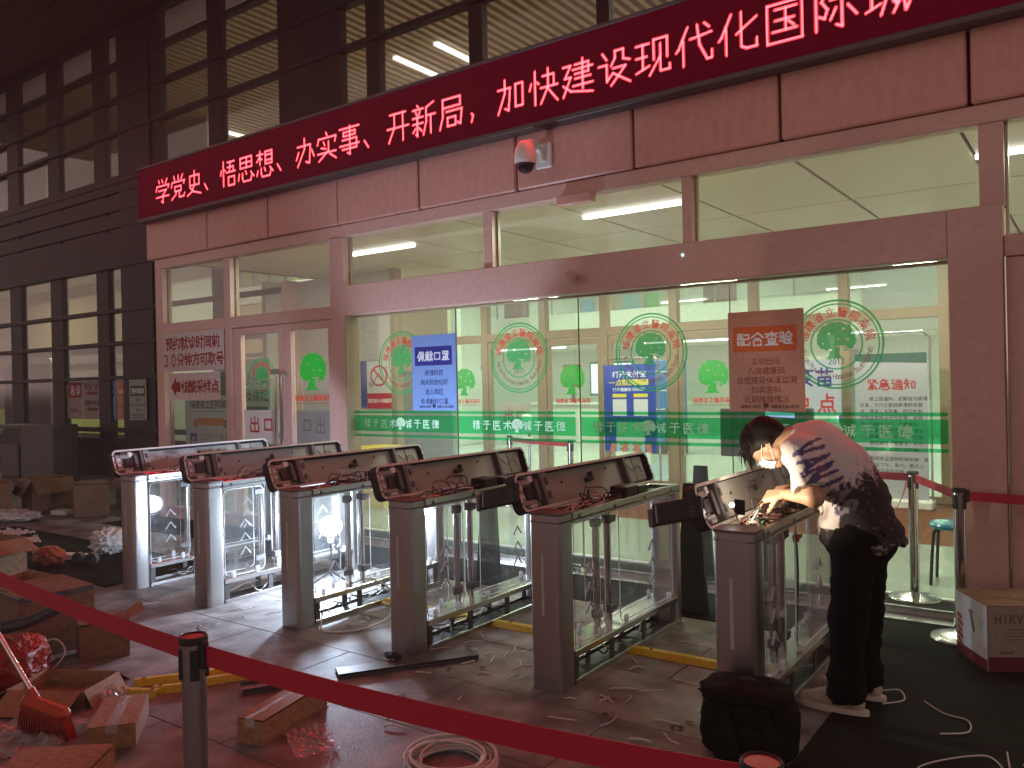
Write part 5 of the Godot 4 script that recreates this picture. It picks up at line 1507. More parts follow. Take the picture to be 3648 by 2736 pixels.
func turnstiles() -> void:
	var xs := [-6.405, -5.402, -4.40, -3.390, -2.358, -1.345]
	var labels := [
		"farthest steel turnstile with raised lid, first before the left pane",
		"steel turnstile with raised lid, between the farthest one and the work lamp",
		"steel turnstile with raised lid, third of the row, just before the work lamp",
		"steel turnstile with raised lid whose clear panels show white chevrons, fourth of the row",
		"steel turnstile with raised lid and two dark poles between yellow cable covers",
		"nearest steel turnstile with raised lid that the bent worker repairs"]
	var proto := make_turnstile()
	for i in 6:
		var o: Node3D = proto if i == 0 else proto.duplicate()
		if i > 0:
			o.name = "turnstile"
			add_child(o, true)
		o.set_meta("label", labels[i])
		o.set_meta("group", "turnstiles in a row before the glass doors")
		o.position = Vector3(xs[i], 0, -3.52)
		o.rotation.y = [0.006, -0.008, 0.004, -0.003, 0.0, 0.002][i]
		# every lid stands open at its own angle
		var lean: float = [0.02, -0.06, 0.035, -0.03, 0.0, 0.015][i]
		var hinge := Transform3D(Basis(), Vector3(-0.098, 0.912, 0))
		(o.get_node("lid") as Node3D).transform = hinge * Transform3D(Basis(Vector3.BACK, lean), Vector3()) * hinge.affine_inverse()
	var k := 0
	for o in get_children():
		if o.has_meta("category") and o.get_meta("category") == "turnstile":
			electronics(o, 100 + k)
			if k >= 4:
				face_terminal(o)
			k += 1
	# a tally of red tape hanging in the nearest one
	var n6: Node3D = get_children().filter(func(o): return o.has_meta("category") and o.get_meta("category") == "turnstile")[5]
	part("hanging_cable", mb().tube(bend([Vector3(0.06, 0.86, -0.72), Vector3(0.07, 0.6, -0.72), Vector3(0.055, 0.3, -0.73), Vector3(0.05, 0.19, -0.76)]), 0.006, 6), M.wireblack, n6)
	part("red_connector", mb().cbox(Vector3(0.065, 0.77, -0.72), Vector3(0.03, 0.04, 0.035), 0.005).cbox(Vector3(0.065, 0.77, -0.77), Vector3(0.02, 0.02, 0.06), 0.003), M.wirered, n6)
	# dark side panels taken off and leaned upright behind
	for q in [[-2.29, -5.235, 0.06, "tapered black panel standing behind the second nearest turnstile"], [-2.69, -6.34, 0.0, "narrow black panel standing far back between the two nearest turnstiles"], [-4.02, -5.2, 0.05, "tapered black panel standing behind the third turnstile"]]:
		var pl := PackedVector2Array([Vector2(-0.11, 0.0), Vector2(0.11, 0.0), Vector2(0.045, 0.88), Vector2(-0.06, 0.88)])
		solo("removed_cover", q[3], "panel", mb().prism(pl, -0.02, 0.02, Transform3D(Basis(Vector3.RIGHT, -0.05), Vector3())), M.black, "black panels taken off the turnstiles", Vector3(q[0], 0.0, q[1]), q[2])


# ------------------------------------------------------------------ lamps on the site
func work_lamp() -> void:
	var t := thing("work_lamp", "glaring white work lamp on a low stand between second and third turnstiles", "work lamp", "", Vector3(-5.06, -0.05, -4.475))
	for i in 3:
		var a := TAU * i / 3.0 + 0.4
		part("stand_leg", mb().tube([Vector3(0, 0.16, 0), Vector3(cos(a) * 0.16, 0.058, sin(a) * 0.16)], 0.008, 6), M.rubber, t)
	part("stand_pole", mb().tube([Vector3(0, 0.12, 0), Vector3(0, 0.40, 0)], 0.010, 8), M.darksteel, t)
	part("lamp_socket", mb().lathe([Vector2(0.0, 0.39), Vector2(0.022, 0.39), Vector2(0.026, 0.42), Vector2(0.026, 0.448)], 16), M.white, t)
	var g := glow(Color(0.74, 0.86, 1.0), 18.0)
	part("lamp_bulb", mb().lathe([Vector2(0.02, 0.446), Vector2(0.045, 0.452), Vector2(0.075, 0.475), Vector2(0.092, 0.51), Vector2(0.092, 0.54), Vector2(0.075, 0.575), Vector2(0.045, 0.597), Vector2(0.0, 0.604)], 24), g, t)
	var l := OmniLight3D.new()
	l.name = "lamp_light"
	l.light_color = Color(0.82, 0.90, 1.0)
	l.light_energy = 3.0
	l.light_size = 0.08
	l.omni_range = 30.0
	l.omni_attenuation = 2.0
	l.shadow_enabled = true
	l.position = Vector3(0, 0.525, 0)
	t.add_child(l)
	var s := thing("clip_lamp", "tiny bright clip lamp among the wiring of the nearest turnstile", "clip lamp", "", Vector3(-1.412, 0.874, -3.70))
	part("lamp_card", mb().cbox(Vector3(0.045, 0.125, 0.02), Vector3(0.06, 0.07, 0.006), 0.002, Basis(Vector3.UP, -0.3)), M.black, s)
	part("gooseneck", mb().tube(bend([Vector3(0.03, 0, 0.02), Vector3(0.04, 0.05, 0.03), Vector3(0.02, 0.10, 0.01), Vector3(0.0, 0.12, 0.0)]), 0.006, 6), M.chrome, s)
	part("lamp_bulb", mb().sphere(Vector3(0, 0.130, 0), Vector3(0.011, 0.011, 0.011), 12, 8), glow(Color(1.0, 0.92, 0.78), 20.0), s)
	var q := SpotLight3D.new()
	q.name = "clip_lamp_light"
	q.light_color = Color(1.0, 0.93, 0.80)
	q.light_energy = 0.30
	q.light_size = 0.012
	q.spot_range = 6.0
	q.spot_angle = 62.0
	q.spot_angle_attenuation = 0.5
	q.spot_attenuation = 2.0
	q.shadow_enabled = true
	q.transform = Transform3D(Basis(), Vector3(0, 0.130, 0)).looking_at(Vector3(0.13, 0.25, -0.36), Vector3.UP)
	s.add_child(q)


# ------------------------------------------------------------------ belt stanchions
func stanchion(at: Vector3, label: String, tape: Array, tape_w := 0.048, top: Material = M.rubber, pole: Material = M.chrome) -> Node3D:
	var t := thing("belt_stanchion", label, "stanchion", "belt stanchions", at)
	var bs := part("base", mb().lathe([Vector2(0.172, 0.0), Vector2(0.172, 0.012), Vector2(0.165, 0.022), Vector2(0.12, 0.035), Vector2(0.06, 0.048), Vector2(0.036, 0.055), Vector2(0.0, 0.055)], 36), M.steel2, t)
	part("pole", mb().lathe([Vector2(0.033, 0.05), Vector2(0.033, 0.83)], 28), pole, t)
	var hd := part("belt_head", mb().lathe([Vector2(0.033, 0.80), Vector2(0.0345, 0.802), Vector2(0.0345, 0.885), Vector2(0.038, 0.888), Vector2(0.038, 0.902), Vector2(0.035, 0.906)], 28), pole, t)
	part("head_rim", mb().lathe([Vector2(0.0385, 0.886), Vector2(0.0395, 0.890), Vector2(0.0395, 0.902), Vector2(0.036, 0.907), Vector2(0.032, 0.905)], 28), M.rubber, hd)
	part("top_disc", mb().lathe([Vector2(0.034, 0.903), Vector2(0.0, 0.904)], 28), top, hd)
	for a in [0.0, PI / 2, PI, PI * 1.5]:
		part("belt_slot", mb().cbox(Vector3(cos(a + 0.5) * 0.034, 0.83, sin(a + 0.5) * 0.034), Vector3(0.012, 0.085, 0.026), 0.003, Basis(Vector3.UP, -a - 0.5)), M.rubber, hd)
	for e in tape:
		# belt to a world point, with a sag
		var a := at + Vector3(0, e[1], 0)
		var b: Vector3 = e[0]
		var dirn := (b - a)
		dirn.y = 0
		dirn = dirn.normalized()
		var side := dirn.cross(Vector3.UP).normalized()
		var tp := mb()
		var n := 20
		var last := Vector3()
		for i in n + 1:
			var u := float(i) / n
			var p := a.lerp(b, u) - Vector3(0, e[2] * 4 * u * (1 - u), 0) - at
			p += dirn * 0.03 * (1 - u)
			if i > 0:
				var h := Vector3(0, tape_w / 2, 0)
				var th := side * 0.0008
				tp.quad(last - h + th, p - h + th, p + h + th, last + h + th)
				tp.quad(p - h - th, last - h - th, last + h - th, p + h - th)
				tp.quad(last + h + th, p + h + th, p + h - th, last + h - th)
				tp.quad(last - h - th, p - h - th, p - h + th, last - h + th)
			last = p
		part("belt", tp, M.belt, t)
		part("belt_clip", mb().cbox(a - at + dirn * 0.045, Vector3(0.022, tape_w + 0.02, 0.02), 0.004, Basis(side, Vector3.UP, dirn)), M.rubber, t)
	return t


func stanchions() -> void:
	var redtop := smat(Color(0.35, 0.05, 0.04), 0.5)
	var dull := smat(Color(0.36, 0.34, 0.35), 0.38, 1.0)
	var A := Vector3(-2.09, 0, -1.335)
	stanchion(A, "front stanchion with red top disc and wide red belt to both sides", [[Vector3(-3.85, 0.862, -1.47), 0.858, 0.012], [Vector3(-0.54, 0.862, -1.455), 0.858, 0.02]], 0.058, redtop, dull)
	stanchion(Vector3(-0.51, 0, -1.455), "stanchion whose red top disc just shows beside the backpack", [], 0.058, redtop, dull)
	stanchion(Vector3(-1.095, 0, -6.36), "chrome stanchion with round base between the worker and the brown pillar", [[Vector3(-0.72, 0.865, -5.55), 0.865, 0.0]], 0.055)
	stanchion(Vector3(-0.70, 0, -5.52), "chrome stanchion against the brown pillar with belt to the right edge", [[Vector3(1.2, 0.865, -5.5), 0.865, 0.01]], 0.055)
	stanchion(Vector3(-5.02, 0, -8.1), "chrome stanchion inside the vestibule, right end of the dim belt", [[Vector3(-6.25, 0.865, -8.6), 0.865, 0.01]], 0.055)
	stanchion(Vector3(-6.27, 0, -8.62), "chrome stanchion inside the vestibule, left end of the dim belt", [], 0.055)
	stanchion(Vector3(-1.46, 0, -6.40), "chrome stanchion mostly hidden behind the bent worker", [[Vector3(-1.13, 0.865, -6.365), 0.865, 0.0]], 0.055)
	# the slack loop of spare belt
	var loop := mb()
	var pts := bend([Vector3(-1.13, 0.84, -6.33), Vector3(-1.16, 0.72, -6.31), Vector3(-1.23, 0.60, -6.30), Vector3(-1.33, 0.59, -6.32), Vector3(-1.45, 0.66, -6.36)], 8)
	for i in pts.size() - 1:
		var w := Vector3(0.012, 0.012, 0.024)
		loop.quad(pts[i] - w, pts[i + 1] - w, pts[i + 1] + w, pts[i] + w)
	solo("slack_belt", "slack red belt hanging in a loop left of the chrome stanchion", "belt", loop, M.belt)
	var st := thing("round_stool", "round stool with teal seat and black bent legs behind the glass", "stool", "", Vector3(-0.93, 0, -7.0))
	part("seat", mb().lathe([Vector2(0.0, 0.415), Vector2(0.15, 0.415), Vector2(0.165, 0.425), Vector2(0.168, 0.445), Vector2(0.155, 0.462), Vector2(0.0, 0.468)], 30), M.tealseat, st)
	for i in 4:
		var a := PI / 4 + PI / 2 * i
		var d := Vector3(cos(a), 0, sin(a))
		part("leg", mb().tube(bend([d * 0.07 + Vector3(0, 0.41, 0), d * 0.14 + Vector3(0, 0.405, 0), d * 0.17 + Vector3(0, 0.36, 0), d * 0.20 + Vector3(0, 0.0, 0)], 5), 0.012, 8), M.rubber, st)


# ------------------------------------------------------------------ cartons, scraps and tools on the ground
func soft(size: Vector3, seed_: int, rough := 0.08, pw := 3.0, segs := 28, rows := 18, freq := 1.4) -> MB:
	# a soft lumpy body standing on y=0 (bags, bundles, crumpled film)
	var f := FastNoiseLite.new()
	f.seed = seed_
	f.frequency = freq
	f.fractal_octaves = 4
	var P := []
	for i in rows + 1:
		var ring_ := PackedVector3Array()
		var a := PI * i / rows - PI / 2
		for j in segs:
			var b := TAU * j / segs
			var d := Vector3(cos(a) * cos(b), sin(a), -cos(a) * sin(b))
			var k := pow(pow(absf(d.x), pw) + pow(absf(d.y), pw) + pow(absf(d.z), pw), -1.0 / pw)
			var q := d * k * (1.0 + rough * f.get_noise_3dv(d * 2.0) * 2.0)
			ring_.push_back(Vector3(q.x * size.x / 2, maxf(0.0, (q.y + 0.96) * size.y / 2), q.z * size.z / 2))
		P.append(ring_)
	return grid_surface(P, true)


func grid_surface(P: Array, closed: bool) -> MB:
	var rows := P.size()
	var segs: int = P[0].size()
	var N := []
	for i in rows:
		var nn := PackedVector3Array()
		for j in segs:
			var a: Vector3 = P[i][(j + 1) % segs if closed else mini(j + 1, segs - 1)] - P[i][(j + segs - 1) % segs if closed else maxi(j - 1, 0)]
			var b: Vector3 = P[mini(i + 1, rows - 1)][j] - P[maxi(i - 1, 0)][j]
			var m := a.cross(b)
			nn.push_back(m.normalized() if m.length() > 1e-10 else Vector3.UP)
		N.append(nn)
	var o := mb()
	for i in rows - 1:
		for j in (segs if closed else segs - 1):
			var j2 := (j + 1) % segs
			o.quad_n(P[i][j], P[i][j2], P[i + 1][j2], P[i + 1][j], N[i][j], N[i][j2], N[i + 1][j2], N[i + 1][j])
	return o


func crumpled(size: Vector2, h: float, seed_: int, n := 18, thick := 0.0) -> MB:
	var f := FastNoiseLite.new()
	f.seed = seed_
	f.frequency = 0.9
	f.fractal_octaves = 4
	var P := []
	for i in n:
		var row := PackedVector3Array()
		for j in n:
			var u := float(j) / (n - 1) - 0.5
			var v := float(i) / (n - 1) - 0.5
			var w := f.get_noise_2d(u * 5.0, v * 5.0)
			row.push_back(Vector3(u * size.x * (1 + 0.12 * f.get_noise_2d(v * 3, 9)), 0.006 + h * absf(w) * 2.0, -v * size.y * (1 + 0.12 * f.get_noise_2d(u * 3, 4))))
		P.append(row)
	return grid_surface(P, false)


func carton(called: String, label: String, at: Vector3, size: Vector3, turn: float, m: Material, open := 0, group := "cartons and packing left on the paving", tape := true) -> Node3D:
	var t := thing(called, label, "carton", group, at, turn)
	var w := 0.004
	var b := mb()
	var h := size / 2
	b.span(Vector3(-h.x, 0, -h.z), Vector3(h.x, w, h.z))
	b.span(Vector3(-h.x, w, -h.z), Vector3(-h.x + w, size.y, h.z)).span(Vector3(h.x - w, w, -h.z), Vector3(h.x, size.y, h.z))
	b.span(Vector3(-h.x + w, w, h.z - w), Vector3(h.x - w, size.y, h.z)).span(Vector3(-h.x + w, w, -h.z), Vector3(h.x - w, size.y, -h.z + w))
	part("carton_body", b, m, t)
	var r := RandomNumberGenerator.new()
	r.seed = int(size.x * 1000 + at.x * 77)
	if open == 0:
		# two flaps that meet, a little uneven, with tape over the joint
		for s in [-1.0, 1.0]:
			var a := r.randf_range(0.0, 0.03)
			part("flap", mb().box(Vector3(s * h.x * 0.5, size.y + 0.003 + a * 0.2, 0), Vector3(h.x - 0.002, 0.004, size.z), Basis(Vector3.BACK, s * a * 0.4)), m, t)
		if tape:
			part("packing_tape", mb().span(Vector3(-0.025, size.y + 0.006, -h.z - 0.001), Vector3(0.025, size.y + 0.0085, h.z + 0.001)).span(Vector3(-0.025, size.y * 0.72, h.z + 0.0005), Vector3(0.025, size.y + 0.006, h.z + 0.002)), M.film, t)
	else:
		for s in [-1.0, 1.0]:
			var a: float = s * r.randf_range(0.3, 1.1)
			var bs := Basis(Vector3.BACK, -a)
			part("flap", mb().box(Vector3(s * h.x, size.y, 0) + bs * Vector3(s * h.x * 0.42, 0, 0), Vector3(h.x * 0.84, 0.004, size.z * 0.97), bs), m, t)
			var c: float = s * r.randf_range(0.4, 1.2)
			var bs2 := Basis(Vector3.RIGHT, c)
			part("flap", mb().box(Vector3(0, size.y, s * h.z) + bs2 * Vector3(0, 0, s * h.x * 0.4), Vector3(size.x * 0.95, 0.004, h.x * 0.8), bs2), m, t)
	return t


func cover_piece(label: String, at: Vector3, length: float, turn: float, wide := 0.10, high := 0.032) -> void:
	var pl := PackedVector2Array([Vector2(-wide / 2, 0), Vector2(-wide * 0.1, 0), Vector2(-wide * 0.09, high * 0.5), Vector2(wide * 0.09, high * 0.5), Vector2(wide * 0.1, 0), Vector2(wide / 2, 0), Vector2(wide / 2, 0.004), Vector2(wide * 0.2, high), Vector2(-wide * 0.2, high), Vector2(-wide / 2, 0.004)])
	var o := solo("cable_cover", label, "cable cover", mb().prism(pl, -length / 2, length / 2), M.yellow, "yellow plastic cable covers", at, turn)
	for s in [-0.35, 0.35]:
		part("screw_recess", mb().tube([Vector3(0, high + 0.0003, s * length), Vector3(0, high + 0.002, s * length)], 0.010, 10), M.rubber, o)


func litter() -> void:
	var r := RandomNumberGenerator.new()
	r.seed = 77
	# ---- cartons
	var hk := thing("camera_carton", "white printed carton with tan lid and dark red foot by the right pillar", "carton", "", Vector3(-0.41, 0, -5.255), 0.546)
	var im := canvas(448, 352, Color(0.56, 0.50, 0.46))
	rect(im, 0, 270, 448, 82, Color(0.36, 0.07, 0.07))
	text(im, "HIKVISION", Vector2(200, 66), 46, 8.0, Color(0.36, 0.25, 0.22), 0.95, 0.85)
	rect(im, 350, 92, 44, 44, Color(0.36, 0.25, 0.22))
	for k in 4:
		rect(im, 90, 120 + k * 18, 130 - k * 16, 5, Color(0.42, 0.33, 0.30))
	rect(im, 60, 240, 70, 14, Color(0.42, 0.33, 0.30))
	seg(im, Vector2(250, 232), Vector2(430, 226), 4, Color(0.30, 0.22, 0.2))
	ring(im, Vector2(236, 228), 8, 12, Color(0.25, 0.18, 0.16))
	fleck(im, 31, 0.12)
	var im2 := canvas(352, 352, Color(0.80, 0.82, 0.84))
	rect(im2, 0, 290, 352, 62, Color(0.45, 0.08, 0.09))
	for k in 5:
		seg(im2, Vector2(26, 130 + k * 34), Vector2(60 + 10 * (k % 2), 140 + k * 36), 26, Color(0.62, 0.26, 0.28))
	seg(im2, Vector2(170, 76), Vector2(206, 168), 26, Color(0.42, 0.36, 0.30))
	seg(im2, Vector2(150, 74), Vector2(200, 70), 12, Color(0.55, 0.5, 0.45))
	for k in 4:
		rect(im2, 250, 92 + k * 12, 80 - k * 9, 4, Color(0.6, 0.62, 0.66))
	seg(im2, Vector2(196, 170), Vector2(188, 300), 2, Color(0.45, 0.45, 0.46))
	fleck(im2, 32, 0.05)
	part("carton_body", mb().span(Vector3(-0.225, 0.002, -0.178), Vector3(0.225, 0.352, 0.178), 0.003), M.card2, hk)
	var fr := part("printed_front", sheet(0.448, 0.35, 0.002), printed(im), hk)
	fr.position = Vector3(0, 0.178, 0.1815)
	var sd := part("printed_side", sheet(0.352, 0.35, 0.002), printed(im2), hk)
	sd.position = Vector3(-0.2285, 0.178, 0)
	sd.rotation.y = -PI / 2
	part("carton_lid", mb().span(Vector3(-0.226, 0.353, -0.18), Vector3(0.226, 0.358, 0.18)), M.card, hk)
	part("hand_slot", mb().prism(rrect(0.10, 0.022, 0.010, 4), 0.3582, 0.3592, Transform3D(Basis(Vector3(1, 0, 0), Vector3(0, 0, -1), Vector3(0, 1, 0)), Vector3(0.05, 0, 0.09))), M.carddark, hk)
	carton("long_carton", "long low carton with one dented end beside the red belt", Vector3(-3.185, 0, -2.505), Vector3(0.145, 0.108, 0.49), 0.25, M.card3)
	carton("low_carton", "low brown carton with clear tape in front of the opened flat carton", Vector3(-3.76, 0, -2.01), Vector3(0.2, 0.10, 0.37), 0.9, M.card3)
	carton("front_carton", "brown carton cut by the lower left edge of the picture", Vector3(-3.37, 0, -1.545), Vector3(0.36, 0.15, 0.21), 0.666, M.card3, 0, "cartons and packing left on the paving", false)
	carton("open_flat_carton", "shallow carton with its flaps spread open near the broom", Vector3(-4.45, 0, -2.09), Vector3(0.42, 0.085, 0.3), 0.5, M.card3, 1)
	var bigc := carton("foil_carton", "large carton whose upper edges are wrapped in shiny dark tape", Vector3(-5.46, 0, -2.44), Vector3(0.5, 0.37, 0.43), -0.08, M.card2, 0, "cartons and packing left on the paving", false)
	part("foil_tape", mb().span(Vector3(0.215, 0.345, -0.217), Vector3(0.2525, 0.379, 0.217), 0.004), M.tape_foil, bigc)
	part("foil_tape", mb().span(Vector3(-0.25, 0.345, 0.19), Vector3(0.25, 0.3785, 0.2185), 0.004), M.tape_foil, bigc)
	var flapc := carton("small_carton", "smaller grey brown carton with one raised flap before the foil taped one", Vector3(-4.96, 0, -2.56), Vector3(0.25, 0.215, 0.27), -0.38, M.card2)
	part("raised_flap", mb().box(Vector3(0.0, 0.235, -0.17), Vector3(0.2, 0.004, 0.13), Basis(Vector3.RIGHT, 0.5)), M.card3, flapc)
	carton("orange_flap_carton", "carton with raised orange brown flap behind the foil taped one", Vector3(-6.05, 0, -2.55), Vector3(0.45, 0.32, 0.4), 0.2, M.card3, 1)
	carton("left_edge_carton", "tan over grey carton at the left edge of the picture", Vector3(-7.88, 0, -3.06), Vector3(0.5, 0.34, 0.42), 0.15, M.card, 1)
	carton("far_open_carton", "far grey brown carton with a long slit in its front", Vector3(-10.72, 0, -5.42), Vector3(0.5, 0.41, 0.4), -0.42, M.card2)
	carton("far_tall_carton", "dim carton behind the slit fronted one, next to the turnstile", Vector3(-10.75, 0, -6.1), Vector3(0.45, 0.44, 0.4), 0.1, M.card2, 1)
	carton("far_brown_carton", "far brown carton left of the slit fronted one", Vector3(-11.75, 0, -5.35), Vector3(0.62, 0.44, 0.5), -0.2, M.card2, 1)
	carton("far_left_carton", "farthest left brown carton with an open top", Vector3(-12.1, 0, -4.75), Vector3(0.62, 0.42, 0.5), -0.3, M.card, 1)
	carton("small_white_carton", "small white carton lying beside the slit fronted carton", Vector3(-11.08, 0, -5.24), Vector3(0.26, 0.05, 0.16), 0.3, M.white, 0, "", false)
	# ---- plastic, paper and bags
	solo("crumpled_bag", "crumpled translucent white plastic bag on the dark mat by the farthest turnstile", "plastic bag", soft(Vector3(0.32, 0.24, 0.28), 4, 0.26, 2.2, 44, 28, 1.5), M.bagwhite, "", Vector3(-7.98, 0, -4.2))
	solo("long_white_bag", "long crumpled pale wrapping before the far brown carton", "wrapping", soft(Vector3(0.95, 0.13, 0.4), 5, 0.25, 2.4, 44, 20, 1.5), M.bagwhite, "", Vector3(-11.25, 0, -4.62), 0.3)
	solo("film_sheet", "crumpled sheet of clear film before the long low carton", "plastic sheet", crumpled(Vector2(0.30, 0.20), 0.02, 6, 24), M.film, "", Vector3(-2.90, 0, -2.43), -0.5)
	solo("film_wad", "wad of clear film behind the low brown carton", "plastic sheet", crumpled(Vector2(0.22, 0.14), 0.05, 7, 24), M.film, "", Vector3(-4.24, 0, -2.20), 0.4)
	solo("film_sheet", "large sheet of clear film at the lower left edge beside the broom", "plastic sheet", crumpled(Vector2(0.55, 0.4), 0.03, 8, 30), M.film, "", Vector3(-4.10, 0, -1.66), 0.7)
	solo("paper_sheet", "crumpled white paper sheet above the left edge carton, farther one", "paper", crumpled(Vector2(0.42, 0.2), 0.05, 9), M.bagwhite, "", Vector3(-10.0, 0, -4.2), 0.2)
	solo("paper_sheet", "crumpled white paper sheet above the left edge carton, nearer one", "paper", crumpled(Vector2(0.32, 0.2), 0.05, 10), M.bagwhite, "", Vector3(-9.35, 0, -4.05), -0.3)
	var rb := thing("red_bag", "sagging red plastic bag under a roll of black film", "bag", "", Vector3(-4.92, 0, -1.98), 0.5)
	part("bag_body", soft(Vector3(0.46, 0.27, 0.36), 11, 0.13, 2.6, 36, 22, 1.0), M.bagred, rb)
	solo("black_film_roll", "roll of shiny black packing film lying on the red bag", "film roll", mb().tube(bend([Vector3(-0.42, 0.0, 0.12), Vector3(-0.15, 0.02, 0.05), Vector3(0.1, 0.05, -0.03), Vector3(0.27, 0.12, -0.1)], 5), 0.045, 12, 0.03), M.tape_foil, "", Vector3(-4.90, 0.285, -1.98), 0.55)
	solo("orange_bag", "crumpled orange plastic bag between the left edge carton and the gloves", "plastic bag", soft(Vector3(0.36, 0.17, 0.24), 12, 0.12, 2.4, 36, 22), smat(Color(0.30, 0.07, 0.03), 0.55), "", Vector3(-7.95, 0, -3.62))
	var cs := thing("white_case", "flat white plastic case lying beyond the orange bag", "case", "", Vector3(-7.98, 0, -3.86), 0.35)
	part("case_body", mb().cbox(Vector3(0, 0.03, 0), Vector3(0.40, 0.06, 0.09), 0.01), M.white, cs)
	part("case_lid_seam", mb().span(Vector3(-0.195, 0.036, 0.0445), Vector3(0.195, 0.039, 0.0462)), M.greygate, cs)
	for k in 2:
		var tr := thing("tape_roll", ["dark roll of tape in front of the white case, left one", "dark roll of tape in front of the white case, right one"][k], "tape roll", "tape rolls", Vector3(-7.72 + k * 0.13, 0.0, -3.78 - k * 0.06), 0.4)
		var prof := [Vector2(0.028, -0.03), Vector2(0.055, -0.03), Vector2(0.057, -0.025), Vector2(0.057, 0.025), Vector2(0.055, 0.03), Vector2(0.028, 0.03), Vector2(0.028, -0.03)]
		part("roll_body", mb().lathe(prof, 24, Vector3(0, 0.057, 0), Basis(Vector3.RIGHT, PI / 2)), M.rubber, tr)
		part("roll_label", mb().lathe([Vector2(0.0575, -0.02), Vector2(0.0575, 0.02)], 24, Vector3(0, 0.057, 0), Basis(Vector3.RIGHT, PI / 2)), M.liner2, tr)
	# ---- broom
	var bm := thing("orange_broom", "broom with orange head and steel handle lying over the cartons at lower left", "broom", "", Vector3(-4.02, 0, -1.80))
	part("broom_head", mb().cbox(Vector3(0.0, 0.135, 0.0), Vector3(0.27, 0.06, 0.075), 0.026, Basis(Vector3.UP, 0.35) * Basis(Vector3.BACK, -0.22)), M.orange, bm)
	part("handle_socket", mb().tube([Vector3(-0.05, 0.15, 0.01), Vector3(-0.085, 0.21, 0.03)], 0.02, 12), M.orange, bm)
	part("handle", mb().tube([Vector3(-0.08, 0.20, 0.025), Vector3(-0.45, 0.84, 0.21)], 0.0125, 12), M.chrome, bm)
	var hb := Basis(Vector3.UP, 0.35) * Basis(Vector3.BACK, -0.22)
	var skirt := PackedVector2Array([Vector2(-0.125, 0.0), Vector2(0.125, 0.0), Vector2(0.20, -0.12), Vector2(0.05, -0.125), Vector2(-0.11, -0.11)])
	part("bristle_block", mb().prism(skirt, -0.024, 0.024, Transform3D(hb, Vector3(0.0, 0.118, 0.0))), smat(Color(0.30, 0.03, 0.015), 0.85), bm)
	for i in 60:
		var bx := -0.12 + 0.24 * (i % 20) / 19.0
		var bz := -0.022 + 0.022 * (i / 20)
		var p0: Vector3 = Vector3(0, 0.118, 0) + hb * Vector3(bx, 0, bz)
		part("bristle", mb().tube([p0, Vector3(0, 0.118, 0) + hb * Vector3(bx * 1.25 + 0.04, -0.125 + r.randf_range(-0.004, 0.008), bz * 1.5)], 0.0035, 4, 0.004), M.bagred, bm)
	# ---- yellow cable covers
	cover_piece("yellow cable cover laid across between the fourth and fifth turnstiles", Vector3(-2.875, 0.001, -4.31), 0.80, PI / 2 + 0.03)
	cover_piece("yellow cable cover laid across between the two nearest turnstiles", Vector3(-1.86, 0.001, -4.31), 0.82, PI / 2 + 0.02)
	cover_piece("yellow cable cover laid across between the third and fourth turnstiles", Vector3(-3.90, 0.001, -4.31), 0.80, PI / 2)
	var lab := ["loose yellow cable cover left of the front stanchion, rear one", "loose yellow cable cover left of the front stanchion, front one nearest the low carton", "loose short yellow cable cover left of the front stanchion, middle one", "loose yellow cable cover right of the front stanchion, lower one", "loose yellow cable cover right of the front stanchion, upper one with silver tape"]
	var cp := [[-4.19, -2.50, 0.30, 2.52], [-4.13, -2.31, 0.24, 2.0], [-4.02, -2.46, 0.22, 2.45], [-3.92, -2.68, 0.26, 2.62], [-4.05, -2.74, 0.2, 3.0]]
	for i in 5:
		cover_piece(lab[i], Vector3(cp[i][0], 0.001, cp[i][1]), cp[i][2], cp[i][3], 0.075, 0.035)
	# ---- metal pieces
	var bar := thing("black_cover_bar", "long flat black metal cover on the paving before the fourth turnstile", "cover", "", Vector3(-3.235, 0, -3.415), -0.6)
	part("bar_plate", mb().cbox(Vector3(0, 0.008, 0), Vector3(0.15, 0.016, 0.80), 0.003), M.darksteel, bar)
	part("bar_rim", mb().span(Vector3(0.068, 0.016, -0.40), Vector3(0.075, 0.028, 0.40)), M.black, bar)
	solo("dark_rag", "small crumpled black rag on the flat black cover", "rag", soft(Vector3(0.11, 0.035, 0.07), 15, 0.4, 2.2, 20, 12), M.rubber, "", Vector3(-3.36, 0.014, -3.42))
	var ch := thing("steel_channel", "short pinkish steel channel behind the long low carton", "channel", "", Vector3(-3.63, 0, -2.77), -0.55)
	part("channel_web", mb().cbox(Vector3(0, 0.006, 0), Vector3(0.12, 0.006, 0.30), 0.001), M.liner, ch)
	part("channel_flange", mb().span(Vector3(0.057, 0.006, -0.15), Vector3(0.061, 0.03, 0.15)).span(Vector3(-0.061, 0.006, -0.15), Vector3(-0.057, 0.03, 0.15)), M.darksteel, ch)
	# ---- cables
	var coil := mb()
	var pts := []
	for i in 430:
		var a := TAU * i / 27.0
		var rr := 0.155 + 0.028 * sin(i * 0.071) + 0.012 * sin(i * 0.37)
		pts.append(Vector3(cos(a) * rr * 1.08, 0.007 + 0.05 * absf(sin(i * 0.049)) * (0.6 + 0.4 * sin(a * 0.5)), sin(a) * rr))
	coil.tube(pts, 0.0062, 6)
	solo("cable_coil", "coil of pale cable lying on the paving at the bottom edge", "cable coil", coil, M.cable, "", Vector3(-2.24, 0, -2.60))
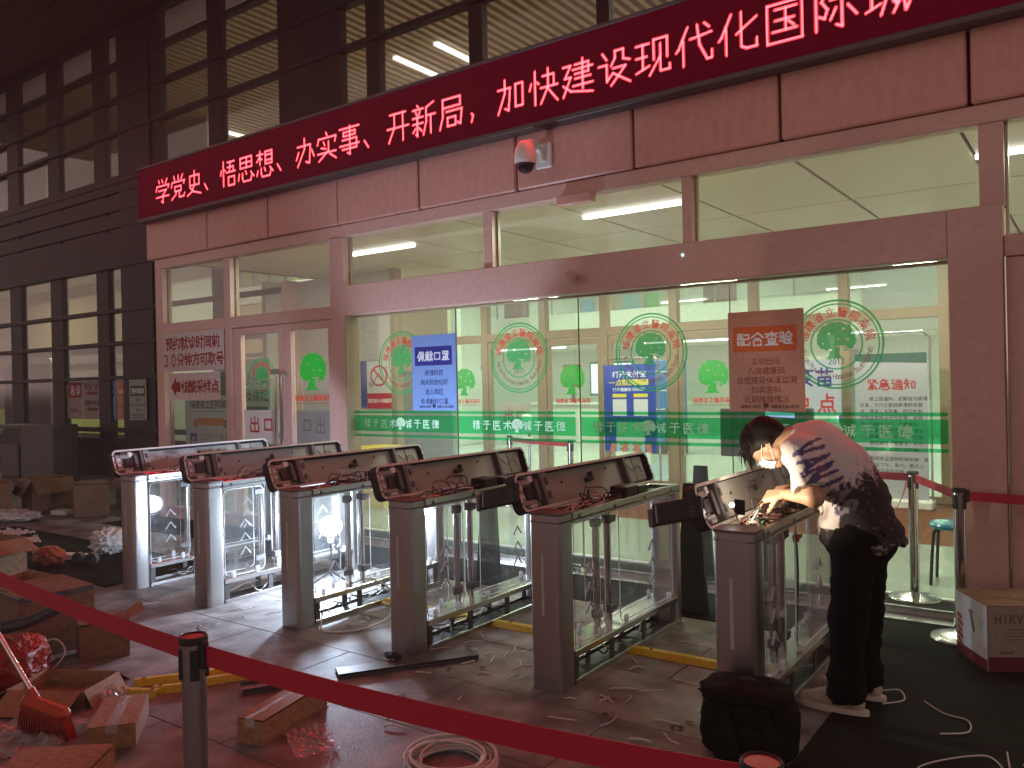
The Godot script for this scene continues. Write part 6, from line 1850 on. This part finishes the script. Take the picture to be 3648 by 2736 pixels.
	solo("looped_cable", "white cable looping out of the third turnstile onto the paving", "cable", mb().tube(bend([Vector3(-4.29, 0.10, -3.72), Vector3(-4.25, 0.03, -3.66), Vector3(-4.12, 0.008, -3.58), Vector3(-3.95, 0.008, -3.72), Vector3(-3.93, 0.04, -3.98), Vector3(-4.04, 0.16, -4.12), Vector3(-4.20, 0.24, -4.06), Vector3(-4.31, 0.2, -3.95)], 8), 0.0055, 6), M.cable)
	for q in [["thin grey cable curling on the dark mat below the printed carton", [Vector3(-0.72, 0.012, -4.36), Vector3(-0.62, 0.012, -4.25), Vector3(-0.52, 0.012, -4.22), Vector3(-0.50, 0.014, -4.08), Vector3(-0.60, 0.012, -4.0)]], ["thin grey cable in a wide loop on the dark mat at right", [Vector3(-0.33, 0.012, -3.75), Vector3(-0.42, 0.014, -3.86), Vector3(-0.62, 0.012, -3.62), Vector3(-0.56, 0.012, -3.42), Vector3(-0.38, 0.012, -3.40), Vector3(-0.31, 0.014, -3.62), Vector3(-0.335, 0.05, -3.86)]], ["short thin cable at the right edge of the dark mat", [Vector3(-0.28, 0.012, -3.86), Vector3(-0.18, 0.012, -3.78), Vector3(-0.1, 0.012, -3.6)]], ["thin cable bent beside the heel of the worker", [Vector3(-0.93, 0.012, -4.38), Vector3(-0.84, 0.03, -4.40), Vector3(-0.80, 0.02, -4.30), Vector3(-0.88, 0.012, -4.22)]]]:
		solo("thin_cable", q[0], "cable", mb().tube(bend(q[1], 8), 0.0035, 5), M.cable)
	solo("cable_loops", "white cable loops beside the smaller grey brown carton", "cable", mb().tube(bend([Vector3(-5.0, 0.01, -2.05), Vector3(-4.86, 0.02, -2.18), Vector3(-4.80, 0.12, -2.26), Vector3(-4.88, 0.19, -2.24), Vector3(-4.96, 0.13, -2.14), Vector3(-4.84, 0.09, -2.22), Vector3(-4.94, 0.05, -2.10)], 8), 0.005, 6), M.cable)
	var spots := [[-3.0, -3.85, 9, 0.22], [-2.75, -3.62, 7, 0.22], [-2.95, -3.30, 4, 0.3], [-2.05, -3.62, 5, 0.2], [-1.75, -3.30, 7, 0.3], [-1.9, -3.95, 4, 0.3], [-5.05, -3.45, 8, 0.25], [-4.7, -3.05, 6, 0.35], [-4.05, -3.85, 7, 0.2], [-3.75, -4.4, 5, 0.4], [-2.8, -4.6, 5, 0.3], [-1.45, -3.05, 4, 0.25], [-2.4, -2.9, 5, 0.4], [-5.9, -3.3, 4, 0.3], [-3.4, -2.7, 3, 0.25]]
	for s in spots:
		for k in s[2]:
			var L := r.randf_range(0.025, 0.075)
			var bnd := r.randf_range(-0.3, 0.3) * L
			var o := solo("cable_offcut", "white cable offcut lying on the paving around the turnstiles", "cable scrap", mb().tube(bend([Vector3(-L, 0.005, 0), Vector3(-L * 0.2, 0.005 + r.randf() * 0.006, bnd), Vector3(L, 0.005, 0)], 4), r.randf_range(0.0028, 0.0048), 5), M.cable, "cable offcuts scattered on the paving", Vector3(s[0] + r.randfn(0, s[3] * 0.5), 0.001, s[1] + r.randfn(0, s[3] * 0.45)), r.randf() * TAU)
	for k in 10:
		solo("dry_leaf", "small brown leaf scrap on the paving", "leaf", crumpled(Vector2(0.03, 0.022), 0.008, 50 + k, 6), smat(Color(0.10, 0.045, 0.015), 0.8), "leaf scraps on the paving", Vector3(r.randf_range(-3.2, -1.5), 0.0, r.randf_range(-3.9, -2.7)), r.randf() * TAU)
	# ---- backpack
	var bp := thing("backpack", "black fabric backpack slumped against the nearest turnstile", "backpack", "", Vector3(-1.225, 0.0, -3.36), 0.12)
	part("pack_body", soft(Vector3(0.40, 0.31, 0.26), 21, 0.045, 3.4, 48, 30, 1.0), M.backpack, bp)
	part("front_pocket", soft(Vector3(0.30, 0.18, 0.10), 22, 0.05, 3.4, 36, 20, 1.0), M.backpack, bp).position = Vector3(0.02, 0.01, 0.115)
	part("top_flap", soft(Vector3(0.37, 0.08, 0.26), 23, 0.06, 3.0, 36, 16, 1.0), M.backpack, bp).position = Vector3(-0.01, 0.245, 0.01)
	for s in [-0.09, 0.08]:
		var sp := mb()
		var ps := bend([Vector3(s, 0.30, 0.06), Vector3(s + 0.02, 0.23, 0.145), Vector3(s + 0.07, 0.12, 0.19), Vector3(s + 0.10, 0.03, 0.2)], 6)
		for i in ps.size() - 1:
			var w := Vector3(0.02, 0.004, 0)
			sp.quad(ps[i] - w, ps[i + 1] - w, ps[i + 1] + w, ps[i] + w)
		part("shoulder_strap", sp, M.backpack, bp)
	part("carry_loop", mb().tube(bend([Vector3(-0.06, 0.29, 0), Vector3(-0.03, 0.325, 0.0), Vector3(0.03, 0.325, 0), Vector3(0.06, 0.29, 0)], 5), 0.008, 6), M.rubber, bp)
	for s in [0.03, 0.09]:
		part("strap_buckle", mb().cbox(Vector3(s, 0.06, 0.178), Vector3(0.014, 0.014, 0.006), 0.002), M.chrome, bp)
	# ---- grey gate housing at the far left
	var gt := thing("grey_gate_housing", "grey metal housing with a dark rounded opening at the far left", "gate housing", "", Vector3(-16.6, 0, -7.35), 0.1)
	part("housing_body", mb().span(Vector3(-0.05, 0, -0.25), Vector3(1.0, 1.0, 0.25), 0.02), M.greygate, gt)
	part("housing_leg", mb().span(Vector3(-0.75, 0, -0.25), Vector3(-0.15, 0.62, 0.25), 0.02), M.greygate, gt)
	part("housing_top", mb().span(Vector3(-0.75, 0.92, -0.25), Vector3(-0.05, 1.0, 0.25), 0.01), M.greygate, gt)
	part("opening", mb().prism(rrect(0.85, 0.3, 0.13, 6, -0.33, 0.77), -0.2, 0.2), M.black, gt)


# ------------------------------------------------------------------ the bent worker: joints, tapered capsules, smooth minimum, surface nets
func field_mesh(bones: Array, cell: float, k: float, into: MB, paint = null, cut = null) -> void:
	# bones: [a, b, radius at a, radius at b (, flattening Vector3 scale axis ...)]
	var lo := Vector3(1e9, 1e9, 1e9)
	var hi := -lo
	for b in bones:
		var R: float = maxf(b[2], b[3]) + k + cell * 2
		lo = lo.min((b[0] as Vector3).min(b[1]) - Vector3(R, R, R))
		hi = hi.max((b[0] as Vector3).max(b[1]) + Vector3(R, R, R))
	var nx := int((hi.x - lo.x) / cell) + 2
	var ny := int((hi.y - lo.y) / cell) + 2
	var nz := int((hi.z - lo.z) / cell) + 2
	var F := PackedFloat32Array()
	F.resize(nx * ny * nz)
	F.fill(1.0)
	for b in bones:
		var a: Vector3 = b[0]
		var e: Vector3 = b[1]
		var ra: float = b[2]
		var rb: float = b[3]
		var R: float = maxf(ra, rb) + k + cell * 2
		var mn := a.min(e) - Vector3(R, R, R) - lo
		var mx := a.max(e) + Vector3(R, R, R) - lo
		var d := e - a
		var l2 := maxf(d.length_squared(), 1e-9)
		for z in range(maxi(0, int(mn.z / cell)), mini(nz, int(mx.z / cell) + 1)):
			for y in range(maxi(0, int(mn.y / cell)), mini(ny, int(mx.y / cell) + 1)):
				var row := (z * ny + y) * nx
				for x in range(maxi(0, int(mn.x / cell)), mini(nx, int(mx.x / cell) + 1)):
					var p := lo + Vector3(x, y, z) * cell
					var t := clampf((p - a).dot(d) / l2, 0.0, 1.0)
					var v := (p - a - d * t).length() - lerpf(ra, rb, t)
					var o := F[row + x]
					var h := maxf(k - absf(o - v), 0.0) / k
					F[row + x] = minf(o, v) - h * h * k * 0.25
	if cut != null:
		for z in nz:
			for y in ny:
				for x in nx:
					var q := (z * ny + y) * nx + x
					if absf(F[q]) < 0.05:
						F[q] = maxf(F[q], (cut as Callable).call(lo + Vector3(x, y, z) * cell))
	var id := PackedInt32Array()
	id.resize(nx * ny * nz)
	id.fill(-1)
	var pos_ := PackedVector3Array()
	var nrm := PackedVector3Array()
	var sx := 1
	var sy := nx
	var sz := nx * ny
	var off := [0, sx, sy, sx + sy, sz, sx + sz, sy + sz, sx + sy + sz]
	var cor := [Vector3(0, 0, 0), Vector3(1, 0, 0), Vector3(0, 1, 0), Vector3(1, 1, 0), Vector3(0, 0, 1), Vector3(1, 0, 1), Vector3(0, 1, 1), Vector3(1, 1, 1)]
	var edges := [[0, 1], [2, 3], [4, 5], [6, 7], [0, 2], [1, 3], [4, 6], [5, 7], [0, 4], [1, 5], [2, 6], [3, 7]]
	for z in nz - 1:
		for y in ny - 1:
			for x in nx - 1:
				var q := x * sx + y * sy + z * sz
				var f0 := F[q]
				if f0 > cell * 2.2 or f0 < -cell * 2.2:
					continue
				var neg := 0
				for i in 8:
					if F[q + off[i]] < 0:
						neg += 1
				if neg == 0 or neg == 8:
					continue
				var s := Vector3()
				var n := 0
				for e in edges:
					var fa := F[q + off[e[0]]]
					var fb := F[q + off[e[1]]]
					if (fa < 0) != (fb < 0):
						s += (cor[e[0]] as Vector3).lerp(cor[e[1]], fa / (fa - fb))
						n += 1
				id[q] = pos_.size()
				pos_.push_back(lo + (Vector3(x, y, z) + s / n) * cell)
				var g := Vector3(F[q + 1] + F[q + 1 + sy] + F[q + 1 + sz] + F[q + 1 + sy + sz] - F[q] - F[q + sy] - F[q + sz] - F[q + sy + sz], F[q + sy] + F[q + sy + 1] + F[q + sy + sz] + F[q + sy + sz + 1] - F[q] - F[q + 1] - F[q + sz] - F[q + sz + 1], F[q + sz] + F[q + sz + 1] + F[q + sz + sy] + F[q + sz + sy + 1] - F[q] - F[q + 1] - F[q + sy] - F[q + sy + 1])
				nrm.push_back(g.normalized())
	for z in range(1, nz - 1):
		for y in range(1, ny - 1):
			for x in range(1, nx - 1):
				var q := x + y * sy + z * sz
				var f0 := F[q]
				if absf(f0) > cell * 2.2:
					continue
				for ax in 3:
					var st: int = [sx, sy, sz][ax]
					var u: int = [sy, sz, sx][ax]
					var w: int = [sz, sx, sy][ax]
					var f1 := F[q + st]
					if (f0 < 0) == (f1 < 0):
						continue
					var i0 := id[q]
					var i1 := id[q - u]
					var i2 := id[q - u - w]
					var i3 := id[q - w]
					if i0 < 0 or i1 < 0 or i2 < 0 or i3 < 0:
						continue
					var o := [i0, i1, i2, i3] if f0 < 0 else [i3, i2, i1, i0]
					if paint != null:
						into.use_col = true
						for tr in [[0, 1, 2], [0, 2, 3]]:
							var cs := []
							for j in 3:
								cs.append((paint as Callable).call(pos_[o[tr[j]]], nrm[o[tr[j]]]))
							into.v.push_back(pos_[o[tr[0]]]); into.v.push_back(pos_[o[tr[2]]]); into.v.push_back(pos_[o[tr[1]]])
							into.n.push_back(nrm[o[tr[0]]]); into.n.push_back(nrm[o[tr[2]]]); into.n.push_back(nrm[o[tr[1]]])
							into.u.push_back(Vector2()); into.u.push_back(Vector2()); into.u.push_back(Vector2())
							into.c.push_back(cs[0]); into.c.push_back(cs[2]); into.c.push_back(cs[1])
					else:
						into.quad_n(pos_[o[0]], pos_[o[1]], pos_[o[2]], pos_[o[3]], nrm[o[0]], nrm[o[1]], nrm[o[2]], nrm[o[3]])


func hand_bones(wrist: Vector3, dir: Vector3, palm_n: Vector3, thumb_side: float, curl: float) -> Array:
	# dir: along the hand, palm_n: out of the palm; fingers bend toward palm_n
	dir = dir.normalized()
	var side := dir.cross(palm_n).normalized() * thumb_side
	palm_n = (palm_n - dir * palm_n.dot(dir)).normalized()
	var out := []
	for i in 4:
		var s := 0.030 - i * 0.0195
		out.append([wrist + side * s * 0.5, wrist + dir * 0.085 + side * s, 0.016, 0.0125])
		var p := wrist + dir * 0.088 + side * s
		var len: float = [0.072, 0.080, 0.074, 0.058][i]
		var a := curl * (0.75 + 0.1 * i)
		var seg_: Array = [0.45, 0.31, 0.24]
		for j in 3:
			var dd := (dir * cos(a) + palm_n * sin(a)).normalized()
			var q: Vector3 = p + dd * len * seg_[j]
			out.append([p, q, 0.0092 - 0.0009 * j, 0.0085 - 0.001 * j])
			p = q
			a += curl * 0.85
	var tb := wrist + dir * 0.025 + side * 0.026
	var t1 := tb + (dir * 0.6 + side * 0.55 + palm_n * 0.45).normalized() * 0.045
	var t2 := t1 + (dir * 0.75 + side * 0.05 + palm_n * 0.62).normalized() * 0.034
	var t3 := t2 + (dir * 0.75 - side * 0.2 + palm_n * 0.62).normalized() * 0.026
	out.append([tb, t1, 0.014, 0.0115])
	out.append([t1, t2, 0.0105, 0.0098])
	out.append([t2, t3, 0.0098, 0.008])
	return out


func person() -> void:
	var t := thing("person", "person in dyed pink to dark tee shirt and face mask bending over the nearest turnstile", "person", "", Vector3(-1.02, 0, -4.13))
	var O := Vector3(-1.02, 0, -4.13)
	var W := func(x: float, y: float, z: float) -> Vector3: return Vector3(x, y, z) - O
	# joints (world)
	var pel: Vector3 = W.call(-0.935, 0.86, -4.13)
	var waist: Vector3 = W.call(-0.965, 1.00, -4.13)
	var chest: Vector3 = W.call(-1.045, 1.15, -4.13)
	var upper: Vector3 = W.call(-1.13, 1.245, -4.13)
	var neck: Vector3 = W.call(-1.235, 1.295, -4.12)
	var hc: Vector3 = W.call(-1.365, 1.262, -4.11)
	var shL: Vector3 = W.call(-1.165, 1.235, -3.955)
	var shR: Vector3 = W.call(-1.165, 1.235, -4.305)
	var elL: Vector3 = W.call(-1.085, 1.035, -3.875)
	var elR: Vector3 = W.call(-1.10, 1.03, -4.37)
	var wrL: Vector3 = W.call(-1.245, 1.035, -3.945)
	var wrR: Vector3 = W.call(-1.27, 1.03, -4.235)
	var hipL: Vector3 = W.call(-0.945, 0.82, -4.045)
	var hipR: Vector3 = W.call(-0.935, 0.82, -4.215)
	var knL: Vector3 = W.call(-0.985, 0.455, -4.035)
	var knR: Vector3 = W.call(-0.955, 0.455, -4.25)
	var anL: Vector3 = W.call(-1.015, 0.09, -4.05)
	var anR: Vector3 = W.call(-0.985, 0.09, -4.28)
	var toeL: Vector3 = W.call(-1.205, 0.035, -4.06)
	var toeR: Vector3 = W.call(-1.17, 0.035, -4.30)
	# --- body, one continuous skin
	var body := mb()
	var bones := [[pel, waist, 0.115, 0.11], [waist, chest, 0.11, 0.12], [chest, upper, 0.12, 0.10], [upper, neck, 0.075, 0.055], [neck, hc, 0.055, 0.055],
		[upper, shL, 0.085, 0.055], [upper, shR, 0.085, 0.055], [shL, elL, 0.048, 0.040], [elL, wrL, 0.040, 0.026], [shR, elR, 0.048, 0.040], [elR, wrR, 0.040, 0.026],
		[pel, hipL, 0.10, 0.09], [pel, hipR, 0.10, 0.09], [hipL, knL, 0.085, 0.055], [knL, anL, 0.055, 0.038], [hipR, knR, 0.085, 0.055], [knR, anR, 0.055, 0.038], [anL, toeL, 0.038, 0.028], [anR, toeR, 0.038, 0.028]]
	field_mesh(bones, 0.013, 0.03, body)
	# --- hands on the wiring
	var hl := hand_bones(wrL + Vector3(-0.006, 0, 0), Vector3(-0.93, -0.22, -0.22), Vector3(0.1, -0.75, -0.55), 1.0, 0.62)
	field_mesh(hl, 0.0032, 0.008, body)
	var hr := hand_bones(wrR + Vector3(-0.006, 0, 0), Vector3(-0.90, -0.22, 0.32), Vector3(0.1, -0.75, 0.55), -1.0, 0.62)
	field_mesh(hr, 0.0032, 0.008, body)
	# --- head: crown forward and left, face down
	var up := Vector3(-0.86, 0.50, 0.0).normalized()        # towards the crown
	var fwd := Vector3(-0.50, -0.86, 0.06).normalized()     # where the face looks
	var rt := up.cross(fwd).normalized()                    # towards the near cheek or away
	if rt.z < 0:
		rt = -rt
	var H := func(u: float, f: float, s: float) -> Vector3: return hc + up * u + fwd * f + rt * s
	var head := [[H.call(0.035, -0.022, 0), H.call(0.045, 0.022, 0), 0.082, 0.078], [H.call(-0.01, 0.02, 0.0), H.call(-0.02, 0.035, 0), 0.072, 0.062], [H.call(-0.055, 0.05, 0.0), H.call(-0.075, 0.06, 0), 0.05, 0.030],
		[H.call(-0.02, 0.06, 0.03), H.call(-0.05, 0.055, 0.025), 0.035, 0.032], [H.call(-0.02, 0.06, -0.03), H.call(-0.05, 0.055, -0.025), 0.035, 0.032],
		[H.call(-0.06, 0.0, 0.042), H.call(-0.09, 0.055, 0.014), 0.022, 0.02], [H.call(-0.06, 0.0, -0.042), H.call(-0.09, 0.055, -0.014), 0.022, 0.02],
		[H.call(0.012, 0.092, 0), H.call(-0.028, 0.113, 0), 0.009, 0.011], [H.call(-0.03, 0.105, 0.009), H.call(-0.03, 0.105, -0.009), 0.009, 0.009],
		[H.call(0.025, 0.088, 0.012), H.call(0.022, 0.078, 0.046), 0.010, 0.010], [H.call(0.025, 0.088, -0.012), H.call(0.022, 0.078, -0.046), 0.010, 0.010],
		[H.call(-0.055, 0.092, 0.016), H.call(-0.055, 0.092, -0.016), 0.009, 0.009], [H.call(-0.064, 0.090, 0.013), H.call(-0.064, 0.090, -0.013), 0.009, 0.009],
		[H.call(0.018, -0.012, 0.079), H.call(-0.026, -0.004, 0.078), 0.011, 0.008], [H.call(0.018, -0.012, -0.079), H.call(-0.026, -0.004, -0.078), 0.011, 0.008],
		[H.call(-0.04, -0.035, 0), neck + Vector3(0.01, 0, 0), 0.056, 0.060]]
	field_mesh(head, 0.0045, 0.018, body)
	part("body", body, M.skin, t)
	for s in [-1.0, 1.0]:
		part("eye", mb().sphere(H.call(0.006, 0.083, 0.031 * s), Vector3(0.011, 0.011, 0.011), 12, 8), smat(Color(0.5, 0.48, 0.45), 0.3), t)
		part("eyelid", mb().sphere(H.call(0.010, 0.0835, 0.031 * s), Vector3(0.0125, 0.0125, 0.0125), 12, 8), M.skin, t)
		part("eyebrow", mb().tube([H.call(0.030, 0.098, 0.014 * s), H.call(0.034, 0.093, 0.03 * s), H.call(0.028, 0.083, 0.047 * s)], 0.0035, 5, 0.002), M.hair, t)
	# --- hair
	var hb := mb()
	field_mesh([[H.call(0.050, -0.030, 0), H.call(0.062, 0.020, 0), 0.092, 0.085], [H.call(0.0, -0.055, 0), H.call(-0.045, -0.062, 0), 0.068, 0.045], [H.call(0.03, 0.0, 0.05), H.call(0.0, -0.02, 0.062), 0.046, 0.03], [H.call(0.03, 0.0, -0.05), H.call(0.0, -0.02, -0.062), 0.046, 0.03], [H.call(0.08, 0.05, 0.0), H.call(0.06, 0.085, 0.0), 0.05, 0.022], [H.call(0.07, 0.06, 0.04), H.call(0.045, 0.085, 0.05), 0.034, 0.014], [H.call(0.07, 0.06, -0.04), H.call(0.045, 0.085, -0.05), 0.034, 0.014]], 0.006, 0.02, hb)
	var r := RandomNumberGenerator.new()
	r.seed = 9
	var hm := part("hair", hb, M.hair, t)
	var lock := mb()
	for i in 460:
		# locks lie over the skull from a whorl near the crown and hang where the head bends over
		var a := r.randf() * TAU
		var d := (fwd * cos(a) + rt * sin(a)).normalized()
		var fringe: float = maxf(0.0, d.dot(fwd))
		var e0 := r.randf_range(0.25, 1.15)
		var pts := []
		var steps := 5
		for k in steps:
			var e: float = e0 + k * (0.14 + 0.05 * fringe)
			var q: Vector3 = hc + up * 0.052 + (up * cos(e) * 0.094 + d * sin(e) * (0.090 + 0.02 * fringe))
			if e > 1.35:
				q += Vector3.DOWN * (e - 1.35) * 0.10 * (0.4 + fringe) + d * (e - 1.35) * 0.015
			pts.append(q + Vector3(r.randfn(0, 0.0015), r.randfn(0, 0.0015), r.randfn(0, 0.0015)))
		lock.tube(pts, 0.0042, 4, 0.0006, false)
	for i in 34:
		# fringe hanging past the brow
		var s := r.randf_range(-0.06, 0.065)
		var p0: Vector3 = H.call(0.075 + r.randf_range(-0.01, 0.02), 0.085 + r.randf_range(-0.02, 0.012), s)
		var ln := r.randf_range(0.05, 0.115)
		lock.tube(bend([p0, p0 + Vector3(-0.012, -ln * 0.4, s * 0.15), p0 + Vector3(-0.004 + r.randfn(0, 0.006), -ln, s * 0.25 + r.randfn(0, 0.006))], 3), 0.0042, 4, 0.0007, false)
	part("hair_locks", lock, M.hair, hm)
	# --- face mask over nose and mouth
	var mk := []
	for i in 9:
		var row := PackedVector3Array()
		var v := i / 8.0
		for j in 15:
			var s := (j / 14.0 - 0.5) * 2.0
			var u := lerpf(-0.018, -0.088, v)
			var bulge := 0.126 - 0.052 * pow(absf(s), 1.8) - 0.030 * pow(v, 2.0) - (0.008 if i % 2 else 0.0) * (1 - absf(s)) - 0.006 * pow(1.0 - v, 3.0)
			row.push_back(H.call(u + 0.012 * (1 - absf(s)) * (1 - v), bulge, s * (0.070 - 0.006 * absf(v - 0.5))))
		mk.append(row)
	var msk := part("face_mask", grid_surface(mk, false), M.mask, t)
	for s in [-1.0, 1.0]:
		part("ear_loop", mb().tube(bend([H.call(-0.022, 0.072, 0.068 * s), H.call(0.0, 0.03, 0.083 * s), H.call(0.016, -0.012, 0.088 * s), H.call(-0.012, -0.02, 0.086 * s), H.call(-0.05, 0.02, 0.078 * s), H.call(-0.082, 0.055, 0.064 * s)], 5), 0.0016, 5), M.white, msk)
	# --- tee shirt: pink over white above, dark dye below and behind
	var f := FastNoiseLite.new()
	f.seed = 3
	f.frequency = 9.0
	var f2 := FastNoiseLite.new()
	f2.seed = 8
	f2.frequency = 30.0
	var shirt_bones := [[pel + Vector3(0.005, 0.0, 0), waist, 0.158, 0.145], [waist, chest, 0.145, 0.148], [chest, upper, 0.148, 0.118], [upper, neck + Vector3(0.03, 0.0, 0), 0.098, 0.066], [upper, shL, 0.112, 0.080], [upper, shR, 0.112, 0.080],
		[shL, shL.lerp(elL, 0.82), 0.080, 0.085], [shR, shR.lerp(elR, 0.82), 0.080, 0.085], [pel + Vector3(0.09, -0.02, 0.02), pel + Vector3(0.10, -0.04, -0.05), 0.082, 0.082], [pel + Vector3(0.0, -0.05, 0), pel + Vector3(0.02, -0.14, 0), 0.155, 0.16], [waist + Vector3(-0.03, -0.09, 0.03), waist + Vector3(-0.06, -0.13, 0.05), 0.11, 0.10]]
	var sl1 := (elL - shL).normalized()
	var sl2 := (elR - shR).normalized()
	var e1 := shL.lerp(elL, 0.80)
	var e2 := shR.lerp(elR, 0.80)
	var nk := (hc - neck).normalized()
	var cutter := func(p: Vector3) -> float:
		var v := 0.725 + 0.010 * sin(p.z * 40.0) + (p.x + 0.0) * 0.30 - p.y
		if (p - e1).length() < 0.13:
			v = maxf(v, (p - e1).dot(sl1))
		if (p - e2).length() < 0.13:
			v = maxf(v, (p - e2).dot(sl2))
		if (p - neck).length() < 0.13:
			v = maxf(v, (p - neck - nk * 0.012).dot(nk))
		# folds in the hanging cloth
		return v
	var painter := func(p: Vector3, n: Vector3) -> Color:
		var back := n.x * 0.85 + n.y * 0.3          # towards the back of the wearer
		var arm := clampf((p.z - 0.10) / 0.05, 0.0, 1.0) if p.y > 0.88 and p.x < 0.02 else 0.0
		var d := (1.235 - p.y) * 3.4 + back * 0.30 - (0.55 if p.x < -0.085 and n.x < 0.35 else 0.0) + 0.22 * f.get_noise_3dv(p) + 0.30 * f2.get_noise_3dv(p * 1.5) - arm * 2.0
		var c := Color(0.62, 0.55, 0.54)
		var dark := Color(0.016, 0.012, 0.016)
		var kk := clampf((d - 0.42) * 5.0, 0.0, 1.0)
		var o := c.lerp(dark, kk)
		# brushed violet lettering down the back
		if n.z > -0.25 and p.x > -0.17:
			var q := Vector2(p.x + 0.115, 1.285 - p.y)
			var ax := Vector2(0.50, 0.866)
			var along := q.dot(ax)
			var across := q.dot(Vector2(ax.y, -ax.x)) + 0.055
			var cell_ := int(floor(along / 0.062))
			if cell_ >= 0 and cell_ < 6 and across > -0.01 and across < 0.12:
				var loc := Vector2((along / 0.062 - cell_) * 15.0, 15.0 - across / 0.105 * 15.0)
				for st in G["VANIAS"[cell_]]:
					for i in range(1, (st as PackedVector2Array).size()):
						var dd := Geometry2D.get_closest_point_to_segment(loc, st[i - 1], st[i]).distance_to(loc)
						if dd < 2.0 + 0.9 * f2.get_noise_3dv(p):
							o = Color(0.085, 0.065, 0.17).lerp(Color(0.17, 0.15, 0.18), kk)
		if kk > 0.8 and p.y < 0.84 and p.y > 0.775 and f2.get_noise_3dv(p * Vector3(0.6, 2.0, 0.6)) > 0.30:
			o = Color(0.24, 0.22, 0.23)
		if kk > 0.7 and f2.get_noise_3dv(p * 1.6) > 0.47:
			o = Color(0.20, 0.18, 0.19)
		return o
	var sb := mb()
	field_mesh(shirt_bones, 0.0075, 0.05, sb, painter, cutter)
	# cloth folds
	var ff := FastNoiseLite.new()
	ff.seed = 12
	ff.frequency = 5.0
	for i in sb.v.size():
		var p := sb.v[i]
		sb.v[i] = p + sb.n[i] * (0.012 * ff.get_noise_3d(p.x * 2.5 + p.y * 1.5, p.y * 0.8, p.z * 3.0) + 0.005 * sin(p.x * 55.0 + p.y * 70.0 + 4.0 * ff.get_noise_3dv(p)) + 0.004 * sin(p.y * 60.0 + p.z * 25.0) * clampf((1.0 - p.y) * 4.0, 0.0, 1.0))
	part("tee_shirt", sb, M.shirt, t)
	# --- trousers, wide and bunched over the shoes
	var tb_ := mb()
	field_mesh([[pel + Vector3(0.01, 0.0, 0), pel + Vector3(0.012, -0.05, 0), 0.128, 0.13], [pel, hipL, 0.122, 0.108], [pel, hipR, 0.122, 0.108], [hipL, knL, 0.108, 0.080], [hipR, knR, 0.108, 0.080], [knL, anL + Vector3(0.01, 0.05, 0), 0.080, 0.070], [knR, anR + Vector3(0.01, 0.05, 0), 0.080, 0.070], [anL + Vector3(0.012, 0.055, 0), anL + Vector3(0.012, 0.01, 0), 0.082, 0.085], [anR + Vector3(0.012, 0.055, 0), anR + Vector3(0.012, 0.01, 0), 0.082, 0.085], [pel + Vector3(0.065, -0.02, 0.05), pel + Vector3(0.07, -0.06, -0.05), 0.07, 0.07]], 0.011, 0.04, tb_, null, func(p: Vector3) -> float: return maxf(0.05 - p.y, p.y - 0.93))
	for i in tb_.v.size():
		var p := tb_.v[i]
		tb_.v[i] = p + tb_.n[i] * (0.014 * ff.get_noise_3d(p.x * 2.0, p.y * 2.2, p.z * 2.0) + 0.006 * sin(p.y * 85.0 + 3.0 * ff.get_noise_3dv(p)) * clampf((0.30 - p.y) * 5.0, 0.0, 1.0))
	part("trousers", tb_, M.trouser, t)
	# --- shoes
	for q in [[anL, toeL], [anR, toeR]]:
		var a: Vector3 = q[0]
		var d: Vector3 = q[1] - q[0]
		d.y = 0
		d = d.normalized()
		var sdv := d.cross(Vector3.UP)
		var heel := Vector3(a.x, 0, a.z) - d * 0.055
		var s1 := mb()
		field_mesh([[heel + Vector3(0, 0.055, 0), heel + Vector3(0, 0.09, 0), 0.040, 0.040], [heel + d * 0.07 + Vector3(0, 0.06, 0), heel + d * 0.16 + Vector3(0, 0.045, 0), 0.048, 0.042], [heel + d * 0.16 + Vector3(0, 0.045, 0), heel + d * 0.235 + Vector3(0, 0.038, 0), 0.044, 0.032], [heel + d * 0.05 + Vector3(0, 0.085, 0), heel + d * 0.12 + Vector3(0, 0.075, 0), 0.038, 0.034]], 0.006, 0.02, s1, null, func(p: Vector3) -> float: return 0.028 - p.y)
		var sh := part("shoe", s1, M.shoe, t)
		var sole := PackedVector2Array()
		for i in 20:
			var an := TAU * i / 20.0
			var along := 0.105 + cos(an) * 0.165
			sole.push_back(Vector2(along, sin(an) * (0.046 + 0.008 * cos(an))))
		part("sole", mb().prism(sole, 0.001, 0.032, Transform3D(Basis(d, sdv * -1.0, Vector3.UP), heel), true), M.sole, sh)
		for i in 4:
			part("lace", mb().tube([heel + d * (0.11 + i * 0.022) + sdv * 0.022 + Vector3(0, 0.098 - i * 0.005, 0), heel + d * (0.118 + i * 0.022) - sdv * 0.022 + Vector3(0, 0.098 - i * 0.005, 0)], 0.0035, 5), M.white, sh)
